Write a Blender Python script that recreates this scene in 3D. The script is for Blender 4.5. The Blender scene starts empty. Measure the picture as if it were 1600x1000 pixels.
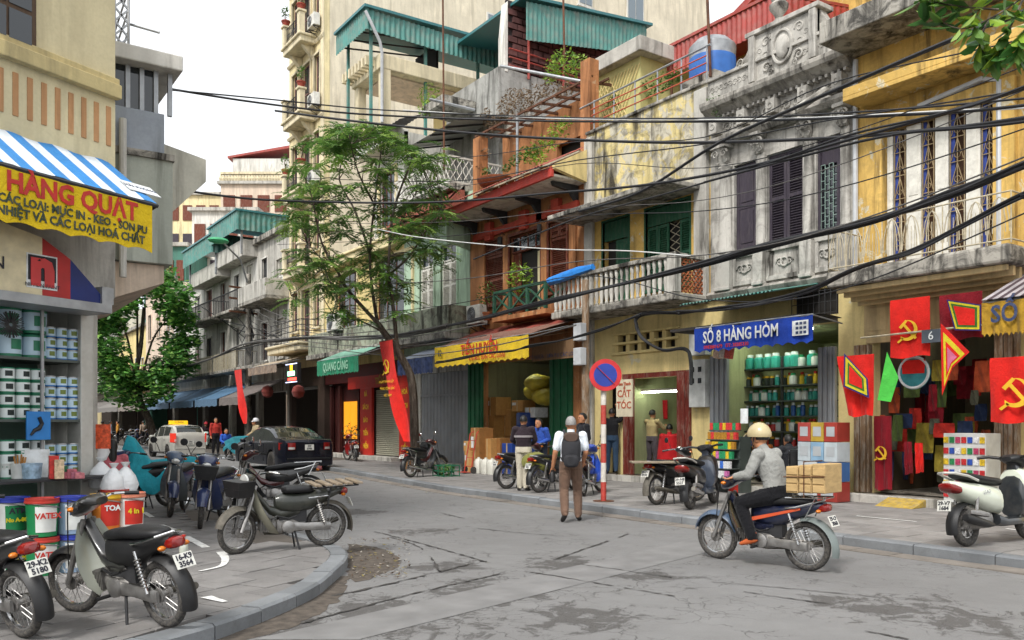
import bpy,bmesh,math,random
from mathutils import Vector,Matrix
from math import sin,cos,pi,radians,sqrt,atan2,hypot
random.seed(11)
S=bpy.context.scene
COL=S.collection
FPX,HOR,CAMH=1318.0,660.0,1.6
YAW=math.atan(915/FPX)
cd=bpy.data.cameras.new('camera')
cam=bpy.data.objects.new('camera',cd);COL.objects.link(cam)
cam.location=(0,0,CAMH);cam.rotation_euler=(pi/2,0,-YAW)
cd.sensor_width=36;cd.lens=36*FPX/1600;cd.shift_y=0.1
cd.clip_start=0.05;cd.clip_end=2500
S.camera=cam
SUN_EL,SUN_AZ=50,243
w=bpy.data.worlds.new('World');S.world=w;w.use_nodes=True
wn=w.node_tree;wn.nodes.clear()
wo=wn.nodes.new('ShaderNodeOutputWorld');bg=wn.nodes.new('ShaderNodeBackground')
sk=wn.nodes.new('ShaderNodeTexSky');sk.sky_type='NISHITA';sk.sun_disc=False
sk.sun_elevation=radians(SUN_EL);sk.sun_rotation=radians(SUN_AZ)
sk.air_density=1.0;sk.dust_density=6.0;sk.ozone_density=1.0
hs=wn.nodes.new('ShaderNodeHueSaturation');hs.inputs['Saturation'].default_value=0.12
mx=wn.nodes.new('ShaderNodeMix');mx.data_type='RGBA'
mx.inputs[0].default_value=0.7
mx.inputs[7].default_value=(8.6,8.9,9.2,1)
wn.links.new(sk.outputs[0],hs.inputs['Color']);wn.links.new(hs.outputs[0],mx.inputs[6])
wn.links.new(mx.outputs[2],bg.inputs['Color']);bg.inputs['Strength'].default_value=0.086
wn.links.new(bg.outputs[0],wo.inputs[0])
sd=bpy.data.lights.new('sun','SUN');sun=bpy.data.objects.new('sun',sd);COL.objects.link(sun)
sd.energy=1.5;sd.angle=radians(12);sd.color=(1,.97,.92)
az,el=radians(SUN_AZ),radians(SUN_EL)
sv=Vector((sin(az)*cos(el),cos(az)*cos(el),sin(el)))
sun.rotation_euler=sv.to_track_quat('Z','Y').to_euler();sun.location=sv*60
S.view_settings.view_transform='Standard';S.view_settings.look='None'
S.view_settings.exposure=1.1;S.view_settings.gamma=1
S.view_settings.use_curve_mapping=False
S.render.engine='CYCLES'
try:
 S.cycles.use_denoising=True;S.cycles.max_bounces=5;S.cycles.diffuse_bounces=3;S.cycles.glossy_bounces=2;S.cycles.use_adaptive_sampling=True;S.cycles.adaptive_threshold=.025
 S.cycles.transparent_max_bounces=8;S.cycles.caustics_reflective=False;S.cycles.caustics_refractive=False
except Exception:pass
CS,SN=cos(YAW),sin(YAW)
def at(px,py,Y):
 X=(px-800)/FPX*Y
 return Vector((X*CS+Y*SN,-X*SN+Y*CS,CAMH+(HOR-py)/FPX*Y))
def gnd(px,py,z=0.0):return at(px,py,(CAMH-z)*FPX/(py-HOR))
def dep(px,v):return v/((px-800)/FPX*CS+SN)
def fx(px,py,v):return at(px,py,dep(px,v))
def fy(px,py,u):return at(px,py,u/(CS-(px-800)/FPX*SN))
V=14.8
def U(px,v=V):return fx(px,0,v).y
def Z(px,py,v=V):return fx(px,py,v).z
def pix(p):
 X=p[0]*CS-p[1]*SN;Y=p[0]*SN+p[1]*CS
 return(800+FPX*X/Y,HOR-FPX*(p[2]-CAMH)/Y)
WR={}
class MB:
 def __init__(s):s.v=[];s.f=[];s.m=[];s.mi=0
 def add(s,vs,fs):
  o=len(s.v);s.v+=[tuple(p)for p in vs];s.f+=[tuple(i+o for i in f)for f in fs];s.m+=[s.mi]*len(fs);return s
 def box(s,x0,x1,y0,y1,z0,z1):
  if x0>x1:x0,x1=x1,x0
  if y0>y1:y0,y1=y1,y0
  if z0>z1:z0,z1=z1,z0
  return s.add([(x0,y0,z0),(x1,y0,z0),(x1,y1,z0),(x0,y1,z0),(x0,y0,z1),(x1,y0,z1),(x1,y1,z1),(x0,y1,z1)],[(0,3,2,1),(4,5,6,7),(0,1,5,4),(1,2,6,5),(2,3,7,6),(3,0,4,7)])
 def obox(s,c,a,b,d):
  c,a,b,d=Vector(c),Vector(a),Vector(b),Vector(d)
  if a.cross(b).dot(d)<0:a=-a
  vs=[c+i*a+j*b+k*d for k in(-1,1)for(i,j)in((-1,-1),(1,-1),(1,1),(-1,1))]
  return s.add(vs,[(0,3,2,1),(4,5,6,7),(0,1,5,4),(1,2,6,5),(2,3,7,6),(3,0,4,7)])
 def bar(s,p,q,w,h=None,up=(0,0,1)):
  p,q=Vector(p),Vector(q);d=q-p
  if d.length<1e-6:return s
  up=Vector(up);sd=d.cross(up)
  if sd.length<1e-5:sd=d.cross(Vector((1,0,0)))
  sd.normalize();u2=sd.cross(d).normalized();h=h or w
  return s.obox((p+q)/2,d/2,sd*w/2,u2*h/2)
 def tube(s,pts,r,n=8,caps=True):
  pts=[Vector(p)for p in pts];k=len(pts)
  rs=list(r)if isinstance(r,(list,tuple))else[r]*k
  tg=[(pts[min(i+1,k-1)]-pts[max(i-1,0)]).normalized()for i in range(k)]
  a=tg[0].cross(Vector((0,0,1)))
  if a.length<1e-3:a=tg[0].cross(Vector((1,0,0)))
  a.normalize();rings=[]
  for i in range(k):
   a=(a-tg[i]*a.dot(tg[i]))
   if a.length<1e-5:a=tg[i].orthogonal()
   a.normalize();b=tg[i].cross(a)
   rings.append([pts[i]+(a*cos(2*pi*j/n)+b*sin(2*pi*j/n))*rs[i]for j in range(n)])
  return s.loft(rings,caps)
 def loft(s,rings,caps=True,closed=True):
  n=len(rings[0]);vs=[p for r in rings for p in r];fs=[]
  m=n if closed else n-1
  for i in range(len(rings)-1):
   for j in range(m):
    fs.append((i*n+j,i*n+(j+1)%n,(i+1)*n+(j+1)%n,(i+1)*n+j))
  if caps and closed:
   fs.append(tuple(reversed(range(n))));fs.append(tuple((len(rings)-1)*n+j for j in range(n)))
  return s.add(vs,fs)
 def lathe(s,prof,c=(0,0,0),n=14,ax=(0,0,1),caps=True):
  ax=Vector(ax).normalized();a=ax.orthogonal().normalized();b=ax.cross(a);c=Vector(c)
  return s.loft([[c+ax*h+(a*cos(2*pi*j/n)+b*sin(2*pi*j/n))*r for j in range(n)]for r,h in prof],caps)
 def ball(s,c,r,nu=12,nv=8):
  r=r if isinstance(r,(list,tuple))else(r,r,r)
  return s.loft([[(c[0]+r[0]*sin(t)*cos(2*pi*j/nu),c[1]+r[1]*sin(t)*sin(2*pi*j/nu),c[2]-r[2]*cos(t))for j in range(nu)]for t in[max(.02,min(pi-.02,pi*i/nv))for i in range(nv+1)]])
 def torus(s,c,R,r,ax=(0,1,0),n=28,m=8,sx=1.0):
  ax=Vector(ax).normalized();a=ax.orthogonal().normalized();b=ax.cross(a);c=Vector(c);rings=[]
  for i in range(n):
   d=a*cos(2*pi*i/n)+b*sin(2*pi*i/n)
   rings.append([c+d*(R+r*cos(2*pi*j/m))+ax*(r*sx*sin(2*pi*j/m))for j in range(m)])
  o=len(s.v);s.add([p for q in rings for p in q],[(i*m+j,((i+1)%n)*m+j,((i+1)%n)*m+(j+1)%m,i*m+(j+1)%m)for i in range(n)for j in range(m)]);return s
 def prism(s,poly,vec):
  n=len(poly);vec=Vector(vec);p=[Vector(q)for q in poly]
  nn=Vector((0,0,0))
  for i in range(n):nn+=p[i].cross(p[(i+1)%n])
  if nn.dot(vec)<0:p.reverse()
  return s.add(p+[q+vec for q in p],[tuple(reversed(range(n))),tuple(range(n,2*n))]+[(i,(i+1)%n,n+(i+1)%n,n+i)for i in range(n)])
 def grid(s,fn,nu,nv):
  return s.add([fn(i/nu,j/nv)for i in range(nu+1)for j in range(nv+1)],[(i*(nv+1)+j,(i+1)*(nv+1)+j,(i+1)*(nv+1)+j+1,i*(nv+1)+j+1)for i in range(nu)for j in range(nv)])
 def sheet(s,fn,nu,nv,th,nrm):
  nrm=Vector(nrm)*th;s.grid(fn,nu,nv)
  f2=lambda a,b:Vector(fn(a,b))+nrm
  k=len(s.f);s.grid(f2,nu,nv)
  for i in range(k,len(s.f)):s.f[i]=tuple(reversed(s.f[i]))
  return s
 def quad(s,a,b,c,d):return s.add([a,b,c,d],[(0,1,2,3)])
 def hull(s,st,n=16,caps=True):
  rings=[]
  for q in st:
   x,zc,hw,hh=q[:4];pw=q[4]if len(q)>4 else 2.5;yo=q[5]if len(q)>5 else 0
   R=[]
   for j in range(n):
    t=2*pi*j/n;c_,s_=cos(t),sin(t)
    R.append((x,yo+hw*math.copysign(abs(c_)**(2/pw),c_),zc+hh*math.copysign(abs(s_)**(2/pw),s_)))
   rings.append(R)
  return s.loft(rings,caps)
 def mesh(s,name):
  me=bpy.data.meshes.new(name);me.from_pydata(s.v,[],s.f)
  if any(s.m):me.polygons.foreach_set('material_index',s.m)
  return me
 def build(s,name,mats,parent=None,smooth=False,bevel=0.0,sub=0,ang=38,loc=None,fix=True):
  me=s.mesh(name)
  for m in(mats if isinstance(mats,(list,tuple))else[mats]):me.materials.append(m)
  if fix and len(s.f)<60000:
   bm=bmesh.new();bm.from_mesh(me);bmesh.ops.recalc_face_normals(bm,faces=bm.faces);bm.to_mesh(me);bm.free()
  if smooth:
   me.polygons.foreach_set('use_smooth',[True]*len(me.polygons));me.set_sharp_from_angle(angle=radians(ang))
  o=bpy.data.objects.new(name,me);COL.objects.link(o)
  if parent is not None:
   o.parent=parent
   if parent.name in WR:o.location=-WR[parent.name];WR[o.name]=Vector((0,0,0))
  elif loc!='keep':
   xs=[p[0]for p in s.v];ys=[p[1]for p in s.v];zs=[p[2]for p in s.v]
   L=Vector(((min(xs)+max(xs))/2,(min(ys)+max(ys))/2,min(zs)))
   me.transform(Matrix.Translation(-L));o.location=L;WR[o.name]=L
  else:WR[o.name]=Vector((0,0,0))
  if bevel:
   b=o.modifiers.new('bevel','BEVEL');b.width=bevel;b.segments=2;b.limit_method='ANGLE';b.angle_limit=radians(40)
  if sub:
   b=o.modifiers.new('sub','SUBSURF');b.levels=sub;b.render_levels=sub
  return o
def tag(o,label=None,cat=None,group=None,kind=None):
 if label:o['label']=label
 if cat:o['category']=cat
 if group:o['group']=group
 if kind:o['kind']=kind
 return o
def thing(name,label,cat,loc=(0,0,0),rz=0,group=None,world=True):
 o=bpy.data.objects.new(name,None);COL.objects.link(o);o.empty_display_size=.2
 o.location=loc;o.rotation_euler=(0,0,rz)
 if world:WR[o.name]=Vector(loc)
 return tag(o,label,cat,group)
def struct(o):o['kind']='structure';return o
def stuff(o):o['kind']='stuff';return o
def inst(name,me,parent=None,loc=(0,0,0),rot=(0,0,0),scale=None):
 o=bpy.data.objects.new(name,me);COL.objects.link(o);L=Vector(loc)
 if parent is not None:
  o.parent=parent
  if parent.name in WR:L=L-WR[parent.name]
 o.location=L;o.rotation_euler=rot
 if scale:o.scale=scale
 return o
def copy_tree(o,parent=None):
 c=o.copy();COL.objects.link(c);c.parent=parent
 for ch in list(o.children):copy_tree(ch,c)
 return c
TMP=bpy.data.scenes.new('workbench')
def solved(o):
 TMP.collection.objects.link(o)
 with bpy.context.temp_override(scene=TMP,view_layer=TMP.view_layers[0]):dg=bpy.context.evaluated_depsgraph_get()
 dg.update();me=bpy.data.meshes.new_from_object(o.evaluated_get(dg));TMP.collection.objects.unlink(o);return me
def baked(o,name=None):
 me=solved(o);o.modifiers.clear();o.data=me;return o
def C(h):
 h=h.lstrip('#');r=[int(h[i:i+2],16)/255 for i in(0,2,4)]
 return tuple((c/12.92 if c<=.04045 else((c+.055)/1.055)**2.4)for c in r)
class NT:
 def __init__(s,m):s.m=m;m.use_nodes=True;s.t=m.node_tree;s.t.nodes.clear()
 def n(s,ty,**k):
  x=s.t.nodes.new(ty)
  for a,b in k.items():
   if a.startswith('i_'):x.inputs[int(a[2:])].default_value=b
   else:setattr(x,a,b)
  return x
 def l(s,a,b):s.t.links.new(a,b)
 def co(s):return s.n('ShaderNodeTexCoord').outputs['Object']
 def geo(s):return s.n('ShaderNodeNewGeometry').outputs['Position']
 def mapping(s,src,scale):x=s.n('ShaderNodeMapping');x.inputs['Scale'].default_value=scale;s.l(src,x.inputs[0]);return x.outputs[0]
 def noise(s,src,scale,detail=4,rough=.55,dist=0):
  x=s.n('ShaderNodeTexNoise');x.inputs['Scale'].default_value=scale;x.inputs['Detail'].default_value=detail
  x.inputs['Roughness'].default_value=rough;x.inputs['Distortion'].default_value=dist;s.l(src,x.inputs['Vector']);return x.outputs[0]
 def ramp(s,src,a,b):
  x=s.n('ShaderNodeMapRange');x.inputs[1].default_value=a;x.inputs[2].default_value=b;x.clamp=True;s.l(src,x.inputs[0]);return x.outputs[0]
 def mix(s,fac,a,b,mode='MIX'):
  x=s.n('ShaderNodeMix',data_type='RGBA',blend_type=mode)
  for i,q in((0,fac),(6,a),(7,b)):
   if hasattr(q,'links'):s.l(q,x.inputs[i])
   elif i==0:x.inputs[0].default_value=q
   else:x.inputs[i].default_value=(*q[:3],1)
  return x.outputs[2]
 def math(s,op,a,b=0.0):
  x=s.n('ShaderNodeMath',operation=op)
  for i,q in((0,a),(1,b)):
   if hasattr(q,'links'):s.l(q,x.inputs[i])
   else:x.inputs[i].default_value=q
  return x.outputs[0]
 def out(s,col,rough=.6,metal=0,bump=None,bstr=.2,bdist=.01,spec=.4,coat=0,emit=0,trans=0,alpha=1,sheen=0):
  b=s.n('ShaderNodeBsdfPrincipled');o=s.n('ShaderNodeOutputMaterial')
  for k,q in(('Base Color',col),('Roughness',rough),('Metallic',metal),('Specular IOR Level',spec),('Coat Weight',coat),('Transmission Weight',trans),('Alpha',alpha),('Sheen Weight',sheen)):
   if hasattr(q,'links'):s.l(q,b.inputs[k])
   elif k=='Base Color':b.inputs[k].default_value=(*q[:3],1)
   else:b.inputs[k].default_value=q
  if emit:
   b.inputs['Emission Strength'].default_value=emit
   if hasattr(col,'links'):s.l(col,b.inputs['Emission Color'])
   else:b.inputs['Emission Color'].default_value=(*col[:3],1)
  if bump is not None:
   u=s.n('ShaderNodeBump');u.inputs['Strength'].default_value=bstr;u.inputs['Distance'].default_value=bdist
   s.l(bump,u.inputs['Height']);s.l(u.outputs[0],b.inputs['Normal'])
  s.l(b.outputs[0],o.inputs[0]);return s.m
def sc(c,k):return tuple(min(.95,max(0,x*k))for x in c)
MC={}
def mat(name,col,rough=.55,metal=0,var=.14,scale=5,bump=.12,bscale=45,bdist=.004,dust=0,spec=.4,coat=0,rand=0):
 if name in MC:return MC[name]
 if isinstance(col,str):col=C(col)
 t=NT(bpy.data.materials.new(name));p=t.geo()
 n=t.noise(p,scale,2);c=t.mix(t.ramp(n,.3,.7),sc(col,1-var),sc(col,1+var))
 if rand:
  r=t.n('ShaderNodeObjectInfo').outputs['Random'];hv=t.n('ShaderNodeHueSaturation');t.l(c,hv.inputs['Color'])
  t.l(t.math('ADD',t.math('MULTIPLY',r,rand*2),1-rand),hv.inputs['Value']);c=hv.outputs[0]
 if dust:c=t.mix(t.math('MULTIPLY',t.ramp(t.noise(p,scale*2.3,3,.68),.42,.72),dust),c,(.27,.24,.2))
 b=t.noise(p,bscale,2)if bump else None
 rr=t.math('ADD',t.math('MULTIPLY',n,.25),max(.02,rough-.12))
 MC[name]=t.out(c,rr,metal,b,bump,bdist,spec,coat);return MC[name]
def plaster(name,col,dirt='#4a443c',amt=.6,peel=None,pamt=.45,streak=1.0,rough=.85,mould=0.0,fine=.10):
 if name in MC:return MC[name]
 if isinstance(col,str):col=C(col)
 t=NT(bpy.data.materials.new(name));p=t.geo()
 big=t.noise(p,.7,2,.6);med=t.noise(p,3.2,4,.68,.6);fin=t.noise(p,26,2,.6)
 c=t.mix(t.ramp(big,.3,.7),sc(col,.84),sc(col,1.1))
 c=t.mix(t.math('MULTIPLY',t.ramp(med,.45,.75),.35),c,sc(col,.68))
 if peel:
  pn=t.noise(p,1.7,5,.7,1.2)
  c=t.mix(t.ramp(pn,1-pamt,1-pamt+.035),c,C(peel)if isinstance(peel,str)else peel)
 sm=t.mapping(p,(3.4,3.4,.38));st=t.noise(sm,1.0,4,.64,.5)
 d=t.math('MULTIPLY',t.math('MULTIPLY',t.ramp(st,.46,.66),t.ramp(big,.22,.58)),amt*streak*1.2)
 c=t.mix(d,c,C(dirt))
 if mould:c=t.mix(t.math('MULTIPLY',t.ramp(t.noise(p,2.3,5,.75,.9),.46,.62),mould),c,(.028,.026,.024))
 c=t.mix(t.math('MULTIPLY',t.ramp(fin,.4,.8),fine*2),c,sc(col,.5))
 h=t.math('ADD',t.math('MULTIPLY',med,1.0),t.math('MULTIPLY',fin,.4))
 MC[name]=t.out(c,rough,0,h,.35,.012,.25);return MC[name]
def emis(name,col,k):
 if name in MC:return MC[name]
 t=NT(bpy.data.materials.new(name));MC[name]=t.out(C(col)if isinstance(col,str)else col,.5,emit=k);return MC[name]
def cloth(name,col,var=.12,rough=.85,tl=0.0):
 if name in MC:return MC[name]
 if isinstance(col,str):col=C(col)
 t=NT(bpy.data.materials.new(name));p=t.geo()
 c=t.mix(t.ramp(t.noise(p,6,5,.6),.3,.7),sc(col,1-var*1.6),sc(col,1+var))
 wv=t.noise(p,160,2);MC[name]=t.out(c,rough,0,t.math('ADD',t.math('MULTIPLY',t.noise(p,11,3,.6,1.6),1.0),t.math('MULTIPLY',wv,.08)),.45,.03,.2,sheen=.1);return MC[name]
def glassm(name,col=(.02,.025,.03),rough=.04):
 if name in MC:return MC[name]
 t=NT(bpy.data.materials.new(name));MC[name]=t.out(col,rough,0,None,spec=.8);return MC[name]
def wood(name,col,dark=.5,worn=0.0,scale=(14,14,1.4)):
 if name in MC:return MC[name]
 if isinstance(col,str):col=C(col)
 t=NT(bpy.data.materials.new(name));p=t.geo()
 g=t.noise(t.mapping(p,scale),2.2,6,.65,.8);c=t.mix(t.ramp(g,.3,.7),sc(col,dark),sc(col,1.15))
 if worn:c=t.mix(t.math('MULTIPLY',t.ramp(t.noise(t.mapping(p,(9,9,2.2)),1.4,7,.7),.48,.6),worn),c,(.36,.31,.25))
 MC[name]=t.out(c,.65,0,g,.3,.006,.3);return MC[name]
def lettering(name,s,m,parent,pos,right,up,size,out=.004,align='CENTER',squash=1.0,bold=0.0,loc='keep'):
 cu=bpy.data.curves.new('t','FONT');cu.body=s;cu.size=size;cu.align_x=align;cu.align_y='CENTER'
 cu.extrude=.0015;cu.offset=bold;cu.resolution_u=2
 o=bpy.data.objects.new('t',cu)
 me=solved(o);bpy.data.objects.remove(o);bpy.data.curves.remove(cu)
 r,u=Vector(right).normalized(),Vector(up).normalized();nn=r.cross(u).normalized();pos=Vector(pos)
 for vv in me.vertices:
  c=vv.co;vv.co=pos+r*c.x*squash+u*c.y+nn*(out+c.z)
 me.materials.clear();me.materials.append(m);me.name=name
 ob=bpy.data.objects.new(name,me);COL.objects.link(ob);ob.parent=parent
 if parent is not None and parent.name in WR:ob.location=-WR[parent.name]
 return ob
def wall(mb,x0,x1,y0,y1,z0,z1,holes=()):
 ys=sorted({y0,y1,*[min(max(h[i],y0),y1)for h in holes for i in(0,1)]});zs=sorted({z0,z1,*[min(max(h[i],z0),z1)for h in holes for i in(2,3)]})
 ny,nz=len(ys)-1,len(zs)-1
 def solid(i,j):
  if i<0 or j<0 or i>=ny or j>=nz:return False
  cy,cz=(ys[i]+ys[i+1])/2,(zs[j]+zs[j+1])/2
  return not any(h[0]<cy<h[1]and h[2]<cz<h[3]for h in holes)
 for i in range(ny):
  for j in range(nz):
   if not solid(i,j):continue
   a,b,c,d=ys[i],ys[i+1],zs[j],zs[j+1]
   mb.quad((x0,b,c),(x0,a,c),(x0,a,d),(x0,b,d));mb.quad((x1,a,c),(x1,b,c),(x1,b,d),(x1,a,d))
   if not solid(i-1,j):mb.quad((x0,a,c),(x1,a,c),(x1,a,d),(x0,a,d))
   if not solid(i+1,j):mb.quad((x1,b,c),(x0,b,c),(x0,b,d),(x1,b,d))
   if not solid(i,j-1):mb.quad((x0,a,c),(x0,b,c),(x1,b,c),(x1,a,c))
   if not solid(i,j+1):mb.quad((x0,a,d),(x1,a,d),(x1,b,d),(x0,b,d))
 return mb
def R(a,b):return random.uniform(a,b)
# == GROUND, ROAD, PAVEMENTS
def road_mat():
 t=NT(bpy.data.materials.new('worn_asphalt'));p=t.geo()
 big=t.noise(p,.35,5,.6);med=t.noise(p,2.4,6,.65);fin=t.noise(p,90,3,.6);gr=t.noise(p,260,2)
 c=t.mix(t.ramp(big,.3,.7),(.158,.155,.153),(.208,.205,.202))
 c=t.mix(t.math('MULTIPLY',t.ramp(med,.35,.75),.45),c,(.135,.13,.126))
 c=t.mix(t.math('MULTIPLY',t.ramp(fin,.45,.7),.4),c,(.255,.25,.246))
 c=t.mix(t.math('MULTIPLY',t.ramp(gr,.58,.72),.5),c,(.1,.097,.095))
 m=None
 for(px,py,r)in((620,960,1.5),(760,925,1.1),(880,880,.9),(700,885,.8),(900,965,1.0),(1380,950,1.1),(1500,965,1.0),(560,800,.9),(1010,900,.8),(470,985,1.0),(660,830,.8)):
  q=gnd(px,py);d=t.n('ShaderNodeVectorMath',operation='DISTANCE');t.l(p,d.inputs[0]);d.inputs[1].default_value=(q.x,q.y,0)
  f=t.ramp(d.outputs['Value'],r,r*.15);m=f if m is None else t.math('MAXIMUM',m,f)
 worn=t.noise(p,3.1,9,.72,.7)
 wm=t.ramp(t.math('ADD',worn,t.math('MULTIPLY',m,.24)),.65,.71)
 c=t.mix(t.math('MULTIPLY',wm,.8),c,t.mix(t.ramp(fin,.35,.7),(.042,.038,.036),(.1,.093,.088)))
 ds=t.n('ShaderNodeVectorMath',operation='ADD');t.l(p,ds.inputs[0])
 nz=t.n('ShaderNodeTexNoise');nz.inputs['Scale'].default_value=2.6;nz.inputs['Detail'].default_value=6;t.l(p,nz.inputs['Vector'])
 sm=t.n('ShaderNodeVectorMath',operation='SCALE');t.l(nz.outputs['Color'],sm.inputs[0]);sm.inputs['Scale'].default_value=.55;t.l(sm.outputs[0],ds.inputs[1])
 ck=None
 for s_,wd,lo in((1.5,.014,.48),(4.2,.012,.52)):
  vo=t.n('ShaderNodeTexVoronoi',feature='DISTANCE_TO_EDGE');vo.inputs['Scale'].default_value=s_;t.l(ds.outputs[0],vo.inputs['Vector'])
  e=t.math('MULTIPLY',t.ramp(vo.outputs['Distance'],wd*s_*.5,wd*s_*.12),t.ramp(t.math('ADD',t.noise(p,.9 if s_<2 else 1.3,4),t.math('MULTIPLY',m,.12)),lo,lo+.08))
  ck=e if ck is None else t.math('MAXIMUM',ck,e)
 c=t.mix(t.math('MULTIPLY',ck,.8),c,(.06,.056,.052))
 h=t.math('SUBTRACT',t.math('ADD',t.math('MULTIPLY',fin,.5),gr),t.math('MULTIPLY',t.math('MAXIMUM',wm,ck),1.6))
 rg=t.math('ADD',t.math('MULTIPLY',med,.3),.58)
 return t.out(c,rg,0,h,.45,.006,.35)
ROAD=road_mat()
EARTH=mat('bare_ground',(.2,.19,.18),.9,var=.2,scale=.3)
g=MB();g.quad((-900,-900,-.03),(900,-900,-.03),(900,900,-.03),(-900,900,-.03));struct(g.build('ground',EARTH,loc='keep'))
r=MB();r.quad((-60,-60,0),(24,-60,0),(24,260,0),(-60,260,0));road=struct(r.build('road',ROAD,loc='keep'))
def smooth_line(pts,step=.2):
 out=[];P=[Vector(p)for p in pts]
 for i in range(len(P)-1):
  a,b,c,d=P[max(i-1,0)],P[i],P[i+1],P[min(i+2,len(P)-1)]
  n=max(1,int((c-b).length/step))if(c-b).length<8 else 6
  for k in range(n):
   t=k/n;out.append(.5*((2*b)+(c-a)*t+(2*a-5*b+4*c-d)*t*t+(3*b-a-3*c+d)*t**3))
 out.append(P[-1]);return out
KR=[Vector(p)for p in((9.8,-8),(9.8,6),(9.8,12),(9.86,16.8),(10.35,21),(10.85,25),(11,32),(11,150))]
KL=smooth_line([(-14,-1.57),(-1,4.93),(1.0,5.95),(1.8,6.38),(2.68,7.09),(3.26,7.84),(3.87,8.84),(4.07,9.7),(4.1,10.8),(4.1,13),(4.1,30),(4.1,150)])
PAVE_BED=plaster('pavement_bed','#5e5852',amt=.2,rough=.9)
def paver_mat(name,col):
 t=NT(bpy.data.materials.new(name));p=t.geo();n=t.noise(p,2.1,6,.65);f=t.noise(p,60,4,.6)
 r=t.n('ShaderNodeObjectInfo').outputs['Random']
 c=t.mix(t.ramp(n,.3,.72),sc(col,.7),sc(col,1.12));hv=t.n('ShaderNodeHueSaturation');t.l(c,hv.inputs['Color'])
 t.l(t.math('ADD',t.math('MULTIPLY',r,.3),.85),hv.inputs['Value']);c=hv.outputs[0]
 c=t.mix(t.math('MULTIPLY',t.ramp(f,.5,.75),.35),c,sc(col,.5))
 c=t.mix(t.math('MULTIPLY',t.ramp(t.noise(p,5.5,7,.7,.4),.58,.7),.45),c,(.1,.092,.085))
 return t.out(c,.75,0,t.math('ADD',f,n),.3,.006,.35)
PAV_L=paver_mat('grey_paving_slab',(.215,.205,.198));PAV_R=paver_mat('pale_paving_slab',(.25,.236,.225))
KERB=paver_mat('kerb_stone_grey',(.2,.21,.22));GUT=paver_mat('gutter_concrete',(.21,.185,.16))
def body(name,poly,mt):
 m=MB();m.prism([(p[0],p[1],-.02)for p in poly],(0,0,.118));return struct(m.build(name,mt,loc='keep'))
pavR=body('pavement_right',[*KR,(22,150),(22,-8)],PAVE_BED)
pavL=body('pavement_left',[*[(p.x,p.y)for p in KL],(-40,150),(-40,-1.57)],PAVE_BED)
def offset(line,d):
 out=[]
 for i,p in enumerate(line):
  t=(line[min(i+1,len(line)-1)]-line[max(i-1,0)]);n=Vector((-t.y,t.x)).normalized();out.append(Vector((p.x,p.y))+n*d)
 return out
def along(line,step,s0=0,s1=1e9):
 out=[];acc=0
 L=[0]
 for i in range(1,len(line)):L.append(L[-1]+(line[i]-line[i-1]).length)
 s=s0
 while s<=min(s1,L[-1]):
  for i in range(1,len(line)):
   if L[i]>=s:k=(s-L[i-1])/max(1e-6,L[i]-L[i-1]);out.append(line[i-1].lerp(line[i],k));break
  s+=step
 return out
def kerbs(line,side,parent,s0,s1,ln,nm='kerb_stone',w0=-.02,w1=.17,zt=.128,zb=-.01,mt=KERB,sub=4):
 st=ln/sub;P=along(line,st,s0,s1);A=offset(P,side*w0);B=offset(P,side*w1)
 for i in range(0,len(P)-sub,sub):
  m=MB();rings=[];dz=R(-.006,.006)
  for k in range(sub+1):
   a,b=A[i+k],B[i+k];e=.006
   if k==0:a=a.lerp(A[i+1],e/st);b=b.lerp(B[i+1],e/st)
   if k==sub:a=a.lerp(A[i+k-1],e/st);b=b.lerp(B[i+k-1],e/st)
   c=a.lerp(b,.12);z=zt+dz
   rings.append([(a.x,a.y,zb),(b.x,b.y,zb),(b.x,b.y,z),(c.x,c.y,z),(a.x,a.y,z-(.02 if zt>.05 else.002))])
  m.loft(rings);m.build(nm,mt,parent)
kerbs(KR,-1,pavR,6,70,.95)
kerbs(KL,1,pavL,11,45,.55)
kerbs(KR,1,road,8,58,.52,'gutter_slab',.03,.36,.012,-.01,GUT,1)
def inside(line,p,side,d):
 best=None
 for i in range(len(line)-1):
  a,b=line[i],line[i+1];t=b-a;k=max(0,min(1,(p-a).dot(t)/t.length_squared));q=a+t*k;dd=(p-q).length
  if best is None or dd<best[0]:best=(dd,Vector((-t.y,t.x)).normalized().dot(p-q)*side)
 return best[1]>0 and best[0]>d
def clip(poly,line,side,d):
 for i in range(len(line)-1):
  a,b=line[i],line[i+1];t=(b-a)
  n=Vector((-t.y,t.x)).normalized()*side;c=a+n*d
  mid=sum(poly,Vector((0,0)))/len(poly)
  if(mid-(a+b)/2).length>t.length/2+1.0:continue
  out=[]
  for j in range(len(poly)):
   p,q=poly[j],poly[(j+1)%len(poly)];fp,fq=n.dot(p-c),n.dot(q-c)
   if fp>=0:out.append(p)
   if fp*fq<0:out.append(p.lerp(q,fp/(fp-fq)))
  poly=out
  if len(poly)<3:return[]
 return poly
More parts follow.
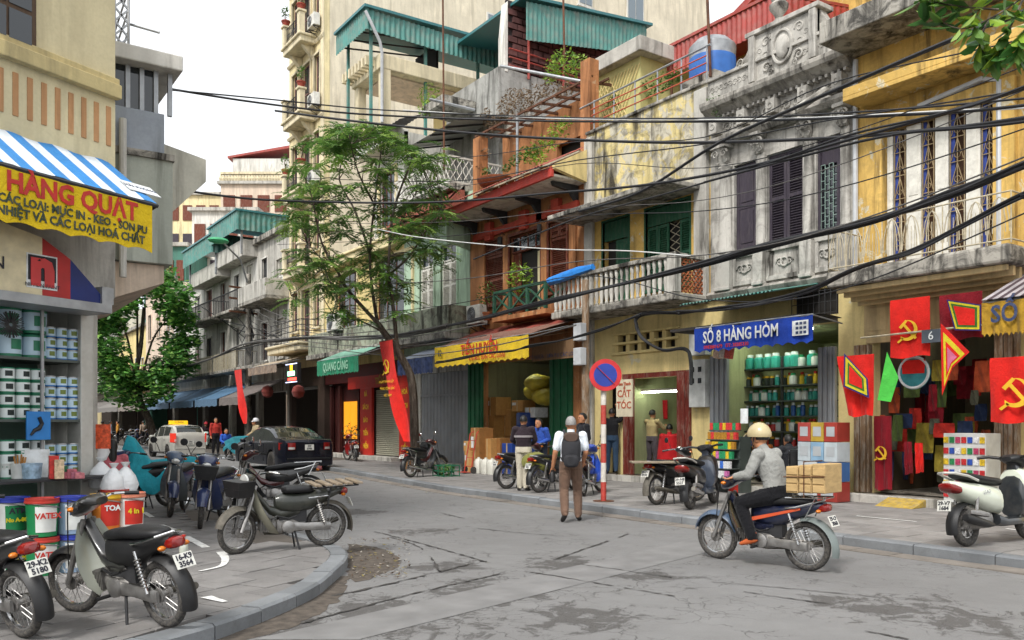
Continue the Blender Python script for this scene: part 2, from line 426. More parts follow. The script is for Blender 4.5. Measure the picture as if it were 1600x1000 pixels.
def pave(parent,line,side,o,ex,ey,nx,ny,sx,sy,mt,test,brick=False,most=300):
 tiles=[]
 for i in range(nx[0],nx[1]):
  for j in range(ny[0],ny[1]):
   q=o+ex*(i*sx+(sx/2 if brick and j%2 else 0))+ey*(j*sy);gap=.006
   poly=[q+ex*a+ey*b for a,b in((gap,gap),(sx-gap,gap),(sx-gap,sy-gap),(gap,sy-gap))]
   ctr=q+ex*sx/2+ey*sy/2
   if not test(ctr):continue
   if not inside(line,ctr,side,.75):
    if not inside(line,ctr,side,.02):continue
    poly=clip(poly,line,side,.176)
    if len(poly)<3:continue
    tiles.append((ctr.length,poly,None))
   else:tiles.append((ctr.length,poly,ctr))
 tiles.sort(key=lambda t:t[0])
 base=[]
 for k in range(3):
  m=MB();a=math.atan2(ex.y,ex.x);h=[R(-.003,.003)for _ in range(4)];g_=.006
  X=[ex*(sx/2-g_)*i+ey*(sy/2-g_)*j for i,j in((-1,-1),(1,-1),(1,1),(-1,1))]
  X2=[v*.985 for v in X]
  m.loft([[(v.x,v.y,-.03)for v in X],[(v.x,v.y,.014+h[i])for i,v in enumerate(X)],[(v.x,v.y,.018+h[i])for i,v in enumerate(X2)]])
  me=m.mesh('paving_slab');me.materials.append(mt);base.append(me)
 rest=MB()
 for k,(d,poly,ctr)in enumerate(tiles):
  dz=R(-.004,.004)
  if k<most and ctr is not None:inst('paving_slab',random.choice(base),parent,(ctr.x,ctr.y,.104+dz))
  else:
   m=MB()if k<most else rest
   m.prism([(p.x,p.y,.08)for p in poly],(0,0,.04+dz))
   if k<most:m.build('paving_slab',mt,parent)
 if rest.f:stuff(rest.build('paving_slabs_far',mt,parent))
exL=Vector((.893,.447)).normalized();eyL=Vector((-exL.y,exL.x))
pave(pavL,KL,1,Vector((-6.0,3.2)),exL,eyL,(0,32),(-4,40),.5,.36,PAV_L,lambda c:c.x<4.05 and(c.x>-4.5 and c.y<21 and c.y-c.x*.5<11.4 or(c.x>1.9 and c.y<24)),True)
pave(pavR,KR,-1,Vector((9.6,2.4)),Vector((1,0)),Vector((0,1)),(0,13),(0,62),.42,.46,PAV_R,lambda c:c.x<14.72,False)
PATCH=mat('trench_repair',(.182,.178,.175),.75,var=.16,scale=3,bump=.4,bscale=120,bdist=.005)
TAR=mat('tar_crack',(.05,.046,.043),.8,var=.4,scale=20)
def strip(a,b,c,d,nm):
 m=MB();n=40
 for i in range(n):
  k0,k1=i/n,(i+1)/n
  f=lambda p,q,k,s:p.lerp(q,k)+Vector((0,0,.004))
  m.quad(f(a,b,k0,0),f(a,b,k1,0),f(c,d,k1,0),f(c,d,k0,0))
 o=m.build(nm,PATCH,loc='keep');struct(o)
def crack(pts,wd,name='tar_seam'):
 P=smooth_line([Vector((p.x,p.y))for p in pts],.06);m=MB();prev=None;on=True
 for i in range(len(P)):
  t=P[min(i+1,len(P)-1)]-P[max(i-1,0)];n=Vector((-t.y,t.x)).normalized()
  j=Vector((R(-.012,.012),R(-.012,.012)));wv=wd*R(.15,1.25)*(1.6 if random.random()<.06 else 1)
  cur=(P[i]+j+n*wv/2,P[i]+j-n*wv/2)
  if random.random()<.07:on=not on if random.random()<.6 else on
  if prev and on:m.quad((*prev[0],.008),(*cur[0],.008),(*cur[1],.008),(*prev[1],.008))
  prev=cur
 if m.f:struct(m.build(name,TAR,loc='keep',fix=False))
G=gnd
a0,a1,b0,b1=G(395,1000),G(1190,818),G(560,1000),G(1270,822)
strip(a0,a1,b0,b1,'trench_strip')
crack([G(280,1000),G(430,952),G(600,915),G(755,877)],.05);crack([G(470,975),G(640,930),G(800,893),G(850,880),G(990,832)],.035)
crack([G(520,815),G(640,845),G(765,880)],.035);crack([G(820,893),G(1010,925),G(1240,965),G(1420,1000)],.03)
crack([G(890,880),G(1050,903),G(1160,925),G(1300,945)],.025);crack([G(610,840),G(660,858),G(693,902)],.03)
crack([G(692,803),G(760,818),G(850,838)],.03);crack([G(740,825),G(800,832),G(880,838)],.03);crack([G(1110,910),G(1230,920),G(1380,935)],.02)
WHITE=mat('worn_white_paint',(.72,.72,.70),.7,var=.12,scale=9,dust=.5)
def paint_mark(pts,wd,z,taper=0):
 P=smooth_line([Vector((q.x,q.y))for q in pts],.05);m=MB();N=len(P);pr=None
 for i in range(N):
  t=P[min(i+1,N-1)]-P[max(i-1,0)];n=Vector((-t.y,t.x)).normalized();k=i/(N-1)
  wv=wd*(1-taper*k)*R(.92,1.05);c=(P[i]+n*wv/2,P[i]-n*wv/2)
  if pr:m.quad((*pr[0],z),(*c[0],z),(*c[1],z),(*pr[1],z))
  pr=c
 return struct(m.build('painted_line',WHITE,loc='keep',fix=False))
H=.128
paint_mark([G(250,820,H),G(284,832,H)],.1,H);paint_mark([G(290,838,H),G(322,855,H)],.1,H)
paint_mark([G(345,862,H),G(352,873,H),G(345,884,H),G(312,892,H)],.11,H,.6)
paint_mark([G(322,932,H),G(352,940,H)],.1,H,.5);paint_mark([G(225,800,H),G(238,808,H)],.08,H)
paint_mark([G(1338,806,.128),G(1432,815,.128)],.06,.130);paint_mark([G(1572,826,.128),G(1640,834,.128)],.06,.130)
paint_mark([G(430,738),G(505,738)],.12,.005)
DIRT=mat('gutter_dirt',(.085,.07,.057),.95,var=.35,scale=12,bump=.5,bscale=60,bdist=.01)
def dirt(pts,k):
 m=MB();c=sum(pts,Vector((0,0,0)))/len(pts);n=28
 P=smooth_line([Vector((p.x,p.y))for p in pts+[pts[0]]],.08)
 ring=[Vector((p.x,p.y))+Vector((R(-.03,.03),R(-.03,.03)))for p in P[:-1]]
 m.add([(c.x,c.y,.02)]+[(p.x,p.y,.003)for p in ring],[(0,i+1,(i+1)%len(ring)+1)for i in range(len(ring))])
 return stuff(tag(m.build('gutter_dirt',DIRT,loc='keep'),k,'dirt'))
dirt([G(545,850),G(600,858),G(625,880),G(590,900),G(548,905)],'brown dirt washed up beside the rounded kerb corner')
dirt([G(500,912),G(545,900),G(520,945),G(440,985),G(330,1005),G(400,965)],'strip of brown mud along the near kerb of the corner')
lit=MB()
for i in range(190):
 p=G(R(545,640),R(842,905));a=R(0,6.3);l=R(.02,.07);wv=l*R(.3,.6);e=Vector((cos(a),sin(a),R(-.3,.3)));f=Vector((-sin(a),cos(a),R(-.3,.3)))
 q=p+Vector((0,0,.02));lit.mi=random.choice((0,0,1,2));lit.quad(q-e*l/2,q+f*wv/2,q+e*l/2+Vector((0,0,.01)),q-f*wv/2)
for i in range(260):
 p=along(KR,1,R(16,40),1e9)[0];p=Vector((p.x-R(.05,.7),p.y,.018));a=R(0,6.3);l=R(.015,.05);e=Vector((cos(a),sin(a),R(-.2,.2)));f=Vector((-sin(a),cos(a),.1))
 lit.mi=random.choice((0,1,2));lit.quad(p-e*l/2,p+f*l*.25,p+e*l/2,p-f*l*.25)
stuff(tag(lit.build('leaf_litter',[mat('dry_leaf','#4d3c2a'),mat('yellow_leaf','#76692f'),mat('paper_scrap','#8f8a80')],fix=False),'scattered dry leaves and scraps in the gutters','litter'))
# == SHARED BUILDING PIECES
RT,UPV=(0,-1,0),(0,0,1)
CREAM=plaster('cream_plaster','#e3d3a6',amt=.35);CREAM_D=plaster('cream_trim','#ddd0b0',amt=.4)
YELLOW=plaster('yellow_plaster','#d8b264','#5a4a30',.8,'#d2c8ac',.42,mould=.2);YEL_LT=plaster('pale_yellow_plaster','#e2cd90','#6a5a40',.38,'#cfc6a8',.36,mould=.08)
OLDYEL=plaster('weathered_yellow_wall','#d6c48a','#3a352c',1.0,'#bdb6a4',.52,mould=.6)
STUCCO=plaster('grey_stucco','#b9b5ad','#3c3833',.9,mould=.36);STUCCO_D=plaster('grey_stucco_dark','#aaa59c','#34302c',1.0,mould=.5)
CONC=plaster('mouldy_concrete','#aaa59b','#2c2925',1.0,mould=.85);CONC_L=plaster('light_concrete','#c0bcb3','#3c3833',.7,mould=.2)
ORANGE=plaster('ochre_orange_plaster','#b27a50','#4a2c1a',.7,'#bb9876',.38,mould=.2);MINT=plaster('mint_green_plaster','#b4ccb2','#45493c',.6,'#b9bfae',.3)
WHITEP=plaster('white_plaster','#d9d6ce','#6a665e',.5);TOWERW=plaster('tower_cream_wall','#ddd2bb','#857a66',.35);PINKP=plaster('pinkish_plaster','#dcc8b4',amt=.3)
REDT=mat('red_trim_paint','#9c3328',.5,var=.2,dust=.25);REDROOF=mat('red_metal_sheet','#9a3c34',.45,var=.18,scale=2,dust=.3)
GRNROOF=mat('green_metal_sheet','#4a827a',.5,var=.2,scale=1.5,dust=.5);GREEND=wood('green_door_paint','#27583f',.6,.1);GREENS=mat('green_shop_shutter','#1d5a3a',.5,var=.2)
BROWNSH=wood('brown_shutter_paint','#6b3524',.6,.15);DARKSH=wood('plum_grey_shutter','#3d3640',.6,.05);WHSH=mat('white_shutter_paint','#d5d2c8',.6,var=.1,dust=.3)
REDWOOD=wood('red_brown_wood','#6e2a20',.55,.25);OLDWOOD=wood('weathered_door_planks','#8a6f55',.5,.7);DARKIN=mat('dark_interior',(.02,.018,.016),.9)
IRON=mat('dark_iron',(.03,.03,.032),.6,var=.3,scale=8);RUST=mat('rusty_metal','#5a3a28',.8,var=.4,scale=7);GALV=mat('galvanised_metal','#9a9c9e',.45,.6,var=.2,scale=6)
GREYDOOR=mat('grey_metal_door','#8b8e92',.5,.3,var=.14,scale=2,dust=.3);CREAMIRON=mat('cream_painted_iron','#b5aa90',.6,var=.25,scale=9,dust=.55);TILE=mat('red_roof_tile','#8c4334',.8,var=.35,scale=14,dust=.35)
GLASS=glassm('window_glass');WINBLUE=glassm('pale_window_glass',(.16,.2,.23),.08);BEIGE=plaster('beige_panel','#d2b98a',amt=.4);PIPE=mat('grey_plastic_pipe','#b9bbbd',.5,var=.1)
BRICK=mat('purple_brick','#5b3a38',.85,var=.25,scale=6,rand=.25);TERRA=mat('terracotta_block','#8a4f30',.85,var=.3,scale=10,rand=.2);ROOMW=plaster('shop_wall_green','#b9bd8e',amt=.35);FLOORT=mat('worn_floor_tile','#8d857a',.5,var=.2)
def rect(px0,px1,py0,py1,v=V):
 m=(px0+px1)/2;return(U(px1,v),U(px0,v),Z(m,py1,v),Z(m,py0,v))
def shutter(parent,y0,y1,z0,z1,x,m,leaves=2,top=.0,name='shutter',panel=False,gap=.005):
 wd=(y1-y0)/leaves
 for k in range(leaves):
  a,b=y0+k*wd+gap,y0+(k+1)*wd-gap;f=MB();s=min(.07,wd*.16)
  f.box(x,x+.045,a,a+s,z0,z1);f.box(x,x+.045,b-s,b,z0,z1)
  zs=[z0,z0+(z1-z0)*.5,z1-top if top else z1]
  for zz in(z0,(z0+z1)/2-.04,z1-.08):f.box(x+.002,x+.043,a+s,b-s,zz,zz+.08)
  o=f.build(name,m,parent,bevel=.004)
  l=MB()
  for(p,q)in((z0+.08,(z0+z1)/2-.04),((z0+z1)/2+.04,z1-.08)):
   if panel:
    l.box(x+.012,x+.035,a+s,b-s,p,q);l.box(x-.002,x+.03,a+s*1.9,b-s*1.9,p+s,q-s)
   else:
    n=max(2,int((q-p)/.055))
    for i in range(n):
     z=p+(i+.5)*(q-p)/n;l.obox((x+.022,(a+b)/2,z),(.02,0,.014),(0,(b-a)/2-s,0),(-.003,0,.004))
    l.box(x+.038,x+.044,a+s,b-s,p,q)
  q=l.build('louvre_slats' if not panel else 'door_panel',m,o)
  if not panel:stuff(q)
def frame(parent,y0,y1,z0,z1,x,m,t=.08,d=.08,sill=True,name='window_frame'):
 f=MB();f.box(x-d,x+.02,y0-t,y0,z0,z1+t);f.box(x-d,x+.02,y1,y1+t,z0,z1+t);f.box(x-d+.003,x+.02,y0,y1,z1,z1+t)
 if sill:f.box(x-d-.05,x+.02,y0-t-.04,y1+t+.04,z0-.09,z0)
 return f.build(name,m,parent,bevel=.006)
def window(parent,y0,y1,z0,z1,x,fm,glass=GLASS,nx=2,nz=2,name='window',t=.05):
 f=MB();f.box(x,x+.06,y0,y0+t,z0,z1);f.box(x,x+.06,y1-t,y1,z0,z1);f.box(x+.002,x+.058,y0+t,y1-t,z0,z0+t);f.box(x+.002,x+.058,y0+t,y1-t,z1-t,z1)
 for i in range(1,nx):yy=y0+(y1-y0)*i/nx;f.box(x+.006,x+.054,yy-.02,yy+.02,z0+t,z1-t)
 for i in range(1,nz):zz=z0+(z1-z0)*i/nz;f.box(x+.01,x+.05,y0+t,y1-t,zz-.018,zz+.018)
 o=f.build(name,fm,parent)
 for i in range(nx):
  for j in range(nz):
   p=MB();p.box(x+.028,x+.036,y0+t+(y1-y0-2*t)*i/nx,y0+t+(y1-y0-2*t)*(i+1)/nx,z0+t+(z1-z0-2*t)*j/nz,z0+t+(z1-z0-2*t)*(j+1)/nz);p.build('pane',glass,o)
 return o
def mould(mb,prof,y0,y1):
 mb.prism([(V-p,y0,z)for p,z in prof],(0,y1-y0,0));return mb
def core(parent,y0,y1,z0,z1,dep_,m,name='rear_block',x0=None):
 b=MB();b.box((x0 or V)+.26,V+dep_,y0+.012,y1-.012,z0,z1);return b.build(name,m,parent)
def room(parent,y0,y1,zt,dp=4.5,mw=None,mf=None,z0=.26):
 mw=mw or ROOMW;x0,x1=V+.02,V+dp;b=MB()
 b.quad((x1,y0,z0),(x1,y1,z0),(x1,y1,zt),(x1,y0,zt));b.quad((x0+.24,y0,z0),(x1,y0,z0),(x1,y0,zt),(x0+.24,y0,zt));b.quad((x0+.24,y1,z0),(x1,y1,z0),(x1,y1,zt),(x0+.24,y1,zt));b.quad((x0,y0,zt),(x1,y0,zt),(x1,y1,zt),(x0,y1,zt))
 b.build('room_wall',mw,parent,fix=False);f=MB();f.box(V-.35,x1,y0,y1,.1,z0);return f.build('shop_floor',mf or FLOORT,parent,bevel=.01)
def corrugated(mb,fn,nu,nv,amp,nrm,waves):
 nrm=Vector(nrm);k=waves*6
 return mb.sheet(lambda a,b:Vector(fn(a,b))+nrm*amp*sin(a*waves*2*pi),k,nv,.006,nrm)
def leafset(mb,c,r,n,size,flat=.5,mis=(0,0,1),shell=.35):
 for i in range(n):
  while True:
   d=Vector((R(-1,1),R(-1,1),R(-1,1)))
   if shell<d.length<1:break
  p=Vector((c[0]+d.x*r[0],c[1]+d.y*r[1],c[2]+d.z*r[2]));e=Vector((R(-1,1),R(-1,1),R(-.7,.4))).normalized();f=e.cross(Vector((R(-.6,.6),R(-.6,.6),1))).normalized();l=size*R(.6,1.3);wv=l*R(.3,.45);u=e.cross(f)*l*.12
  mb.mi=random.choice(mis);mb.add([p-e*l/2,p+f*wv/2+u,p+e*l/2,p-f*wv/2+u],[(0,1,2),(0,2,3)])
def leafm(name,col):
 if name in MC:return MC[name]
 t=NT(bpy.data.materials.new(name));p=t.geo();col=C(col);b=t.n('ShaderNodeBsdfPrincipled');o=t.n('ShaderNodeOutputMaterial');tr=t.n('ShaderNodeBsdfTranslucent');mxs=t.n('ShaderNodeMixShader');mxs.inputs[0].default_value=.35
 c=t.mix(t.ramp(t.noise(p,1.6,4),.3,.7),sc(col,.62),sc(col,1.3));t.l(c,b.inputs['Base Color']);t.l(c,tr.inputs['Color']);b.inputs['Roughness'].default_value=.45
 t.l(b.outputs[0],mxs.inputs[1]);t.l(tr.outputs[0],mxs.inputs[2]);t.l(mxs.outputs[0],o.inputs[0]);MC[name]=m=t.m;return m
LF=[leafm('leaf_dark','#4a6e32'),leafm('leaf_mid','#668a3e'),leafm('leaf_light','#8fab54')];LFY=[leafm('leaf_yellowish','#8fae3c'),leafm('leaf_mid',''),leafm('leaf_bright','#a9c44a')];LFB=[leafm('leaf_dry','#7a6650'),leafm('leaf_dry2','#968268'),leafm('leaf_dark','')]
def potted(loc,h,r,label,potm=None,n=60,size=.12,lm=None,pot=(.16,.22),group=None,name='potted_plant'):
 t=thing(name,label,'plant',loc,group=group);L=Vector(loc);p=MB();a,b=pot
 p.lathe([(a*.7,0),(a*.95,b*.75),(a*1.08,b*.8),(a*1.08,b),(a*.92,b),(a*.88,b*.85)],L,12);p.build('pot',potm or TERRA,t,smooth=True)
 s=MB()
 for i in range(4):s.tube([L+Vector((0,0,b*.8)),L+Vector((R(-r,r)*.4,R(-r,r)*.4,b+h*.5)),L+Vector((R(-r,r)*.7,R(-r,r)*.7,b+h*.85))],[.012,.009,.004],5)
 s.build('stem',RUST,t);f=MB();leafset(f,L+Vector((0,0,b+h*.6)),(r,r,h*.5),n,size,shell=.1);stuff(f.build('foliage',lm or LF,t,fix=False));return t
def ac_unit(loc,rz,label,w_=.8,h=.55,d=.3):
 t=thing('air_conditioner',label,'air conditioner',loc,rz,'air conditioner units on the walls',world=False);m=MB();m.box(-w_/2,w_/2,-d/2,d/2,0,h);m.build('casing',mat('ac_white','#d2d0c8',.5,dust=.3),t,bevel=.015)
 m=MB();m.lathe([(.0,.0),(h*.38,0),(h*.42,.006),(h*.42,.012)],(-w_*.12,-d/2-.002,h/2),20,(0,-1,0));m.build('fan_recess',mat('ac_grey','#4a4c4e',.7),t)
 m=MB()
 for k in range(1,5):m.torus((-w_*.12,-d/2-.018,h/2),h*.09*k,.005,(0,1,0),20,4)
 m.build('fan_grille',GALV,t)
 for sx in(-1,1):m=MB();m.bar((sx*w_*.35,-d/2,-.02),(sx*w_*.35,d/2+.15,-.02),.03);m.bar((sx*w_*.35,-d/2,-.03),(sx*w_*.35,d/2+.15,-.25),.025);m.build('bracket',IRON,t)
 return t
def pipe(name,pts,r,m,label,cat='pipe',parent=None):
 b=MB();b.tube(pts,r,8);o=b.build(name,m,parent,smooth=True)
 if parent is None:tag(o,label,cat)
 return o
def scroll(mb,y,z,s,sg=1,x=V-.02):
 mb.tube([(x,y+sg*s*(1-t*.8)*cos(t*8.5),z+s*(1-t*.8)*sin(t*8.5))for t in[i/14 for i in range(15)]],[s*.22*(1-.5*i/14)for i in range(15)],5)
def emblem(name,m,parent,pos,right,up,s,out=.012):
 r,u=Vector(right).normalized(),Vector(up).normalized();nn=r.cross(u);pos=Vector(pos);b=MB()
 P=lambda x,y:pos+r*x*s+u*y*s+nn*out
 arc=[(cos(a),sin(a))for a in[radians(105-i*15)for i in range(17)]]
 outer=[(-.03+.42*c,-.02+.42*s_)for c,s_ in arc];inner=[(-.09+.33*c,.03+.35*s_)for c,s_ in arc]
 for i in range(16):b.prism([P(*outer[i]),P(*outer[i+1]),P(*inner[i+1]),P(*inner[i])],nn*.004)
 b.prism([P(-.26,-.30),P(-.20,-.36),P(-.42,-.52),P(-.48,-.46)],nn*.004)
 b.prism([P(-.28,.26),P(-.2,.32),P(.36,-.34),P(.28,-.40)],nn*.007);b.prism([P(-.40,.14),P(-.12,.42),P(-.04,.36),P(-.30,.06)],nn*.008)
 return b.build(name,m,parent)
GOLD=mat('gold_print','#e3b52c',.6,var=.08)
# == RIGHT ROW: YELLOW SHOPHOUSE (flag shop)
y0,y1=3.6,9.66
B1=thing('shophouse','yellow shophouse at the right edge with iron balcony over the flag shop','building',(V,(y0+y1)/2,0),group='shophouses along the street')
win=(U(1556),U(1383),4.45,Z(1390,203));shopR=(U(1556),U(1364),.26,3.75)
m=wall(MB(),V,V+.25,y0,y1,4.2,9.05,[win]);m.build('wall',YELLOW,B1)
m=wall(MB(),V+.004,V+.25,y0,y1,.1,4.2,[shopR]);m.build('ground_floor_wall',YEL_LT,B1)
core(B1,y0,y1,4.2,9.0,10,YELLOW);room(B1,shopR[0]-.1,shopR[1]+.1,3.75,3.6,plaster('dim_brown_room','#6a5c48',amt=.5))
m=MB();m.box(V-1.1,V+.3,y0,9.68,8.66,9.06);m.build('roof_slab',CONC,B1,bevel=.02)
m=MB();m.box(V-.7,V-.003,y0,9.45,7.6,7.68);m.prism([(V-.7,y0,7.68),(V-.7,y0,7.84),(V-.003,y0,7.98),(V-.003,y0,7.68)],(0,9.45-y0,0));m.build('ledge',YELLOW,B1,bevel=.01)
m=MB();a,b,c,d=win
for bx in((a-.35,a,c,d+.25),(b,b+.14,c,d+.25),(a,b,d,d+.25)):m.box(V-.12,V+.02,*bx)
m.build('window_surround',YELLOW,B1,bevel=.01)
m=MB();m.box(V+.2,V+.22,a,b,c,d);m.build('window_backing',mat('brown_curtain','#4a3322',.9),B1)
GR=mat('grille_bronze','#8d7a5a',.55,var=.2)
for(p0,p1)in((1383,1393),(1413,1437),(1458,1480),(1506,1530)):
 m=MB();q0,q1=U(p1)+.01,U(p0)-.01;m.box(V+.05,V+.1,q0,q1,c,d-.02);m.box(V+.04,V+.06,q0+.05,q1-.05,c+.1,c+(d-c)*.45);m.box(V+.04,V+.06,q0+.05,q1-.05,c+(d-c)*.5,d-.12);m.build('shutter',WHSH,B1,bevel=.004)
for(p0,p1)in((1394,1412),(1438,1457),(1481,1505),(1531,1555)):
 q0,q1=U(p1),U(p0);m=MB();mid=(q0+q1)/2;hw=(q1-q0)/2
 for yy in(q0+.01,q1-.01,mid):m.box(V+.06,V+.075,yy-.008,yy+.008,c,d-.02)
 nz=6
 for i in range(nz+1):zz=c+(d-.03-c)*i/nz;m.box(V+.058,V+.077,q0,q1,zz,zz+.014)
 for i in range(nz):
  z_=c+(d-.03-c)*i/nz;hh=(d-c)/nz
  m.bar((V+.068,mid-hw*.8,z_+hh*.1),(V+.068,mid,z_+hh*.95),.012);m.bar((V+.068,mid+hw*.8,z_+hh*.1),(V+.068,mid,z_+hh*.95),.012)
  m.torus((V+.068,mid,z_+hh*.3),hw*.4,.007,(1,0,0),12,4)
 m.build('window_grille',GR,B1)
 m=MB();m.box(V+.09,V+.11,q0+hw*1.4,q1-.01,c,d-.02);m.build('window_frame',mat('blue_frame','#2c3f86',.6),B1)
vB=V-1.1;by0,by1=6.3,9.54
m=MB();m.box(vB,V-.003,by0,by1,4.08,4.38);m.build('balcony_slab',CONC,B1,bevel=.05)
m=MB()
for k in range(4):m.box(vB+.12+k*.22,vB+.2+k*.22,by0+.1,by1-.15,3.98-k*.06,4.075)
m.build('soffit_moulding',BEIGE,B1,bevel=.01)
rail=MB();zr0,zr1=4.44,5.18
for zz in(zr0,zr1):rail.tube([(vB+.05,by0,zz),(vB+.05,by1-.03,zz),],.014,6);rail.tube([(vB+.05,by1-.03,zz),(V,by1-.03,zz)],.014,6);rail.tube([(vB+.05,by0,zz),(V,by0,zz)],.014,6)
n=9
for i in range(n+1):
 yy=by0+(by1-.03-by0)*i/n;rail.tube([(vB+.05,yy,4.38),(vB+.05,yy,zr1)],.012,6)
 if i<n:
  wv=(by1-by0)/n;mid=yy+wv/2
  for q in(.42,.26):rail.tube([(vB+.05,mid+wv*q*cos(t*pi/8)*1.05,zr0+.12+(zr1-zr0-.18)*sin(t*pi/8))for t in range(9)],.009,5)
  for q in(-.06,0,.06):rail.tube([(vB+.05,mid+q,zr0),(vB+.05,mid+q,zr0+.5)],.006,4)
for i in range(4):xx=vB+.05+(V-vB)*i/4;rail.tube([(xx,by1-.03,4.38),(xx,by1-.03,zr1)],.012,6)
rail.build('balcony_railing',CREAMIRON,B1,smooth=True)
m=MB();m.box(V-.05,V,shopR[0]-.1,shopR[1]+.12,3.1,3.95);m.build('transom_board',BEIGE,B1,bevel=.01)
for(p0,p1)in((1352,1398),(1400,1450),(1455,1500),(1502,1550)):
 m=MB();q0,q1=U(p1,V),U(p0,V);m.box(V-.075,V-.052,q0+.02,q1-.02,3.25,3.85);m.box(V-.085,V-.076,q0+.12,q1-.12,3.33,3.77);m.build('panel',BEIGE,B1,bevel=.012)
for(p0,p1)in((1339,1364),(1558,1596)):
 q0,q1=U(p1),U(p0);n=5
 for i in range(n):
  m=MB();a_,b_=q0+(q1-q0)*i/n+.006,q0+(q1-q0)*(i+1)/n-.006;m.box(V-.12-.02*(i%2),V-.006,a_,b_,.27,3.08);m.build('door_plank',OLDWOOD,B1,bevel=.006)
m=MB();m.box(V-.55,V-.35,shopR[0]-.8,9.6,.1,.27);m.build('step',CONC_L,B1,bevel=.015)
m=MB();q=fx(1415,797,V-.6);m.prism([(V-1.0,q.y-.35,.12),(V-.56,q.y-.35,.12),(V-.56,q.y-.35,.26)],(0,.7,0));tag(m.build('kerb_ramp',mat('yellow_wedge_paint','#b99a3a',.8,var=.3,scale=9,dust=.7),bevel=.01),'small worn yellow concrete wedge ramp at the flag shop step','ramp')
pipe('drain_pipe',[(V-.1,U(1566),4.4),(V-.1,U(1566),7.3),(V-.12,U(1540),7.42),(V-.1,U(1440),7.3)],.05,PIPE,'',parent=B1)
pipe('drain_pipe',[(V-.06,9.6,4.4),(V-.06,9.6,8.6)],.05,PIPE,'',parent=B1)
# == STONE SHOPHOUSE (shop no. 8)
y0,y1=9.66,13.32
B2=thing('shophouse','grey stucco shophouse with ornate pediment and plum shutters above the blue sign','building',(V,(y0+y1)/2,0),group='shophouses along the street')
D1=rect(1147,1181,256,388);D2=rect(1198,1254,232,374);D3=rect(1275,1313,212,352)
D1=(D1[0],D1[1],5.42,7.32);D2=(D2[0],D2[1],5.42,7.32);D3=(D3[0],D3[1],5.42,7.32)
shop8=(U(1310),U(1112),.26,3.6)
m=wall(MB(),V,V+.25,y0,y1,4.45,8.7,[D1,D2,D3]);m.build('wall',STUCCO,B2)
m=wall(MB(),V+.003,V+.25,y0,y1,.1,4.45,[shop8,(U(1310),U(1240),3.75,4.3)]);m.build('ground_floor_wall',YEL_LT,B2)
core(B2,y0,y1,4.45,9.2,10,STUCCO_D);room(B2,shop8[0]-.12,y1-.05,3.62,4.2)
shutter(B2,*D1,V+.08,DARKSH,1,panel=True,name='door');shutter(B2,*D2,V+.08,DARKSH,2)
m=MB();a,b,c,d=D3;m.box(V+.1,V+.14,a,b,c+(d-c)*.72,d);m.box(V+.06,V+.14,a,a+.12,c,d);m.box(V+.06,V+.14,b-.06,b,c,d);m.build('window_frame',DARKSH,B2,bevel=.005)
m=MB();m.box(V+.17,V+.18,a,b,c,d);m.build('pane',GLASS,B2)
m=MB()
for i in range(5):yy=a+.12+(b-a-.18)*i/4;m.box(V+.08,V+.095,yy-.007,yy+.007,c,c+(d-c)*.72)
for i in range(9):
 for j in range(4):
  zz=c+(d-c)*.72*(i+.5*(j%2))/8.5;yy=a+.12+(b-a-.18)*j/4;m.box(V+.079,V+.096,yy,yy+(b-a-.18)/4,zz,zz+.012)
m.build('window_grille',mat('pale_green_iron','#7d9088',.6),B2)
for(p0,p1)in((1124,1146),(1183,1198),(1256,1274),(1314,1331)):
 q0,q1=U(p1),U(p0);m=MB();mid=(q0+q1)/2;hw=(q1-q0)/2*.8
 m.box(V-.16,V,mid-hw*1.25,mid+hw*1.25,4.62,5.3);m.box(V-.13,V,mid-hw*1.3,mid+hw*1.3,5.3,5.4);m.box(V-.19,V,mid-hw*1.35,mid+hw*1.35,4.55,4.63)
 m.build('pilaster_base',STUCCO,B2,bevel=.015);m=MB()
 m.loft([[(V-.02-r*cos(t*pi/8)*.9,mid+r*1.25*sin(t*pi/8)*-1,z)for t in range(-4,5)]for r,z in((hw*1.0,5.4),(hw*1.0,5.5),(hw*.82,5.55),(hw*.78,6.9),(hw*.74,7.25),(hw*.95,7.32),(hw*.8,7.4))],caps=False,closed=False)
 m.build('pilaster_shaft',STUCCO,B2,smooth=True);m=MB()
 m.prism([(V-.04,mid-hw*.8,7.38),(V-.14,mid-hw*.8,7.38),(V-.26,mid-hw*.8,7.72),(V-.04,mid-hw*.8,7.72)],(0,hw*1.6,0));m.box(V-.3,V,mid-hw*1.3,mid+hw*1.3,7.725,7.8)
 for sg in(-1,1):scroll(m,mid+sg*hw*.75,7.6,.1,sg,V-.24);scroll(m,mid+sg*hw*.6,7.45,.07,-sg,V-.16)
 m.build('capital',STUCCO,B2,smooth=True,ang=30)
for(p0,p1)in((1147,1182),(1199,1255),(1275,1313)):
 q0,q1=U(p1),U(p0);m=MB();m.box(V-.06,V,q0,q1,5.24,5.4);m.box(V-.05,V,q0,q1,4.62,4.72);m.box(V-.05,V,q0,q0+.08,4.72,5.24);m.box(V-.05,V,q1-.08,q1,4.72,5.24)
 for k in(-1,1):scroll(m,(q0+q1)/2+k*.12,4.98,.1,k)
 m.torus((V-.02,(q0+q1)/2,4.98),.09,.025,(1,0,0),14,6);m.build('relief_panel',STUCCO,B2,bevel=.008)
m=MB();mould(m,[(0,4.4),(.1,4.4),(.16,4.5),(.1,4.56),(0,4.58)],y0,y1);m.build('cornice',STUCCO_D,B2,bevel=.01);m=MB();mould(m,[(0,7.8),(.2,7.8),(.28,7.9),(.28,7.98),(.12,8.02),(0,8.05)],y0,y1)
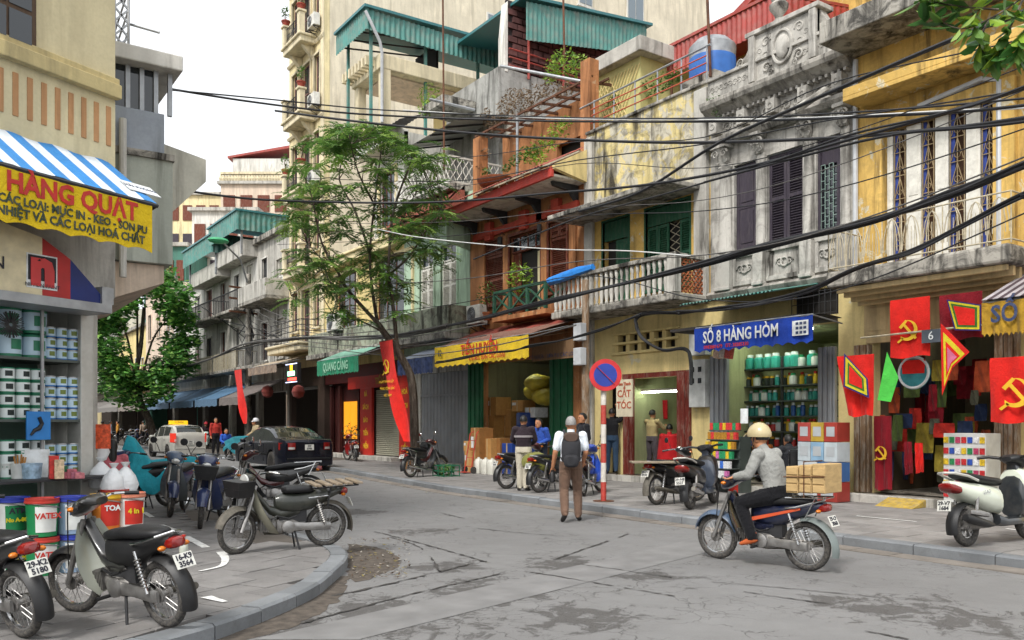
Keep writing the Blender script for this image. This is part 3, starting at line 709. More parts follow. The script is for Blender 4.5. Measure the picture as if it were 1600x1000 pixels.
m.build('cornice',STUCCO_D,B2,bevel=.01);m=MB();mould(m,[(0,8.5),(.12,8.52),(.22,8.6),(.34,8.66),(.38,8.74),(.38,8.82),(.2,8.9),(0,8.92)],y0,y1);m.build('cornice',STUCCO_D,B2,bevel=.01)
m=MB()
for i in range(9):
 yy=y0+.25+(y1-y0-.5)*i/8
 if i%2==0:m.box(V-.22,V,yy-.11,yy+.11,8.12,8.42);m.torus((V-.22,yy,8.27),.06,.02,(1,0,0),10,5)
 else:
  for sg in(-1,1):scroll(m,yy+sg*.13,8.25,.12,sg)
for i in range(26):yy=y0+.1+(y1-y0-.2)*i/25;m.box(V-.17,V,yy-.03,yy+.03,8.44,8.5)
m.build('frieze_relief',STUCCO,B2,smooth=True,ang=30)
pc0,pc1=U(1283),U(1178)
m=MB();m.box(V-.1,V+.2,y0,y1,8.92,9.35);m.box(V-.16,V+.24,y0,y1,9.352,9.42);m.build('parapet',STUCCO,B2,bevel=.01)
m=MB();m.box(V-.13,V+.22,pc0,pc1,9.42,9.92);m.box(V-.21,V+.3,pc0-.08,pc1+.08,9.925,10.02);m.box(V-.2,V,pc0,pc0+.16,8.93,9.92);m.box(V-.2,V,pc1-.16,pc1,8.93,9.92)
m.build('pediment',STUCCO,B2,bevel=.012);mid=(pc0+pc1)/2;m=MB()
m.ball((V-.13,mid,9.45),(.06,.17,.25),16,8);m.build('medallion',STUCCO,B2,smooth=True);m=MB()
m.loft([[(V-.14-.03*sin(b_),mid+(.24+.035*cos(b_))*cos(a_),9.45+(.34+.035*cos(b_))*sin(a_))for b_ in[k*pi/3 for k in range(6)]]for a_ in[k*2*pi/28 for k in range(29)]],caps=False)
for sg in(-1,1):
 for k,(dy,dz,s_)in enumerate(((.42,.25,.12),(.42,-.05,.1),(.4,-.3,.12),(.3,.42,.07),(.3,-.42,.07),(.58,.1,.07))):scroll(m,mid+sg*dy,9.45+dz,s_,sg*(1 if k%2 else-1),V-.13)
for i in range(8):
 yy=y0+.15+i*.13
 scroll(m,yy,9.14,.08,(-1)**i,V-.1);scroll(m,y1-.15-i*.13,9.14,.08,(-1)**i,V-.1)
m.build('medallion_relief',STUCCO,B2,smooth=True,ang=30)
for sg in(-1,1):
 yy=(pc1 if sg>0 else pc0);m=MB();m.prism([(V-.06,yy,9.42),(V-.06,yy+sg*.55,9.42),(V-.06,yy+sg*.42,9.52),(V-.06,yy+sg*.18,9.62),(V-.06,yy,9.9)],(.2,0,0));scroll(m,yy+sg*.3,9.5,.1,sg,V-.08);m.build('volute',STUCCO_D,B2)
m=MB();m.lathe([(.1,0),(.14,.03),(.07,.1),(.09,.16),(.19,.3),(.2,.38),(.13,.45),(.16,.5),(.05,.56)],(V-.02,U(1218),10.02),14);m.build('urn_finial',STUCCO_D,B2,smooth=True)
pipe('drain_spout',[(V,U(1306),8.12),(V-.35,U(1306),8.1),(V-.75,U(1290)+.15,7.75)],.075,CONC_L,'',parent=B2)
for(p0,p1)in((1113,1140),(1282,1309)):
 q0,q1=U(p1),U(p0);n=7
 for i in range(n):m=MB();a_,b_=q0+(q1-q0)*i/n,q0+(q1-q0)*(i+1)/n-.008;m.box(V-.1-.03*(i%2),V-.01,a_,b_,.28,3.1);m.build('gate_slat',GREYDOOR,B2,bevel=.006)
m=MB();a,b=U(1308),U(1238)
for i in range(9):yy=a+(b-a)*i/8;m.tube([(V-.02,yy,3.75),(V-.02,yy,4.3)],.008,5)
for zz in(3.8,4.02,4.25):m.tube([(V-.02,a,zz),(V-.02,b,zz)],.008,5)
m.build('vent_grille',IRON,B2)
m=MB();m.box(V+.1,V+.12,a,b,3.75,4.3);m.build('vent_backing',DARKIN,B2)
m=MB();m.box(V-.45,V-.35,shop8[0],shop8[1]+.3,.1,.25);m.build('step',CONC_L,B2,bevel=.01)
m=MB();gy0,gy1=U(1218,V-1.3),U(1072,V-1.3)
corrugated(m,lambda a,b:(V-1.5+b*1.5,gy0+(gy1-gy0)*a,4.12+b*.28),1,1,.02,(0,0,1),26);m.build('metal_awning_roof',GRNROOF,B2)
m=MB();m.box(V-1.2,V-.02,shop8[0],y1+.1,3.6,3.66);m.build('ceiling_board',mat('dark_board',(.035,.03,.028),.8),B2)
# == WEATHERED YELLOW HOUSE WITH GREEN DOORS (barber)
y0,y1=13.32,17.75
B3=thing('shophouse','weathered yellow shophouse with green doors, baluster balcony and barber shop below','building',(V,(y0+y1)/2,0),group='shophouses along the street')
DA=rect(942,982,335,470);DA=(DA[0],DA[1],4.55,6.9);DB=rect(1009,1077,290,395);DB=(DB[0],DB[1],4.9,6.9)
barb=(U(1080),U(978),.26,2.72);dark=(U(966),U(946),.26,2.75);vent=(U(1057),U(962),3.42,3.86)
m=wall(MB(),V,V+.25,y0,y1,4.4,7.0,[DA,DB]);m.build('wall',YELLOW,B3)
m=wall(MB(),V,V+.25,y0,y1,7.0,9.42);m.build('upper_wall',OLDYEL,B3)
m=wall(MB(),V,V+.25,y0,y1,.1,4.4,[barb,dark,vent]);m.build('ground_floor_wall',YEL_LT,B3)
core(B3,y0,y1,4.4,9.3,8,OLDYEL);room(B3,barb[0]-.1,barb[1]+.05,2.9,3.6);room(B3,dark[0],dark[1]+.1,2.9,3,DARKIN)
m=MB();m.box(V-.06,V+.3,y0,y1,9.42,9.5);m.build('parapet_cap',CONC,B3,bevel=.02)
m=MB();m.box(V-1.2,V-.003,y0+.2,y1+.2,6.98,7.1);m.build('canopy_slab',CONC,B3,bevel=.02)
m=MB();m.box(V-.14,V,y0+.02,y0+.4,4.4,9.3);m.build('pilaster',CONC_L,B3,bevel=.02)
m=MB();m.box(V-.12,V,y1-.35,y1-.02,.1,9.3);m.build('pilaster',CONC_L,B3,bevel=.02)
a,b,c,d=DA;m=MB();m.box(V+.06,V+.1,a,b,d-.5,d);m.build('transom',GREEND,B3);frame(B3,a,b,c,d,V+.05,GREEND,.06,.06,False,'door_frame')
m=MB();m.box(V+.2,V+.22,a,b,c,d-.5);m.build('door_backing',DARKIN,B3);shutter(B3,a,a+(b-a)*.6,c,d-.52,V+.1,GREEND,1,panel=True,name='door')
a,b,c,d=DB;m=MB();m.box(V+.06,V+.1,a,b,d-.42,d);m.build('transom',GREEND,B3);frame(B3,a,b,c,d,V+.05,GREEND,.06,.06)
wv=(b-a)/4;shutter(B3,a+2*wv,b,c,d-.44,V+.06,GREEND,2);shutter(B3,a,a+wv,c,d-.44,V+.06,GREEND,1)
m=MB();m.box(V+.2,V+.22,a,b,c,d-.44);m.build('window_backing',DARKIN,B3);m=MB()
for i in range(8):
 z_=c+(d-.44-c)*i/8;zz=(d-.44-c)/8;m.bar((V+.12,a+wv,z_),(V+.12,a+2*wv,z_+zz),.014);m.bar((V+.12,a+2*wv,z_),(V+.12,a+wv,z_+zz),.014)
m.build('window_grille',CREAMIRON,B3)
vb=V-1.05;z0b,z1b=4.5,5.42
m=MB();m.box(vb-.06,V-.003,y0+.05,y1+.15,4.34,4.52);m.build('balcony_slab',CONC,B3,bevel=.03)
m=MB();m.box(vb-.05,vb+.14,y0+.05,y1+.15,z1b-.1,z1b);m.build('balcony_rail',CONC,B3,bevel=.015)
m=MB();m.box(vb-.06,vb+.15,y0+.05,y0+.3,4.52,z1b-.1);m.build('balcony_post',CONC_L,B3,bevel=.01)
m=MB();m.lathe([(.05,0),(.05,.05),(.035,.08),(.06,.28),(.045,.45),(.03,.6),(.048,.66),(.05,.8)],(0,0,0),10);me=m.mesh('baluster');me.materials.append(CONC_L);me.polygons.foreach_set('use_smooth',[True]*len(me.polygons))
for i in range(23):inst('baluster',me,B3,(vb+.045,y0+.42+i*.185,4.52),(0,0,R(0,6)))
m=MB();m.box(-.045,.045,-.02,.02,0,.1);m.box(-.045,.045,-.02,.02,.1,.12);s_=.14
bl=MB();bl.torus((0,0,0),.052,.022,(0,1,0),8,5);bme=bl.mesh('screen_block');bme.materials.append(TERRA)
for i in range(6):
 for j in range(6):inst('screen_block',bme,B3,(vb+.24+i*.13,y0+.12,4.6+j*.13))
m=MB();m.box(vb+.15,V,y0+.06,y0+.18,z1b-.1,z1b-.01);m.build('side_rail',CONC,B3,bevel=.01)
a,b,c,d=vent;m=MB()
for i in range(6):yy=a+(b-a)*i/5;m.box(V+.02,V+.2,yy-.07,yy+.07,c,d)
m.box(V-.05,V+.2,a-.1,b+.1,(c+d)/2-.03,(c+d)/2+.03);m.box(V-.06,V,a-.15,b+.15,c-.07,c);m.box(V-.05,V,a-.12,b+.12,d,d+.05);m.build('vent_block',YEL_LT,B3,bevel=.006)
m=MB();m.box(V+.21,V+.23,a,b,c,d);m.build('vent_backing',DARKIN,B3)
for(p0,p1,q)in((977,992,.5),(1061,1081,.02)):
 for i in range(3):a_,b_=U(p1)+(U(p0)-U(p1))*i/3,U(p1)+(U(p0)-U(p1))*(i+1)/3-.008;m=MB();m.box(V-.09-.02*(i%2),V-.005,a_,b_,.27,2.8);m.build('door_board',REDWOOD,B3,bevel=.006)
m=MB();m.box(V-.04,V-.004,barb[0]-.1,barb[1]+.1,2.72,2.84);m.build('door_lintel',REDWOOD,B3)
m=MB();m.box(V-.4,V-.352,barb[0]-.2,dark[1]+.3,.1,.27);m.build('step',CONC_L,B3,bevel=.01)
t=thing('terrace_railing','white and red pipe railing on the parapet of the weathered yellow house','railing',(V,15.5,9.5));m=MB();m2=MB()
for i in range(6):yy=y0+.2+(y1-y0-.4)*i/5;m.tube([(V+.1,yy,9.5),(V+.1,yy,10.35)],.02,6)
m.tube([(V+.1,y0+.1,10.35),(V+.1,y1+.4,10.3)],.025,6);m.build('post',GALV,t,smooth=True)
for zz in(9.75,9.95,10.12):m2 .tube([(V+.08,y0+.2,zz),(V+.08,y1-.1,zz)],.016,6)
m2 .build('rail',mat('orange_red_pipe','#b5523a',.5),t,smooth=True)
t=thing('water_tank','steel and blue roof water tank beside the red canopy','water tank',(V+1.0,U(1113,V+1.0),9.5));L=t.location.copy()
m=MB();m.lathe([(.54,.45),(.55,.9),(.57,1.2),(.57,1.25),(.4,1.42),(.12,1.48),(.12,1.53)],L,24);m.build('drum',GALV,t,smooth=True);m=MB();m.lathe([(.555,.45),(.558,.47),(.565,.95),(.56,.97)],L,24);m.build('blue_band',mat('tank_blue','#2f62a8',.5),t,smooth=True)
m=MB();m.box(L.x-.55,L.x+.55,L.y-.55,L.y+.55,9.32,9.94);m.build('stand',CONC,t)
t=thing('metal_canopy','red corrugated metal canopy over the roof terrace behind the water tank','canopy',(17,15.8,9.4));vR=17.0;ya,yb=U(1212,vR),U(975,vR)
m=MB();corrugated(m,lambda a,b:(vR,ya+(yb-ya)*a,11.25+.75*b),1,1,.02,(-1,0,0),34);m.build('fascia',REDROOF,t)
m=MB();m.prism([(vR-.05,ya,12.02),(vR+5,ya,12.9),(vR+5,ya,12.98),(vR-.05,ya,12.1)],(0,yb-ya,0));m.build('roof_sheet',REDROOF,t)
m=MB();corrugated(m,lambda a,b:(vR+a*5,ya,11.25+(.75+.88*a)*b),1,1,.02,(0,-1,0),20);m.build('side_fascia',REDROOF,t)
for k in range(4):m=MB();yy=ya+.1+(yb-ya-.2)*k/3;m.tube([(vR+.1,yy,9.3),(vR+.1,yy,11.3)],.035,8);m.build('post',RUST,t,smooth=True)
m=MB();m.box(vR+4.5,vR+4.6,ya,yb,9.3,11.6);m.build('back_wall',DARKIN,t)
# == OCHRE HOUSE
y0,y1=17.75,23.75
B4=thing('shophouse','ochre orange house with tiled eave, brown shutters and green balcony','building',(V,(y0+y1)/2,0),group='shophouses along the street')
SA=rect(757,788,352,446);SB=rect(858,886,322,432);DC=rect(797,846,340,455)
SA=(SA[0],SA[1],5.35,7.35);SB=(SB[0],SB[1],5.35,7.35);DC=(DC[0],DC[1],4.75,7.3);shopO=(U(868),U(753),.26,3.5)
m=wall(MB(),V,V+.25,y0,y1,4.3,8.6,[SA,SB,DC]);m.build('wall',ORANGE,B4);m=wall(MB(),V,V+.25,y0,y1,.1,4.3,[shopO]);m.build('ground_floor_wall',ORANGE,B4)
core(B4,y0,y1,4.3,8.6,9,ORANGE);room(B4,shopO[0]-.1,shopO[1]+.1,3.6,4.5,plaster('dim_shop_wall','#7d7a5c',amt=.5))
for q in(SA,SB):shutter(B4,q[0],q[1],q[2],q[3]-.45,V+.05,BROWNSH,1);shutter(B4,q[0],q[1],q[3]-.43,q[3],V+.05,BROWNSH,2);frame(B4,*q,V+.02,BROWNSH,.07,.07)
a,b,c,d=DC;frame(B4,*DC,V+.03,BROWNSH,.1,.09,False,'door_frame');window(B4,a,b,d-.5,d,V+.08,BROWNSH,GLASS,4,1,'transom');shutter(B4,b-.4,b,c,d-.52,V+.12,BROWNSH,1,panel=True,name='door')
m=MB();m.box(V+.2,V+.22,a,b,c,d-.5);m.build('door_backing',DARKIN,B4);m=MB();m.grid(lambda p,q:(V+.15+.02*sin(p*20),a+.1+p*.3,c+q*(d-.6-c)),20,2);m.build('curtain',cloth('cream_curtain','#c9bf9a'),B4)
for k,yy in enumerate((U(755),U(792),U(852),U(897))):m=MB();m.box(V-.07,V,yy-.13,yy+.13,4.4,7.4);m.build('pilaster',ORANGE,B4,bevel=.012)
REDB=mat('brick_red_moulding','#a8402f',.7,var=.15)
for i in range(3):
 yy=(U(768),U(822),U(873))[i];m=MB();m.box(V-.12,V,yy-.95,yy+.95,7.5,7.72);m.box(V-.17,V,yy-.17,yy+.17,7.38,7.95);m.box(V-.2,V,yy-.3,yy+.3,7.53,7.69);m.build('ornament_band',REDB,B4,bevel=.015)
m=MB();m.box(V-1.15,V-.003,y0,y1+.1,8.14,8.2);m.build('soffit',WHITEP,B4)
m=MB();mould(m,[(1.16,8.1),(1.26,8.1),(1.26,8.36),(1.16,8.36)],y0-.05,y1+.15);m.build('fascia',mat('red_fascia','#b23a30',.5,var=.15,dust=.15),B4,bevel=.01)
for k in range(4):yy=y0+.4+(y1-y0-.8)*k/3;m=MB();m.prism([(V,yy-.06,8.14),(V-.9,yy-.06,8.14),(V-.85,yy-.06,8.02),(V-.3,yy-.06,7.95),(V,yy-.06,7.6)],(0,.12,0));m.build('bracket',IRON,B4,bevel=.01)
rows,colsn=8,46;ti=MB();ti.loft([[(x_,sg*.065*cos(t*pi/4),z_+.035*sin(t*pi/4))for t in range(5)for sg in(1,)]for x_,z_ in((0,0),(-.2,-.105))],caps=False,closed=False);tme=ti.mesh('roof_tile');tme.materials.append(TILE)
allt=[(V-.1-i*.17,y0+(y1-y0+.1)*(j+.5)/colsn,9.08-i*.088)for i in range(rows)for j in range(colsn)];rest=MB()
for k,(x_,yy,zz)in enumerate(sorted(allt,key=lambda q:q[1])):
 if k<300:inst('roof_tile',tme,B4,(x_+R(-.01,.01),yy,zz),(R(-.03,.03),0,R(-.04,.04)))
 else:rest.add([(v_[0]+x_,v_[1]+yy,v_[2]+zz)for v_ in ti.v],ti.f)
stuff(rest.build('roof_tiles_rest',TILE,B4,fix=False));m=MB();m.prism([(V-1.2,y0,8.36),(V+.05,y0,9.0),(V+.05,y0,8.3),(V-1.2,y0,8.3)],(0,y1-y0+.1,0));m.build('roof_deck',TILE,B4)
m=MB();m.prism([(V-1.2,y0-.02,8.3),(V-1.2,y0-.02,8.42),(V+.2,y0-.02,9.15),(V+.2,y0-.02,8.05)],(0,-.14,0));m.build('gable_end',YEL_LT,B4)
m=wall(MB(),V+1.3,V+1.5,y0,y1,8.6,11.3,[(y0+1.8,y0+3.0,8.8,10.2)]);m.build('terrace_wall',ORANGE,B4);m=MB();m.box(V+1.6,V+1.7,y0,y1,8.6,10.6);m.build('terrace_backing',DARKIN,B4)
for yy in(y0+.2,y1-.2):m=MB();m.box(V+.1,V+.45,yy-.2,yy+.2,8.6,11.6 if yy<20 else 11.0);m.build('terrace_post',ORANGE,B4,bevel=.02)
m=MB()
for i in range(9):m.bar((V+.15,y0+.3+i*.66,11.05),(V+1.9,y0+.3+i*.66,11.25),.05,.07)
for i in range(3):m.bar((V+.2+i*.6,y0,11.1+i*.07),(V+.2+i*.6,y1,11.1+i*.07),.05,.06)
m.build('trellis',RUST,B4);m=MB();m.box(V-.02,V+.08,y0+.3,y1-.3,9.05,9.1)
for i in range(13):m.box(V+.0,V+.04,y0+.4+i*.43,y0+.44+i*.43,8.7,9.1)
m.build('terrace_railing',CREAMIRON,B4);m=MB();m.tube([(V+.2,U(800),8.9),(V+.2,U(800),11.1)],.045,8);m.build('terrace_pole',GALV,B4,smooth=True)
m=MB();m.lathe([(.16,-.2),(.5,-.05),(.62,.12),(.62,.16),(.5,.1)],(V+.25,U(765),9.25),16);m.build('terrace_bowl',TERRA,B4,smooth=True)
vg=V-.75;gy0,gy1=U(852,vg),U(772,vg);m=MB();m.box(vg-.03,V,gy0-.05,gy1+.05,4.62,4.75);m.build('balcony_slab',ORANGE,B4)
GRNW=mat('dark_green_timber','#1f4f3c',.6,var=.2,dust=.15);rl=MB();n=3
rl.box(vg-.04,vg+.06,gy0,gy1,5.45,5.52);rl.box(vg-.02,vg+.04,gy0,gy1,4.82,4.88);rl.box(vg+.06,V,gy0,gy0+.08,5.45,5.52);rl.box(vg+.06,V,gy1-.08,gy1,5.45,5.52)
for i in range(n+1):
 yy=gy0+(gy1-gy0)*i/n;rl.box(vg-.03,vg+.05,yy-.045,yy+.045,4.76,5.45)
 if i<n:
  y2=gy0+(gy1-gy0)*(i+1)/n;rl.bar((vg+.01,yy,4.88),(vg+.01,y2,5.45),.04,.05);rl.bar((vg+.016,y2,4.88),(vg+.016,yy,5.45),.04,.05)
rl.bar((vg,gy0+.03,4.88),(V,gy0+.03,5.45),.04,.05);rl.bar((vg,gy0+.04,5.45),(V,gy0+.04,4.88),.04,.05);rl.build('balcony_railing',GRNW,B4)
for q in(U(790),U(852)):
 m=MB();p=Vector((V-.22,q,7.25));m.lathe([(.03,.1),(.07,.08),(.075,-.12),(.04,-.15)],p,8);m.tube([(V,q,7.4),(V-.15,q,7.5),(V-.22,q,7.38)],.012,6);m.build('wall_lamp',IRON,B4)
for(p0,p1)in((735,756),(863,896)):
 q0,q1=U(p1),U(p0);n=6
 for i in range(n):m=MB();a_,b_=q0+(q1-q0)*i/n,q0+(q1-q0)*(i+1)/n-.006;m.box(V-.08-.03*(i%2),V-.006,a_,b_,.28,3.5);m.build('shutter_slat',GREENS,B4,bevel=.006)
m=MB();m.box(V-.4,V-.352,shopO[0]-.4,shopO[1]+.4,.1,.26);m.build('step',CONC_L,B4)
AWR=cloth('brown_awning_canvas','#7d5a4c',.15);AWRD=mat('rust_red_sheet','#8a3a2e',.7,var=.25,dust=.25)
m=MB();m.sheet(lambda a,b:(V-.05-b*1.0,y0+.2+a*(y1-y0-.6),4.55-b*.42+.02*sin(a*30)),30,3,.03,(0,0,1));m.build('upper_awning',AWRD,B4)
m=MB();m.sheet(lambda a,b:(V-.15-b*1.0,y0+.0+a*1.6,4.1-b*.16),4,2,.03,(0,0,1));m.build('loose_sheet',mat('pale_fibre_sheet','#b7a98d',.8,dust=.3),B4);m=MB();m.sheet(lambda a,b:(V-.25-b*1.05,y1-1.7+a*1.4,4.1-b*.16),4,2,.03,(0,0,1));m.build('loose_sheet',MC['pale_fibre_sheet'],B4)
# == MINT GREEN HOUSE
y0,y1=23.75,28.45
B5=thing('shophouse','narrow mint green house with white louvred windows and grey metal doors','building',(V,(y0+y1)/2,0),group='shophouses along the street')
W1=rect(656,678,400,476);W2=rect(689,714,385,470);W1=(W1[0],W1[1],5.55,7.75);W2=(W2[0],W2[1],5.55,7.75);gate=(U(733),U(657),.2,3.35)
m=wall(MB(),V,V+.25,y0,y1,4.0,8.9,[W1,W2]);m.build('wall',MINT,B5);m=wall(MB(),V,V+.25,y0,y1,.1,4.0,[gate]);m.build('ground_floor_wall',CONC_L,B5);core(B5,y0,y1,4.0,9.4,9,MINT)
for q in(W1,W2):shutter(B5,q[0],q[1],q[2],q[3]-.6,V+.06,WHSH,2);window(B5,q[0],q[1],q[3]-.56,q[3],V+.08,WHSH,GLASS,2,1,'transom');frame(B5,*q,V+.02,MINT,.09,.06)
n=14
for i in range(n):m=MB();a_,b_=gate[0]+(gate[1]-gate[0])*i/n,gate[0]+(gate[1]-gate[0])*(i+1)/n;m.prism([(V+.06,a_,.22),(V+.02,a_+.05,.22),(V+.02,b_-.05,.22),(V+.06,b_,.22),(V+.1,b_,.22),(V+.1,a_,.22)],(0,0,2.3));m.build('gate_panel',GREYDOOR,B5)
m=MB();m.box(V+.0,V+.1,gate[0],gate[1],2.52,2.58);m.build('gate_rail',GREYDOOR,B5)
for i in range(n):m=MB();a_,b_=gate[0]+(gate[1]-gate[0])*i/n,gate[0]+(gate[1]-gate[0])*(i+1)/n;m.prism([(V+.06,a_,2.58),(V+.02,a_+.05,2.58),(V+.02,b_-.05,2.58),(V+.06,b_,2.58),(V+.1,b_,2.58),(V+.1,a_,2.58)],(0,0,.76));m.build('gate_panel',GREYDOOR,B5)
m=MB();m.box(V-.85,V-.003,y0,36,4.55,5.45);m.build('balcony_parapet',plaster('peeling_green_concrete','#a5aa96','#35332c',1.0,'#8b8576',.45,mould=.6),B5,bevel=.02)
m=MB();m.box(V-.95,V-.003,y0,36,4.35,4.55);m.build('balcony_slab',CONC,B5,bevel=.02)
m=MB();m.prism([(V-.8,y0+.5,8.7),(V+.1,y0+.5,9.6),(V+.1,y0+.5,8.6),(V-.8,y0+.5,8.6)],(0,y1-y0-.5,0));m.build('pent_roof_deck',TILE,B5)
rest=MB()
for i in range(9):
 for j in range(34):
  p=(V-.02-i*.09,y0+.55+(y1-y0-.6)*(j+.5)/34,9.56-i*.09);rest.add([(v_[0]*.6+p[0],v_[1]*.95+p[1],v_[2]*.9+p[2])for v_ in ti.v],ti.f)
stuff(rest.build('pent_roof_tiles',TILE,B5,fix=False));m=MB();m.prism([(V-.95,y0-.06,7.5),(V-.02,y0-.06,7.3),(V-.02,y0-.06,8.2),(V-.95,y0-.06,8.3)],(0,.14,0));m.build('party_wall_bracket',MINT,B5,bevel=.02)
m=MB();m.box(V-.5,V+3,y0+.5,y1,9.4,9.62);m.build('upper_slab',CONC,B5,bevel=.02);vr=V-.45;rl=MB();ya,yb=y0+.55,y1-.05
for zz in(9.66,10.5):rl.bar((vr,ya,zz),(vr,yb,zz),.05,.06);rl.bar((vr,ya,zz),(V+1.6,ya,zz),.05,.06)
for i in range(17):
 yy=ya+(yb-ya)*i/17
 for sg in(-1,1):rl.tube([(vr,yy+.13+sg*(.1*cos(t*pi/5)),9.68+.8*t/10)for t in range(11)],.016,5)
for i in range(8):
 xx=vr+2.0*i/8
 for sg in(-1,1):rl.tube([(xx+.12+sg*.1*cos(t*pi/5),ya,9.68+.8*t/10)for t in range(11)],.016,5)
rl.build('balcony_railing',mat('white_painted_iron','#cfccc2',.6,dust=.4),B5)
m=MB();m.box(V+1.8,V+1.95,y0+.2,y1+.1,9.6,12.4);m.build('upper_wall',CONC,B5);m=MB();corrugated(m,lambda a,b:(V+1.75,y0+.5+a*3.6,9.7+b*1.7),1,1,.03,(-1,0,0),12);m.build('corrugated_screen',mat('grey_fibre_sheet','#77746c',.8,var=.3,scale=3,dust=.3),B5)
for k in range(4):m=MB();yy=y0+.4+k*.95;m.sheet(lambda a,b:(V+1.8-b*2.0,yy+a*.9,12.3-b*.55),2,2,.012,(0,0,1));m.build('roof_pane',mat('translucent_sheet','#a9adaa',.35,var=.1,dust=.3),B5)
m=MB()
for k in range(5):yy=y0+.38+k*.95;m.bar((V+1.85,yy,12.27),(V-.25,yy,11.7),.04,.06)
m.build('roof_rafter',IRON,B5);m=MB();m.sheet(lambda a,b:(V-.1-b*.9,y1-1.6+a*1.6,12.7-b*.35+.02*sin(a*40)),30,2,.02,(0,0,1));m.build('slate_roof',mat('old_slate_sheet','#5a5a60',.8,var=.3,dust=.3),B5)
m=MB();m.box(V+.3,V+2.4,y1-2.4,y1-.8,13.0,13.3);m.build('roof_hatch_slab',CONC,B5)
# == PERGOLA HOUSE (red shop below)
y0,y1=28.45,36.1
B6=thing('shophouse','cream house with pergola roof terrace and green metal canopy above the red shop','building',(V,(y0+y1)/2,0),group='shophouses along the street')
o1=rect(588,645,400,478);o1=(o1[0],o1[1],5.5,8.0);o2=(32.6,34.8,5.5,8.0);sh6=(U(645),U(495),.26,3.3)
y2=31.0;m=wall(MB(),V,V+.25,y0,y1,4.0,8.9,[o1,o2]);m.build('wall',YEL_LT,B6);m=wall(MB(),V,V+.25,y0,y2,8.9,12.6,[(29.1,30.5,9.2,11.4)]);m.build('upper_wall',WHITEP,B6);m=wall(MB(),V,V+.25,y0,y1,.1,4.0,[sh6]);m.build('ground_floor_wall',mat('dark_red_paint','#5c1f1c',.6,var=.2),B6)
core(B6,y0,y1,4.0,8.9,11,WHITEP);core(B6,y0,y2,8.9,12.6,11,WHITEP)
for q in(o1,o2,(29.1,30.5,9.2,11.4)):window(B6,*q,V+.1,BROWNSH,GLASS,4,1);frame(B6,*q,V+.02,CREAM,.12,.1)
m=MB();m.box(V-.4,V-.003,28.6,36,8.3,8.6);m.box(V-.5,V-.003,28.6,36,8.6,8.7);m.build('ledge',CREAM,B6,bevel=.02);m=MB();m.box(V-.85,V+.2,y0,y2,12.0,12.7);m.build('terrace_parapet',WHITEP,B6,bevel=.03)
vp=13.9
m=MB();m.box(vp,vp+.35,y0,y0+.35,12.6,14.9);m.build('pergola_column',CREAM_D,B6,bevel=.02);m=MB();m.box(vp,vp+.35,y2-.4,y2-.05,12.6,14.9);m.build('pergola_column',CREAM_D,B6,bevel=.02)
m=MB();m.box(vp-.1,19.5,y0-.02,y0+.42,14.75,15.3);m.build('pergola_beam',CREAM_D,B6,bevel=.03);m=MB();m.box(vp-.1,vp+.4,y0+.42,y2,14.75,15.2);m.build('pergola_beam',CREAM_D,B6,bevel=.03)
for i in range(8):m=MB();yy=y0+.5+i*.3;m.box(vp-.45,18,yy,yy+.12,14.95,15.32);m.build('pergola_rib',CREAM_D,B6,bevel=.02)
m=MB();m.box(17.5,17.7,y0,y2,12.6,15.0);m.build('terrace_wall',YEL_LT,B6);m=MB();m.box(vp+.4,17.6,y0+.42,y2,14.7,14.76);m.build('terrace_ceiling',PINKP,B6)
vc=13.2;cy0,cy1=y0-.1,31.1
m=MB();corrugated(m,lambda a,b:(vc,cy0+(cy1-cy0)*a,15.98+.75*b),1,1,.025,(-1,0,0),14);m.build('canopy_fascia',GRNROOF,B6);m=MB();corrugated(m,lambda a,b:(vc+7.2*a,cy0,15.98+.75*b-.1*a),1,1,.025,(0,-1,0),34);m.build('canopy_fascia',GRNROOF,B6)
m=MB();m.prism([(vc-.12,cy0-.12,16.74),(vc+7.3,cy0-.12,16.9),(vc+7.3,cy0-.12,17.0),(vc-.12,cy0-.12,16.84)],(0,cy1-cy0+.1,0));m.build('canopy_roof',mat('green_metal_cap','#356e72',.4,var=.1),B6)
for(xx,yy)in((vc+.3,cy0+.3),(vc+2.6,cy0+.3),(vc+5,cy0+.3),(vc+.3,cy1-.4)):m=MB();m.box(xx,xx+.1,yy,yy+.1,12.6,16.7);m.build('canopy_post',GRNROOF,B6)
m=MB();m.box(vc+3.5,vc+3.6,cy0+1.0,cy1,15.2,16.7);m.build('canopy_back',DARKIN,B6);m=MB()
for k in range(3):m.bar((vc+.1,cy0+.6+k*.8,16.1),(vc+3.5,cy0+.6+k*.8,16.6),.05)
m.build('canopy_truss',IRON,B6);pipe('drain_pipe',[(vc-.06,cy0-.06,16.6),(vc+.5,cy0-.1,15.6),(vp-.06,y0-.08,15.3),(vp-.06,y0-.08,12.7)],.06,PIPE,'',parent=B6)
REDP=mat('red_shop_panel','#b52a20',.5,var=.1);SHUT=mat('roller_shutter_grey','#a9a795',.5,.2,var=.08,dust=.15)
for(p0,p1,lab)in((566,584,0),(627,645,1)):
 q0,q1=U(p1),U(p0);m=MB();m.box(V-.1,V+.02,q0,q1,.27,3.0);m.build('red_pillar',REDP,B6,bevel=.01)
 for k,s in enumerate(('BÀ','SÁCH','BÁO','TIẾN','HIỀN')if not lab else('HOÀ','SÁCH','BÁO','TIẾN','HIỀN')):lettering('gold_lettering',s,GOLD,B6,(V-.1,(q0+q1)/2,2.75-k*.53),RT,UPV,.26,squash=.8,bold=.01)
q0,q1=U(627)+.02,U(585)-.02;n=34
for i in range(n):m=MB();zz=.3+2.6*i/n;m.prism([(V+.1,q0,zz),(V+.06,q0,zz+.02),(V+.06,q0,zz+.055),(V+.1,q0,zz+.074)],(0,q1-q0,0));m.build('shutter_slat',SHUT,B6)
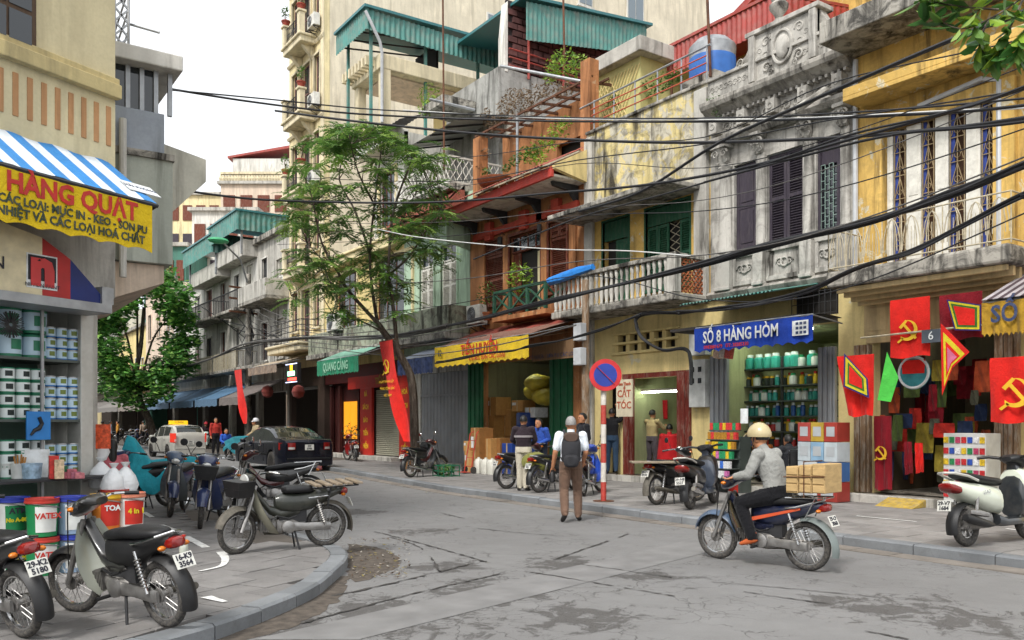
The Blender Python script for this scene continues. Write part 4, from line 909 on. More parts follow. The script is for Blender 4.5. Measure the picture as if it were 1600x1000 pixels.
m=MB();m.box(V-.04,V+.03,U(645),U(545),3.0,3.5);m.build('shop_header',REDP,B6);lettering('gold_lettering','TIẾN HIỀN',mat('dull_gold','#a8862c',.6),B6,(V-.042,(U(645)+U(565))/2,3.24),RT,UPV,.36,bold=.01)
m=MB();m.box(V+.3,V+.34,y0+.2,y1-.1,.27,3.6);m.build('shop_backing',wood('dark_red_doors','#431b18',.5),B6);q0,q1=U(550),U(529)
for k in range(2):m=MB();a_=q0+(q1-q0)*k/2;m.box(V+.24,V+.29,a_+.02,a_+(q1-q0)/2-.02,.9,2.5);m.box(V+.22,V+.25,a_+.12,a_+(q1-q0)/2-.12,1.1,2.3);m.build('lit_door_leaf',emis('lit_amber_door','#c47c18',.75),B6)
for pxx in(500,513,526,556):m=MB();yy=U(pxx);m.box(V+.1,V+.25,yy-.09,yy+.09,.27,3.2);m.build('door_post',wood('dark_red_doors',''),B6,bevel=.01)
m=MB();m.box(V-.4,V+.1,y0+.3,y1,.1,.27);m.build('step',CONC_L,B6,bevel=.01)
# == TALL CREAM TOWER
y0,y1=36.2,40.7
B7=thing('apartment_tower','tall cream tower with flower balconies and a long blank side wall','building',(V,(y0+y1)/2,0));HT=34
m=wall(MB(),V,V+.25,y0,y1,4.2,HT,[h for k in range(7)for h in((36.65,37.35,6.0+k*3.55,7.9+k*3.55),(37.8,38.9,5.3+k*3.55,7.9+k*3.55),(39.4,40.2,6.0+k*3.55,7.9+k*3.55))]);m.build('front_wall',CREAM,B7)
m=MB();m.box(V+.26,40,y0+.01,y1,4.2,HT);m.build('side_wall',TOWERW,B7);m=wall(MB(),V,V+.25,y0,y1,.1,4.2,[(37,40.4,.26,3.3)]);m.build('ground_floor_wall',mat('dark_shop_front','#3a2c24',.6),B7)
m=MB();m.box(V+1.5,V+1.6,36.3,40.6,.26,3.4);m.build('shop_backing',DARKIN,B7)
for(px,w_,py0,py1)in((992,26,-30,34),(914,22,-40,10),(770,20,22,45)):
 a=fy(px-w_/2,py1,y0);b=fy(px+w_/2,py1,y0);zt=fy(px,py0,y0).z;zb=fy(px,py1,y0).z;m=MB();m.box(a.x,b.x,y0-.06,y0+.02,zb,zt);o=m.build('window',WHITEP,B7);m=MB()
 m.box(a.x+.08,(a.x+b.x)/2-.03,y0-.08,y0-.05,zb+.1,zt-.1);m.build('pane',WINBLUE,o);m=MB();m.box((a.x+b.x)/2+.03,b.x-.08,y0-.08,y0-.05,zb+.1,zt-.1);m.build('pane',WINBLUE,o);m=MB();m.box(a.x-.1,b.x+.1,y0-.14,y0,zb-.12,zb-.002);m.build('sill',WHITEP,o)
for k in range(7):
 z=5.2+k*3.55;big=k in(0,)
 for q in((36.65,37.35,6.0+k*3.55,7.9+k*3.55),(37.8,38.9,5.3+k*3.55,7.9+k*3.55),(39.4,40.2,6.0+k*3.55,7.9+k*3.55)):
  window(B7,*q,V+.1,mat('mauve_window_frame','#7d5a58',.6),GLASS,2,2);frame(B7,*q,V+.02,CREAM_D,.1,.1)
 m=MB();yy0,yy1=(36.3,40.6)if big else(37.1,39.4);pj=1.15 if big else.8;m.box(V-pj,V-.003,yy0,yy1,z-.35,z);m.box(V-pj-.1,V-.003,yy0-.08,yy1+.08,z-.08,z+.04);m.build('balcony_slab',CREAM_D,B7,bevel=.04)
 if not big:
  m=MB();m.prism([(V-.6,yy0+.3,z-.352),(V,yy0+.3,z-.352),(V,yy0+.3,z-.95)],(0,.25,0));m.build('balcony_corbel',CREAM_D,B7,bevel=.03);m=MB();m.prism([(V-.6,yy1-.5,z-.352),(V,yy1-.5,z-.352),(V,yy1-.5,z-.95)],(0,.25,0));m.build('balcony_corbel',CREAM_D,B7,bevel=.03)
  for yy in(yy0+.08,yy1-.22):m=MB();m.box(V-.83,V-.55,yy-.05,yy+.25,z+.04,z+1.0);m.box(V-.89,V-.49,yy-.1,yy+.3,z+1.0,z+1.1);m.build('balcony_post',CREAM_D,B7,bevel=.02)
 m=MB();xb=V-pj+.1
 for zz in((z+.15,z+.9)if not big else(z+.3,z+.55,z+.8,z+1.05)):m.tube([(xb,yy0+.2,zz),(xb,yy1-.2,zz)],.02,6);m.tube([(xb,yy0+.1,zz),(V,yy0+.1,zz)],.02,6)
 for i in range(12 if not big else 6):
  yy=yy0+.3+(yy1-yy0-.6)*i/(11 if not big else 5);m.tube([(xb,yy,z),(xb,yy,z+(.9 if not big else 1.05))],.014,5)
  if not big and i<11:m.torus((xb,yy+.12,z+.5),.1,.012,(1,0,0),10,4)
 m.build('balcony_railing',IRON,B7)
m=MB()
for z in[8.4+k*3.55 for k in range(7)]:mould(m,[(0,z),(.08,z),(.14,z+.1),(.08,z+.2),(0,z+.22)],y0,y1)
m.build('string_course',CREAM_D,B7);m=MB();m.box(V-.06,V,y0,y0+.35,4.2,HT);m.build('corner_pilaster',CREAM_D,B7,bevel=.02)
for k,(z,yy)in enumerate(((19.4,37.2),(19.4,39.2),(15.85,37.2),(12.3,37.2),(12.3,39.2),(19.4+3.55,37.2))):
 potted((V-.69,yy+.08,z+1.12),.7,.22,('spiky red-potted plant on the highest balcony post of the cream tower in view','red-potted plant on the far post of the upper tower balcony','red-potted plant on the middle tower balcony post','green plant in red pot on the lower tower balcony post','small potted plant on the far post of the lower tower balcony','potted plant on the topmost tower balcony above the frame')[k],mat('red_pot','#8a3a2c',.7),30,.22,pot=(.2,.25),group='plants on the tower balconies')
for k,z in enumerate((19.6,16.0,12.5)):ac_unit((V-.3,36.75,z),-pi/2,('upper','middle','lower')[k]+' white air conditioner on the front of the cream tower')
ac_unit((V-1.05,U(523,V-1.05),5.35),-pi/2,'white air conditioner on the lowest tower balcony behind the street tree',.9,.7,.35)
# == REAR BLOCKS ABOVE THE ROW
RB=thing('rear_building','grey rear block with brick screen and green metal roof behind the ochre house','building',(20,24.5,0));u_=24.6
a=fy(745,0,u_).x;b=fy(905,0,u_).x;m=MB();m.box(V+1.7,24,u_,u_+3.6,9,14.1);m.build('wall',plaster('grey_render','#a5a49f','#4a4844',.8,mould=.25),RB)
bx0=fy(793,0,u_).x;bx1=24.4;m=MB();m.box(bx0,bx1,u_+.08,u_+.16,14.1,16.6);m.build('brick_backing',mat('dark_mortar',(.04,.03,.03),.9),RB)
bm_=MB();bm_.box(-.2,.2,-.05,.05,-.095,.095);br=bm_.mesh('brick');br.materials.append(BRICK)
for j in range(10):
 n=int((bx1-bx0)/.45)
 for i in range(n):inst('brick',br,RB,(bx0+.22+i*.45+(.22 if j%2 else 0),u_+.04,14.25+j*.24))
m=MB();wx0=fy(770,0,u_).x;m.box(wx0+.5,bx0,u_-.02,u_+.4,14.0,15.3);m.prism([(wx0+.5,u_-.02,15.3),(bx0,u_-.02,15.3),(bx0,u_-.02,16.5)],(0,.4,0));m.build('white_brick_end',WHITEP,RB)
gx0=fy(822,0,u_-.6).x;gx1=fy(1010,0,u_-.6).x
m=MB();corrugated(m,lambda a,b:(gx0+(gx1-gx0)*a,u_-.6,15.0+.9*a+(1.35-.2*a)*b),1,1,.02,(0,-1,0),30);m.build('roof_fascia',GRNROOF,RB)
m=MB();corrugated(m,lambda a,b:(gx1+a*.1,u_-.6+a*4,15.9+1.15*b),1,1,.02,(1,0,0),16);m.build('roof_fascia',GRNROOF,RB);m=MB();m.prism([(gx0-.2,u_-.75,16.4),(gx1+.2,u_-.75,17.05),(gx1+.2,u_-.75,17.15),(gx0-.2,u_-.75,16.5)],(0,5,0));m.build('roof_sheet',MC['green_metal_cap'],RB)
for(px)in(826,880):m=MB();x_=fy(px,0,u_-.1).x;m.tube([(x_,u_-.1,13.9),(x_,u_-.1,16)],.05,8);m.build('post',REDROOF,RB)
m=MB()
for zz in(14.2,14.5,14.8):m.tube([(bx0,u_-.1,zz),(bx1,u_-.1,zz)],.03,6)
m.build('railing',REDROOF,RB)
YB=thing('rear_building','yellow rear house with red and purple gable roof behind the stone pediment','building',(21,13,0));m=MB();m.box(20,24,10.8,18.5,9,12.6);m.build('wall',YELLOW,YB)
for(z_,mm,k)in((12.6,REDROOF,0),(13.3,mat('purple_roof_edge','#6d3a6a',.5),1)):m=MB();m.prism([(19.4,10.0-k*.3,z_),(19.4,14.5,z_+1.9),(19.4,19,z_),(19.4,19,z_-.2),(19.4,14.5,z_+1.68),(19.4,10.0-k*.3,z_-.2)],(5,0,0))if k==0 else m.box(19.2,19.4,9.6,12.2,12.9,13.05);m.build('roof' if k==0 else 'roof_edge',mm,YB)
m=MB();m.prism([(20,10.8,12.6),(20,18.5,12.6),(20,14.5,14.3)],(.2,0,0));m.build('gable',YELLOW,YB)
LT=thing('terrace_shed','pale yellow trellis shed with flat grey roof on the terrace beside the ochre house','shed',(16.5,18.1,9));m=MB();a=fx(918,0,V+1.2);m.box(V+1.2,V+3.4,16.9,18.8,9.0,11.6);m.build('wall',plaster('pale_green_yellow','#c9c184',amt=.4),LT);m=MB();m.box(V+.9,V+3.6,16.6,19.0,11.6,12.0);m.build('roof_slab',CONC_L,LT,bevel=.02)
m=MB()
for i in range(14):
 yy=16.9+i*.14;m.bar((V+1.17,yy,9.2),(V+1.17,min(18.8,yy+1.2),9.2+min(18.8,yy+1.2)-yy+.9),.02);m.bar((V+1.165,yy,11.4),(V+1.165,min(18.8,yy+1.2),11.4-(min(18.8,yy+1.2)-yy)-.9),.02)
m.build('lattice',YEL_LT,LT)
# == FAR PART OF THE ROW
def far_house(ya,yb,h,m_,label,floors,awn,seed,proj=.9,top=None,v=V):
 random.seed(seed);t=thing('shophouse',label,'building',(v,(ya+yb)/2,0),group='shophouses along the street');H_=[]
 n=max(2,int((yb-ya)/2.4))
 for f in range(floors):
  for i in range(n):c=ya+(yb-ya)*(i+.5)/n;wv=R(.45,.65);H_.append((c-wv,c+wv,4.9+f*3.3,4.9+f*3.3+R(1.7,2.2)))
 m=wall(MB(),v,v+.25,ya,yb,3.9,h,H_);m.build('wall',m_,t);m=wall(MB(),v,v+.25,ya,yb,.1,3.9,[(ya+.3,yb-.3,.26,3.2)]);m.build('ground_floor_wall',CONC_L,t);m=MB();m.box(v+.26,v+10,ya+.01,yb-.01,3.9,h-.1);m.build('rear_block',m_,t)
 m=MB();m.box(v+1.6,v+1.7,ya+.3,yb-.3,.2,3.3);m.build('shop_backing',mat('shop_dark',(.05,.04,.035),.9),t)
 for q in H_:
  if random.random()<.5:shutter(t,*q,v+.08,random.choice((BROWNSH,WHSH,GREEND,DARKSH)),2)
  else:window(t,*q,v+.1,random.choice((WHSH,BROWNSH,IRON)),GLASS,2,2)
  frame(t,*q,v+.01,random.choice((m_,WHITEP)),.08,.06)
 for f in range(floors):
  z=4.55+f*3.3
  if random.random()<.85:
   a_=ya+R(0,.5);b_=yb-R(0,.5);m=MB();m.box(v-proj,v-.003,a_,b_,z-.16,z);m.build('balcony_slab',CONC,t,bevel=.02)
   if random.random()<.5:m=MB();m.box(v-proj,v-proj+.1,a_,b_,z,z+.85);m.box(v-proj+.1,v,a_,a_+.1,z,z+.85);m.build('balcony_parapet',random.choice((m_,CONC,CONC_L)),t,bevel=.02)
   else:
    m=MB();k=int((b_-a_)/.14)
    for i in range(k+1):yy=a_+(b_-a_)*i/k;m.box(v-proj+.03,v-proj+.05,yy-.01,yy+.01,z,z+.9)
    for i in range(7):xx=v-proj+.04+proj*i/7;m.box(xx,xx+.02,a_+.03,a_+.05,z,z+.9)
    m.box(v-proj+.01,v-proj+.07,a_,b_,z+.9,z+.95);m.box(v-proj+.07,v,a_+.01,a_+.07,z+.9,z+.95);m.build('balcony_railing',random.choice((IRON,CREAMIRON)),t)
 if top=='green':
  m=MB();corrugated(m,lambda a,b:(v-1.2,ya-.3+(yb-ya+.6)*a,h+1.2+1.0*b),1,1,.03,(-1,0,0),int((yb-ya)*3));m.build('canopy_fascia',GRNROOF,t);m=MB();corrugated(m,lambda a,b:(v-1.2+4*a,ya-.3,h+1.2+1.0*b),1,1,.03,(0,-1,0),14);m.build('canopy_fascia',GRNROOF,t);m=MB();m.box(v-1.3,v+4,ya-.4,yb+.4,h+2.2,h+2.3);m.build('canopy_roof',MC['green_metal_cap'],t)
  for yy in(ya,yb-.1):m=MB();m.box(v-.9,v-.8,yy,yy+.1,h,h+2.2);m.build('canopy_post',GALV,t)
  m=MB();m.box(v-.8,v+.1,ya,yb,h-.1,h+.8);m.build('roof_parapet',CONC_L,t,bevel=.03);m=MB();m.box(v+2,v+2.1,ya,yb,h+.5,h+2.2);m.build('canopy_back',DARKIN,t)
 else:m=MB();m.box(v-.3,v+.3,ya,yb,h,h+.3);m.build('roof_parapet',CONC,t,bevel=.03)
 if awn:
  aw=cloth('awning_'+awn,awn,.1);m=MB();m.sheet(lambda a,b:(v-.1-b*2.0,ya+.2+(yb-ya-.4)*a,3.75-b*.9-.05*sin(b*3)),12,4,.02,(0,0,1));o=m.build('awning',aw,t);m=MB();m.sheet(lambda a,b:(v-2.1,ya+.2+(yb-ya-.4)*a,2.86-b*(.35+.05*abs(sin(a*14)))),28,1,.01,(-1,0,0));m.build('valance',aw,o)
 return t
far_house(40.7,45.6,11.2,CONC_L,'grey concrete house with open balconies just beyond the cream tower',2,'#6d6460',3,1.2)
far_house(45.6,50.5,10.7,WHITEP,'white house with concrete frame and green roof canopy beyond the grey house',2,'#4a6a86',5,1.1,'green')
far_house(50.5,56.5,10.3,CONC_L,'grey house under a long green metal canopy further down the row',2,'#5a7ea0',8,1.1,'green')
far_house(56.5,64.5,10.6,WHITEP,'pale house with blue shop awning behind the dense round tree',2,'#5b7690',9)
far_house(64.5,74,12.0,PINKP,'pinkish house with striped shop awning behind the dense tree trunk',2,'#8a8078',12)
far_house(74,86,9.5,YEL_LT,'pale yellow house with grey awning near the end of the street',1,'#7a7672',14)
far_house(86,100,12.5,WHITEP,'white house farthest along the row at the end of the street',2,'#6f6a66',17)
FE=thing('background_building','cream building closing the end of the street','building',(6,118,0));m=MB();m.box(-14,26,116,126,0,10.5);m.build('wall',CREAM,FE);m=MB();m.box(-14.3,26.3,115.6,126,10.5,10.9);m.build('roof_slab',CONC,FE)
for i in range(9):
 for f in range(2):m=MB();x_=-10+i*4;m.box(x_,x_+1.6,115.9,116.1,4.4+f*3.1,6.4+f*3.1);m.build('window',DARKSH,FE)
for i in range(6):m=MB();x_=-12+i*6;m.box(x_,x_+4.6,115.85,116.1,.2,3.2);m.build('shop_opening',MC['shop_dark'],FE)
for(px0,px1,pyt,pyb,Yd,mm,lab)in((262,345,305,420,95,CREAM,'cream block with wide brown window band seen over the far roofs'),(345,452,288,380,88,PINKP,'pale roof terrace house with balustrade seen beyond the far row'),(300,400,330,420,75,WHITEP,'white rear block with blue railings behind the green canopies'),(225,290,385,470,70,plaster('teal_render','#4f7d70',amt=.3),'teal green block half hidden behind the dense tree')):
 a=at(px0,pyt,Yd);b=at(px1,pyt,Yd);t=thing('background_building',lab,'building',((a.x+b.x)/2,(a.y+b.y)/2,0));d=(b-a).normalized();n=Vector((-d.y,d.x,0));c=(a+b)/2;h2=a.z/2
 m=MB();m.obox((c.x,c.y,h2)+Vector((0,0,0))if False else Vector((c.x,c.y,h2))+n*4,d*(b-a).length/2,n*4,Vector((0,0,h2)));m.build('wall',mm,t)
 m=MB();m.obox(Vector((c.x,c.y,a.z+.15))+n*4,d*((b-a).length/2+.3),n*4.3,Vector((0,0,.15)));m.build('roof_slab',CONC_L,t)
 for i in range(4):
  for f in range(3):m=MB();q=a+d*(b-a).length*(i+.5)/4;m.obox(Vector((q.x,q.y,a.z-2.0-f*3.2)),d*(b-a).length*.085,n*.1,Vector((0,0,.85)));m.build('window',DARKSH if f else BROWNSH,t)
 if px0==345:
  m=MB()
  for i in range(24):q=a+d*(b-a).length*i/24;m.lathe([(.12,.3),(.2,.6),(.1,1.0)],Vector((q.x,q.y,a.z)),6)
  m.obox(Vector((c.x,c.y,a.z+1.15)),d*(b-a).length/2,n*.2,Vector((0,0,.12)));m.build('balustrade',CREAM_D,t)
  m=MB();q=a.lerp(b,.62);m.obox(Vector((q.x,q.y,a.z+1.5))+n*3,d*3.5,n*2,Vector((0,0,1.5)));m.build('roof_room',WHITEP,t);m=MB();m.prism([Vector((q.x,q.y,a.z+3))+d*-4+n*.8,Vector((q.x,q.y,a.z+3.2))+d*-4+n*.8,Vector((q.x,q.y,a.z+4.6))+d*4+n*.8,Vector((q.x,q.y,a.z+4.3))+d*4+n*.8],n*5);m.build('roof_sheet',REDROOF,t)
  m=MB();m.lathe([(.9,0),(.9,1.3),(.3,1.7)],Vector((a.x,a.y,a.z+.4))+d*3+n*2,12);m.build('water_tank',MC['tank_blue'],t)
far_left=thing('shophouse','dim row house on the left side of the street behind the corner shop','building',(-3,40,0));m=MB();m.box(-10,1.7,15.5,110,0,9);m.build('wall',CONC_L,far_left)
random.seed(21)
# == LEFT CORNER BUILDING (paint shop)
C0=Vector((1.53,10.62,0));LA=atan2(exL.y,exL.x);LEX=Vector((exL.x,exL.y,0));LEY=Vector((eyL.x,eyL.y,0))
def lp(px,py,n=0.0):
 d=at(px,py,1.0)-Vector((0,0,CAMH));s=(C0+LEY*n).dot(LEY)/d.dot(LEY);q=d*s;return Vector(((q-C0).dot(LEX),n,q.z+CAMH))
LB=thing('corner_building','cream corner building with orange slots above the paint shop','building',C0,LA,world=False)
te=lp(180,0).x;t0=-7.0;zc=3.0
def lbox(b,t_0,t_1,n0,n1,z0,z1):return b.box(t_0,t_1,n0,n1,z0,z1)
m=MB();lbox(m,t0,te,0,3,4.0,9);
LCW=plaster('corner_cream_plaster','#dccfa8','#8a7c60',.35)
m.build('upper_wall',LCW,LB);m=MB();lbox(m,t0,te+.02,-.1,0,lp(60,112).z,lp(60,112).z+.16);lbox(m,t0,te+.02,-.06,0,lp(60,112).z+.16,lp(60,112).z+.24);m.build('cornice',plaster('corner_cornice','#cdbb88',amt=.5),LB,bevel=.01)
SLOT=plaster('terracotta_slot','#c49468','#4a2c1a',.5);zt_,zb_=lp(60,118).z,lp(60,190).z
for i in range(22):m=MB();tt=te-.06-i*.155;lbox(m,tt-.06,tt,-.012,.01,zb_-.02,zt_-.06);m.build('terracotta_slot',SLOT,LB,bevel=.004)
wz0=lp(30,78).z;wt1=lp(53,40).x;m=MB();lbox(m,wt1-.9,wt1,-.05,.03,wz0,wz0+1.5);o=m.build('window',wood('brown_window','#5a4634',.6),LB,bevel=.01)
for i in range(3):
 for j in range(4):m=MB();lbox(m,wt1-.84+i*.27,wt1-.6+i*.27,-.062,-.045,wz0+.07+j*.36,wz0+.38+j*.36);m.build('pane',GLASS,o)
m=MB();c0,c1=lp(122,500).x,lp(142,500).x;lbox(m,c0,c1,-.05,.2,.12,3.05);m.build('shop_post',mat('aluminium_post','#b9b8b2',.4,.3,var=.08,dust=.25),LB,bevel=.01);m=MB();lbox(m,c1,lp(151,600,.05).x,.02,.12,.12,4.0);m.build('shop_pier',CONC_L,LB,bevel=.02)
m=MB();lbox(m,t0,c0,.75,.8,.12,3.1);m.build('shop_back_wall',mat('shop_green_back','#5c7468',.7),LB);m=MB();lbox(m,t0,te,0.0,.9,3.05,4.0);m.build('shop_lintel',CONC_L,LB);m=MB();lbox(m,c0+.0,c0+.03,.2,.8,.12,3.05);m.build('shop_side_wall',WHITEP,LB);m=MB();lbox(m,t0,lp(153,600,.1).x-.05,.9,3,.1,4.0);m.build('rear_block',CONC_L,LB)
SHELF=mat('steel_shelf','#4f5652',.5,.2);zs=[lp(60,y_,.05).z for y_ in(745,655,560)]
for z in zs:m=MB();lbox(m,t0,c0,-.03,.6,z-.03,z);m.build('shelf',SHELF,LB)
m=MB();tp=lp(66,600,-.05).x;lbox(m,tp-.015,tp+.015,-.06,-.035,.12,3.05);m.build('shelf_upright',GALV,LB)
# == GREY OVERHANGING NEIGHBOUR
NB=thing('shophouse','grey-green building with overhanging balcony box next to the corner shop','building',(2,14,0),group='shophouses along the street');u_=13.0;xr=fy(270,300,u_).x;zf=lambda y_:fy(250,y_,u_).z
GREYG=plaster('grey_green_render','#b3b7ac','#55584e',.45);m=MB();m.box(-3,xr,u_,u_+5,zf(412),zf(248));m.build('balcony_box',GREYG,NB,bevel=.01);m=MB();m.box(-3,xr-.12,u_-.02,u_+4.9,zf(246),zf(178));m.build('balcony_panel',plaster('blue_grey_panel','#a1a8b2','#55584e',.4),NB,bevel=.01)
m=MB();m.box(-3,xr+.02,u_-.05,u_+5,zf(250),zf(240));m.build('ledge',CONC,NB);m=MB();m.box(-3,xr-.2,u_+.05,u_+5,zf(178),zf(112));m.build('window_band',GLASS,NB)
for i in range(4):m=MB();x_=fy(200+i*22,150,u_).x;m.box(x_-.03,x_+.03,u_,u_+.06,zf(178),zf(112));m.build('window_mullion',GALV,NB)
m=MB();m.box(-3,xr+.1,u_-.2,u_+5,zf(112),zf(88));m.build('roof_slab',WHITEP,NB,bevel=.02);m=MB();m.prism([(-3,u_+.1,zf(413)),(xr-.1,u_+.1,zf(413)),(xr-.1,u_+.1,zf(440)),(xr-.8,u_+.1,zf(470)),(-3,u_+.1,zf(470))],(0,4.8,0));m.build('soffit',PINKP,NB)
m=MB();xs=fy(312,240,u_+2).x;m.prism([(xr,u_+1.6,zf(250)),(xs,u_+1.6,zf(225)),(xs,u_+1.6,zf(185)),(xr,u_+1.6,zf(165))],(0,4,0));m.prism([(xr,u_+1.6,zf(250)),(xs,u_+1.6,zf(225)),(xr,u_+1.6,zf(330))],(0,4,0));m.build('sloped_bay',plaster('beige_bay','#c9c5b5',amt=.4),NB)
m=MB();xa=fy(181,40,u_).x;xb=fy(203,40,u_).x
for k in range(5):m.bar((xa,u_+.1,zf(88)+k*.2),(xb,u_+.1,zf(88)+k*.2+.2),.025);m.bar((xb,u_+.1,zf(88)+k*.2),(xa,u_+.1,zf(88)+k*.2+.2),.025)
for x_ in(xa,xb):m.tube([(x_,u_+.1,zf(88)),(x_,u_+.1,zf(0)+.3)],.02,6)
for k in range(4):m.tube([(xb,u_+.1,zf(88)+k*.3),(xb+.15,u_+3,zf(88)+k*.3)],.015,5)
m.build('roof_lattice',GALV,NB);m=MB();m.box(-3,xb-.02,u_+1,u_+5,zf(88),zf(-20));m.build('roof_room',STUCCO_D,NB);pipe('roof_pole',[(xb,u_+.2,zf(40)),fy(249,51,u_)],.02,GALV,'',parent=NB);pipe('drain_pipe',[(fy(192,430,u_-.1).x,u_-.1,zf(440)),(fy(192,200,u_-.1).x,u_-.1,zf(200))],.05,WHITEP,'',parent=NB)
# == TREES AND VINES
BARK=wood('tree_bark','#4e4238',.5,.25)
def leaf6(mb,p,e,f,l,wv,u,mi):
 mb.mi=mi;mb.add([p,p+e*l*.35+f*wv/2+u,p+e*l*.72+f*wv*.42+u*.8,p+e*l,p+e*l*.72-f*wv*.42+u*.8,p+e*l*.35-f*wv/2+u],[(0,1,2,3),(0,3,4,5)])
def grow(pts,r0,r1,m=None):
 m=m or MB();P=[Vector(p)for p in pts];S_=[]
 for i in range(len(P)-1):
  a,b,c,d=P[max(i-1,0)],P[i],P[i+1],P[min(i+2,len(P)-1)]
  for k in range(4):t=k/4;S_.append(.5*((2*b)+(c-a)*t+(2*a-5*b+4*c-d)*t*t+(3*b-a-3*c+d)*t**3))
 S_.append(P[-1]);n=len(S_);m.tube(S_,[r0+(r1-r0)*i/(n-1)for i in range(n)],8);return S_
random.seed(5);YT=25.2
base=at(650,735,YT);base.z=.1
TR=thing('street_tree','slender street tree with feathery leaves in front of the cream and mint houses','tree',base)
tk=MB();A=grow([base,at(648,690,YT),at(644,600,YT),at(629,562,YT),at(606,528,YT),at(590,505,YT)],.15,.085,tk)
B2_=grow([at(640,585,YT),at(622,545,YT-.2),at(617,505,YT-.3),at(612,460,YT-.3),at(607,420,YT),at(615,330,YT+.4),at(640,260,YT+.5)],.08,.03,tk);tk.build('trunk',BARK,TR,smooth=True)
br=MB();brs=[A[-10:],B2_]
for pts,r in(([at(590,505,YT),at(545,455,YT-.3),at(528,425,YT-.6),at(503,380,YT-1),at(490,320,YT-1.2)],.06),([at(545,455,YT-.3),at(515,440,YT),at(505,410,YT+.5),at(480,380,YT+.9)],.035),([at(590,505,YT),at(582,455,YT+.4),at(578,395,YT+.5),at(585,320,YT+.3),at(595,240,YT+.2)],.06),([at(578,395,YT+.5),at(555,330,YT+1),at(530,280,YT+1.2),at(540,235,YT+1)],.04),([at(607,430,YT),at(640,400,YT-.6),at(665,360,YT-1),at(690,330,YT-1.2)],.04),([at(600,520,YT),at(560,500,YT-.8),at(520,490,YT-1.4)],.03),([at(585,320,YT+.3),at(560,270,YT-.6),at(548,225,YT-1)],.035),([at(610,380,YT),at(630,340,YT+1),at(650,300,YT+1.4)],.035),([at(520,405,YT-.7),at(480,440,YT-.4),at(455,462,YT)],.025)):brs.append(grow(pts,r,r*.35,br))
allp=[p for b in brs for p in b];lf_=MB();tips=[]
for i in range(195):
 while True:
  px,py=R(432,700),R(192,520);e=((px-568)/128)**2+((py-330)/150)**2
  if(e<1 and random.random()<.4+.6*e)or(random.random()<.12 and 200<py<505 and e<1.6):break
 tips.append(at(px,py,YT+R(-2,2)))
tips+=[at(690,335,YT-1),at(700,400,YT-.8),at(460,470,YT),at(445,440,YT),at(520,490,YT-1.4),at(548,500,YT-1),at(680,380,YT-1.2),at(672,300,YT),at(540,200,YT),at(600,215,YT),at(570,190,YT+.3)]
for tp_ in tips:
 q=min(allp,key=lambda p:(p-tp_).length+(1.2 if p.z>tp_.z+.3 else 0));mid=q.lerp(tp_,.5)+Vector((R(-.2,.2),R(-.2,.2),R(-.05,.25)));grow([q,mid,tp_],.016,.006,br);a0=R(0,6.3)
 for k in range(random.choice((5,6,7))):
  a=a0+k*2*pi/6+R(-.35,.35);L_=R(.42,.72);o_=tp_.lerp(mid,R(0,.5));d=Vector((cos(a),sin(a),R(-.1,.35)));prev=o_;mi=random.choice((0,0,1,1,2))
  for s in range(1,11):
   f_=s/10;p=o_+d*L_*f_+Vector((0,0,-.22*f_*f_));dr=(p-prev).normalized();sd=dr.cross(Vector((0,0,1))).normalized();ll=.155*(1-.5*abs(f_-.45))
   for sg in(-1,1):leaf6(lf_,p,(sd*sg*.85+dr*.5+Vector((0,0,R(-.25,.1)))).normalized(),dr,ll*R(.8,1.1),ll*.46,Vector((0,0,.006)),mi)
   prev=p
br.build('branches',BARK,TR,smooth=True);stuff(lf_.build('crown',LF,TR,fix=False))
YD=50;bs=at(241,697,YD);bs.z=.1;DT=thing('street_tree','dense dark green broad-leaved tree with leaning trunk down the street','tree',bs);tk=MB();tr_=grow([bs,at(234,660,YD),at(218,625,YD),at(212,590,YD),at(220,540,YD),at(225,480,YD)],.27,.1,tk)
for p in((180,560),(270,560),(260,500),(185,490),(215,440),(165,530),(285,590)):grow([tr_[9],at((p[0]+214)/2,(p[1]+570)/2,YD+R(-.8,.8)),at(p[0],p[1],YD+R(-1.5,1.5))],.09,.03,tk)
tk.build('trunk',BARK,DT,smooth=True);lf_=MB()
for i in range(210):
 while True:
  px,py=R(140,302),R(408,640);e=((px-222)/(80-20*max(0,(py-590)/50)))**2+((py-525)/112)**2
  if.25<e<1:break
 c=at(px,py,YD+R(-2.6,2.6));rr=R(.35,.75)
 for j in range(64):
  d=Vector((R(-1,1),R(-1,1),R(-.6,.6)))*rr;p=c+d;e_=Vector((R(-1,1),R(-1,1),R(-.5,.35))).normalized();f_=e_.cross(Vector((R(-.5,.5),R(-.5,.5),1))).normalized();l=R(.24,.42);leaf6(lf_,p,e_,f_,l,l*.6,e_.cross(f_)*.02,random.choice((0,0,0,1,1,2)))
stuff(lf_.build('crown',[leafm('leaf_deep','#4a7a3a'),leafm('leaf_green','#649c48'),leafm('leaf_fresh','#93bd5c')],DT,fix=False))
YO=6.4;OB=thing('overhanging_branch','leafy branch hanging into the top right corner','branch',at(1640,-10,YO));tk=MB();lf_=MB();ends=[]
for pts in([(1680,-60),(1600,-5),(1545,30),(1500,45),(1455,25)],[(1600,-5),(1580,40),(1562,80)],[(1545,30),(1530,70),(1548,90)],[(1560,15),(1500,10),(1440,0)],[(1640,0),(1600,50),(1590,85)],[(1600,-10),(1540,-15),(1470,-20)]):ends.append(grow([at(a,b,YO+R(-.15,.15))for a,b in pts],.009,.003,tk))
grow([at(2900,-900,YO+1.5),at(2300,-420,YO+.6),at(1900,-200,YO+.2),at(1680,-60,YO)],.07,.012,tk);tk.build('twigs',BARK,OB)
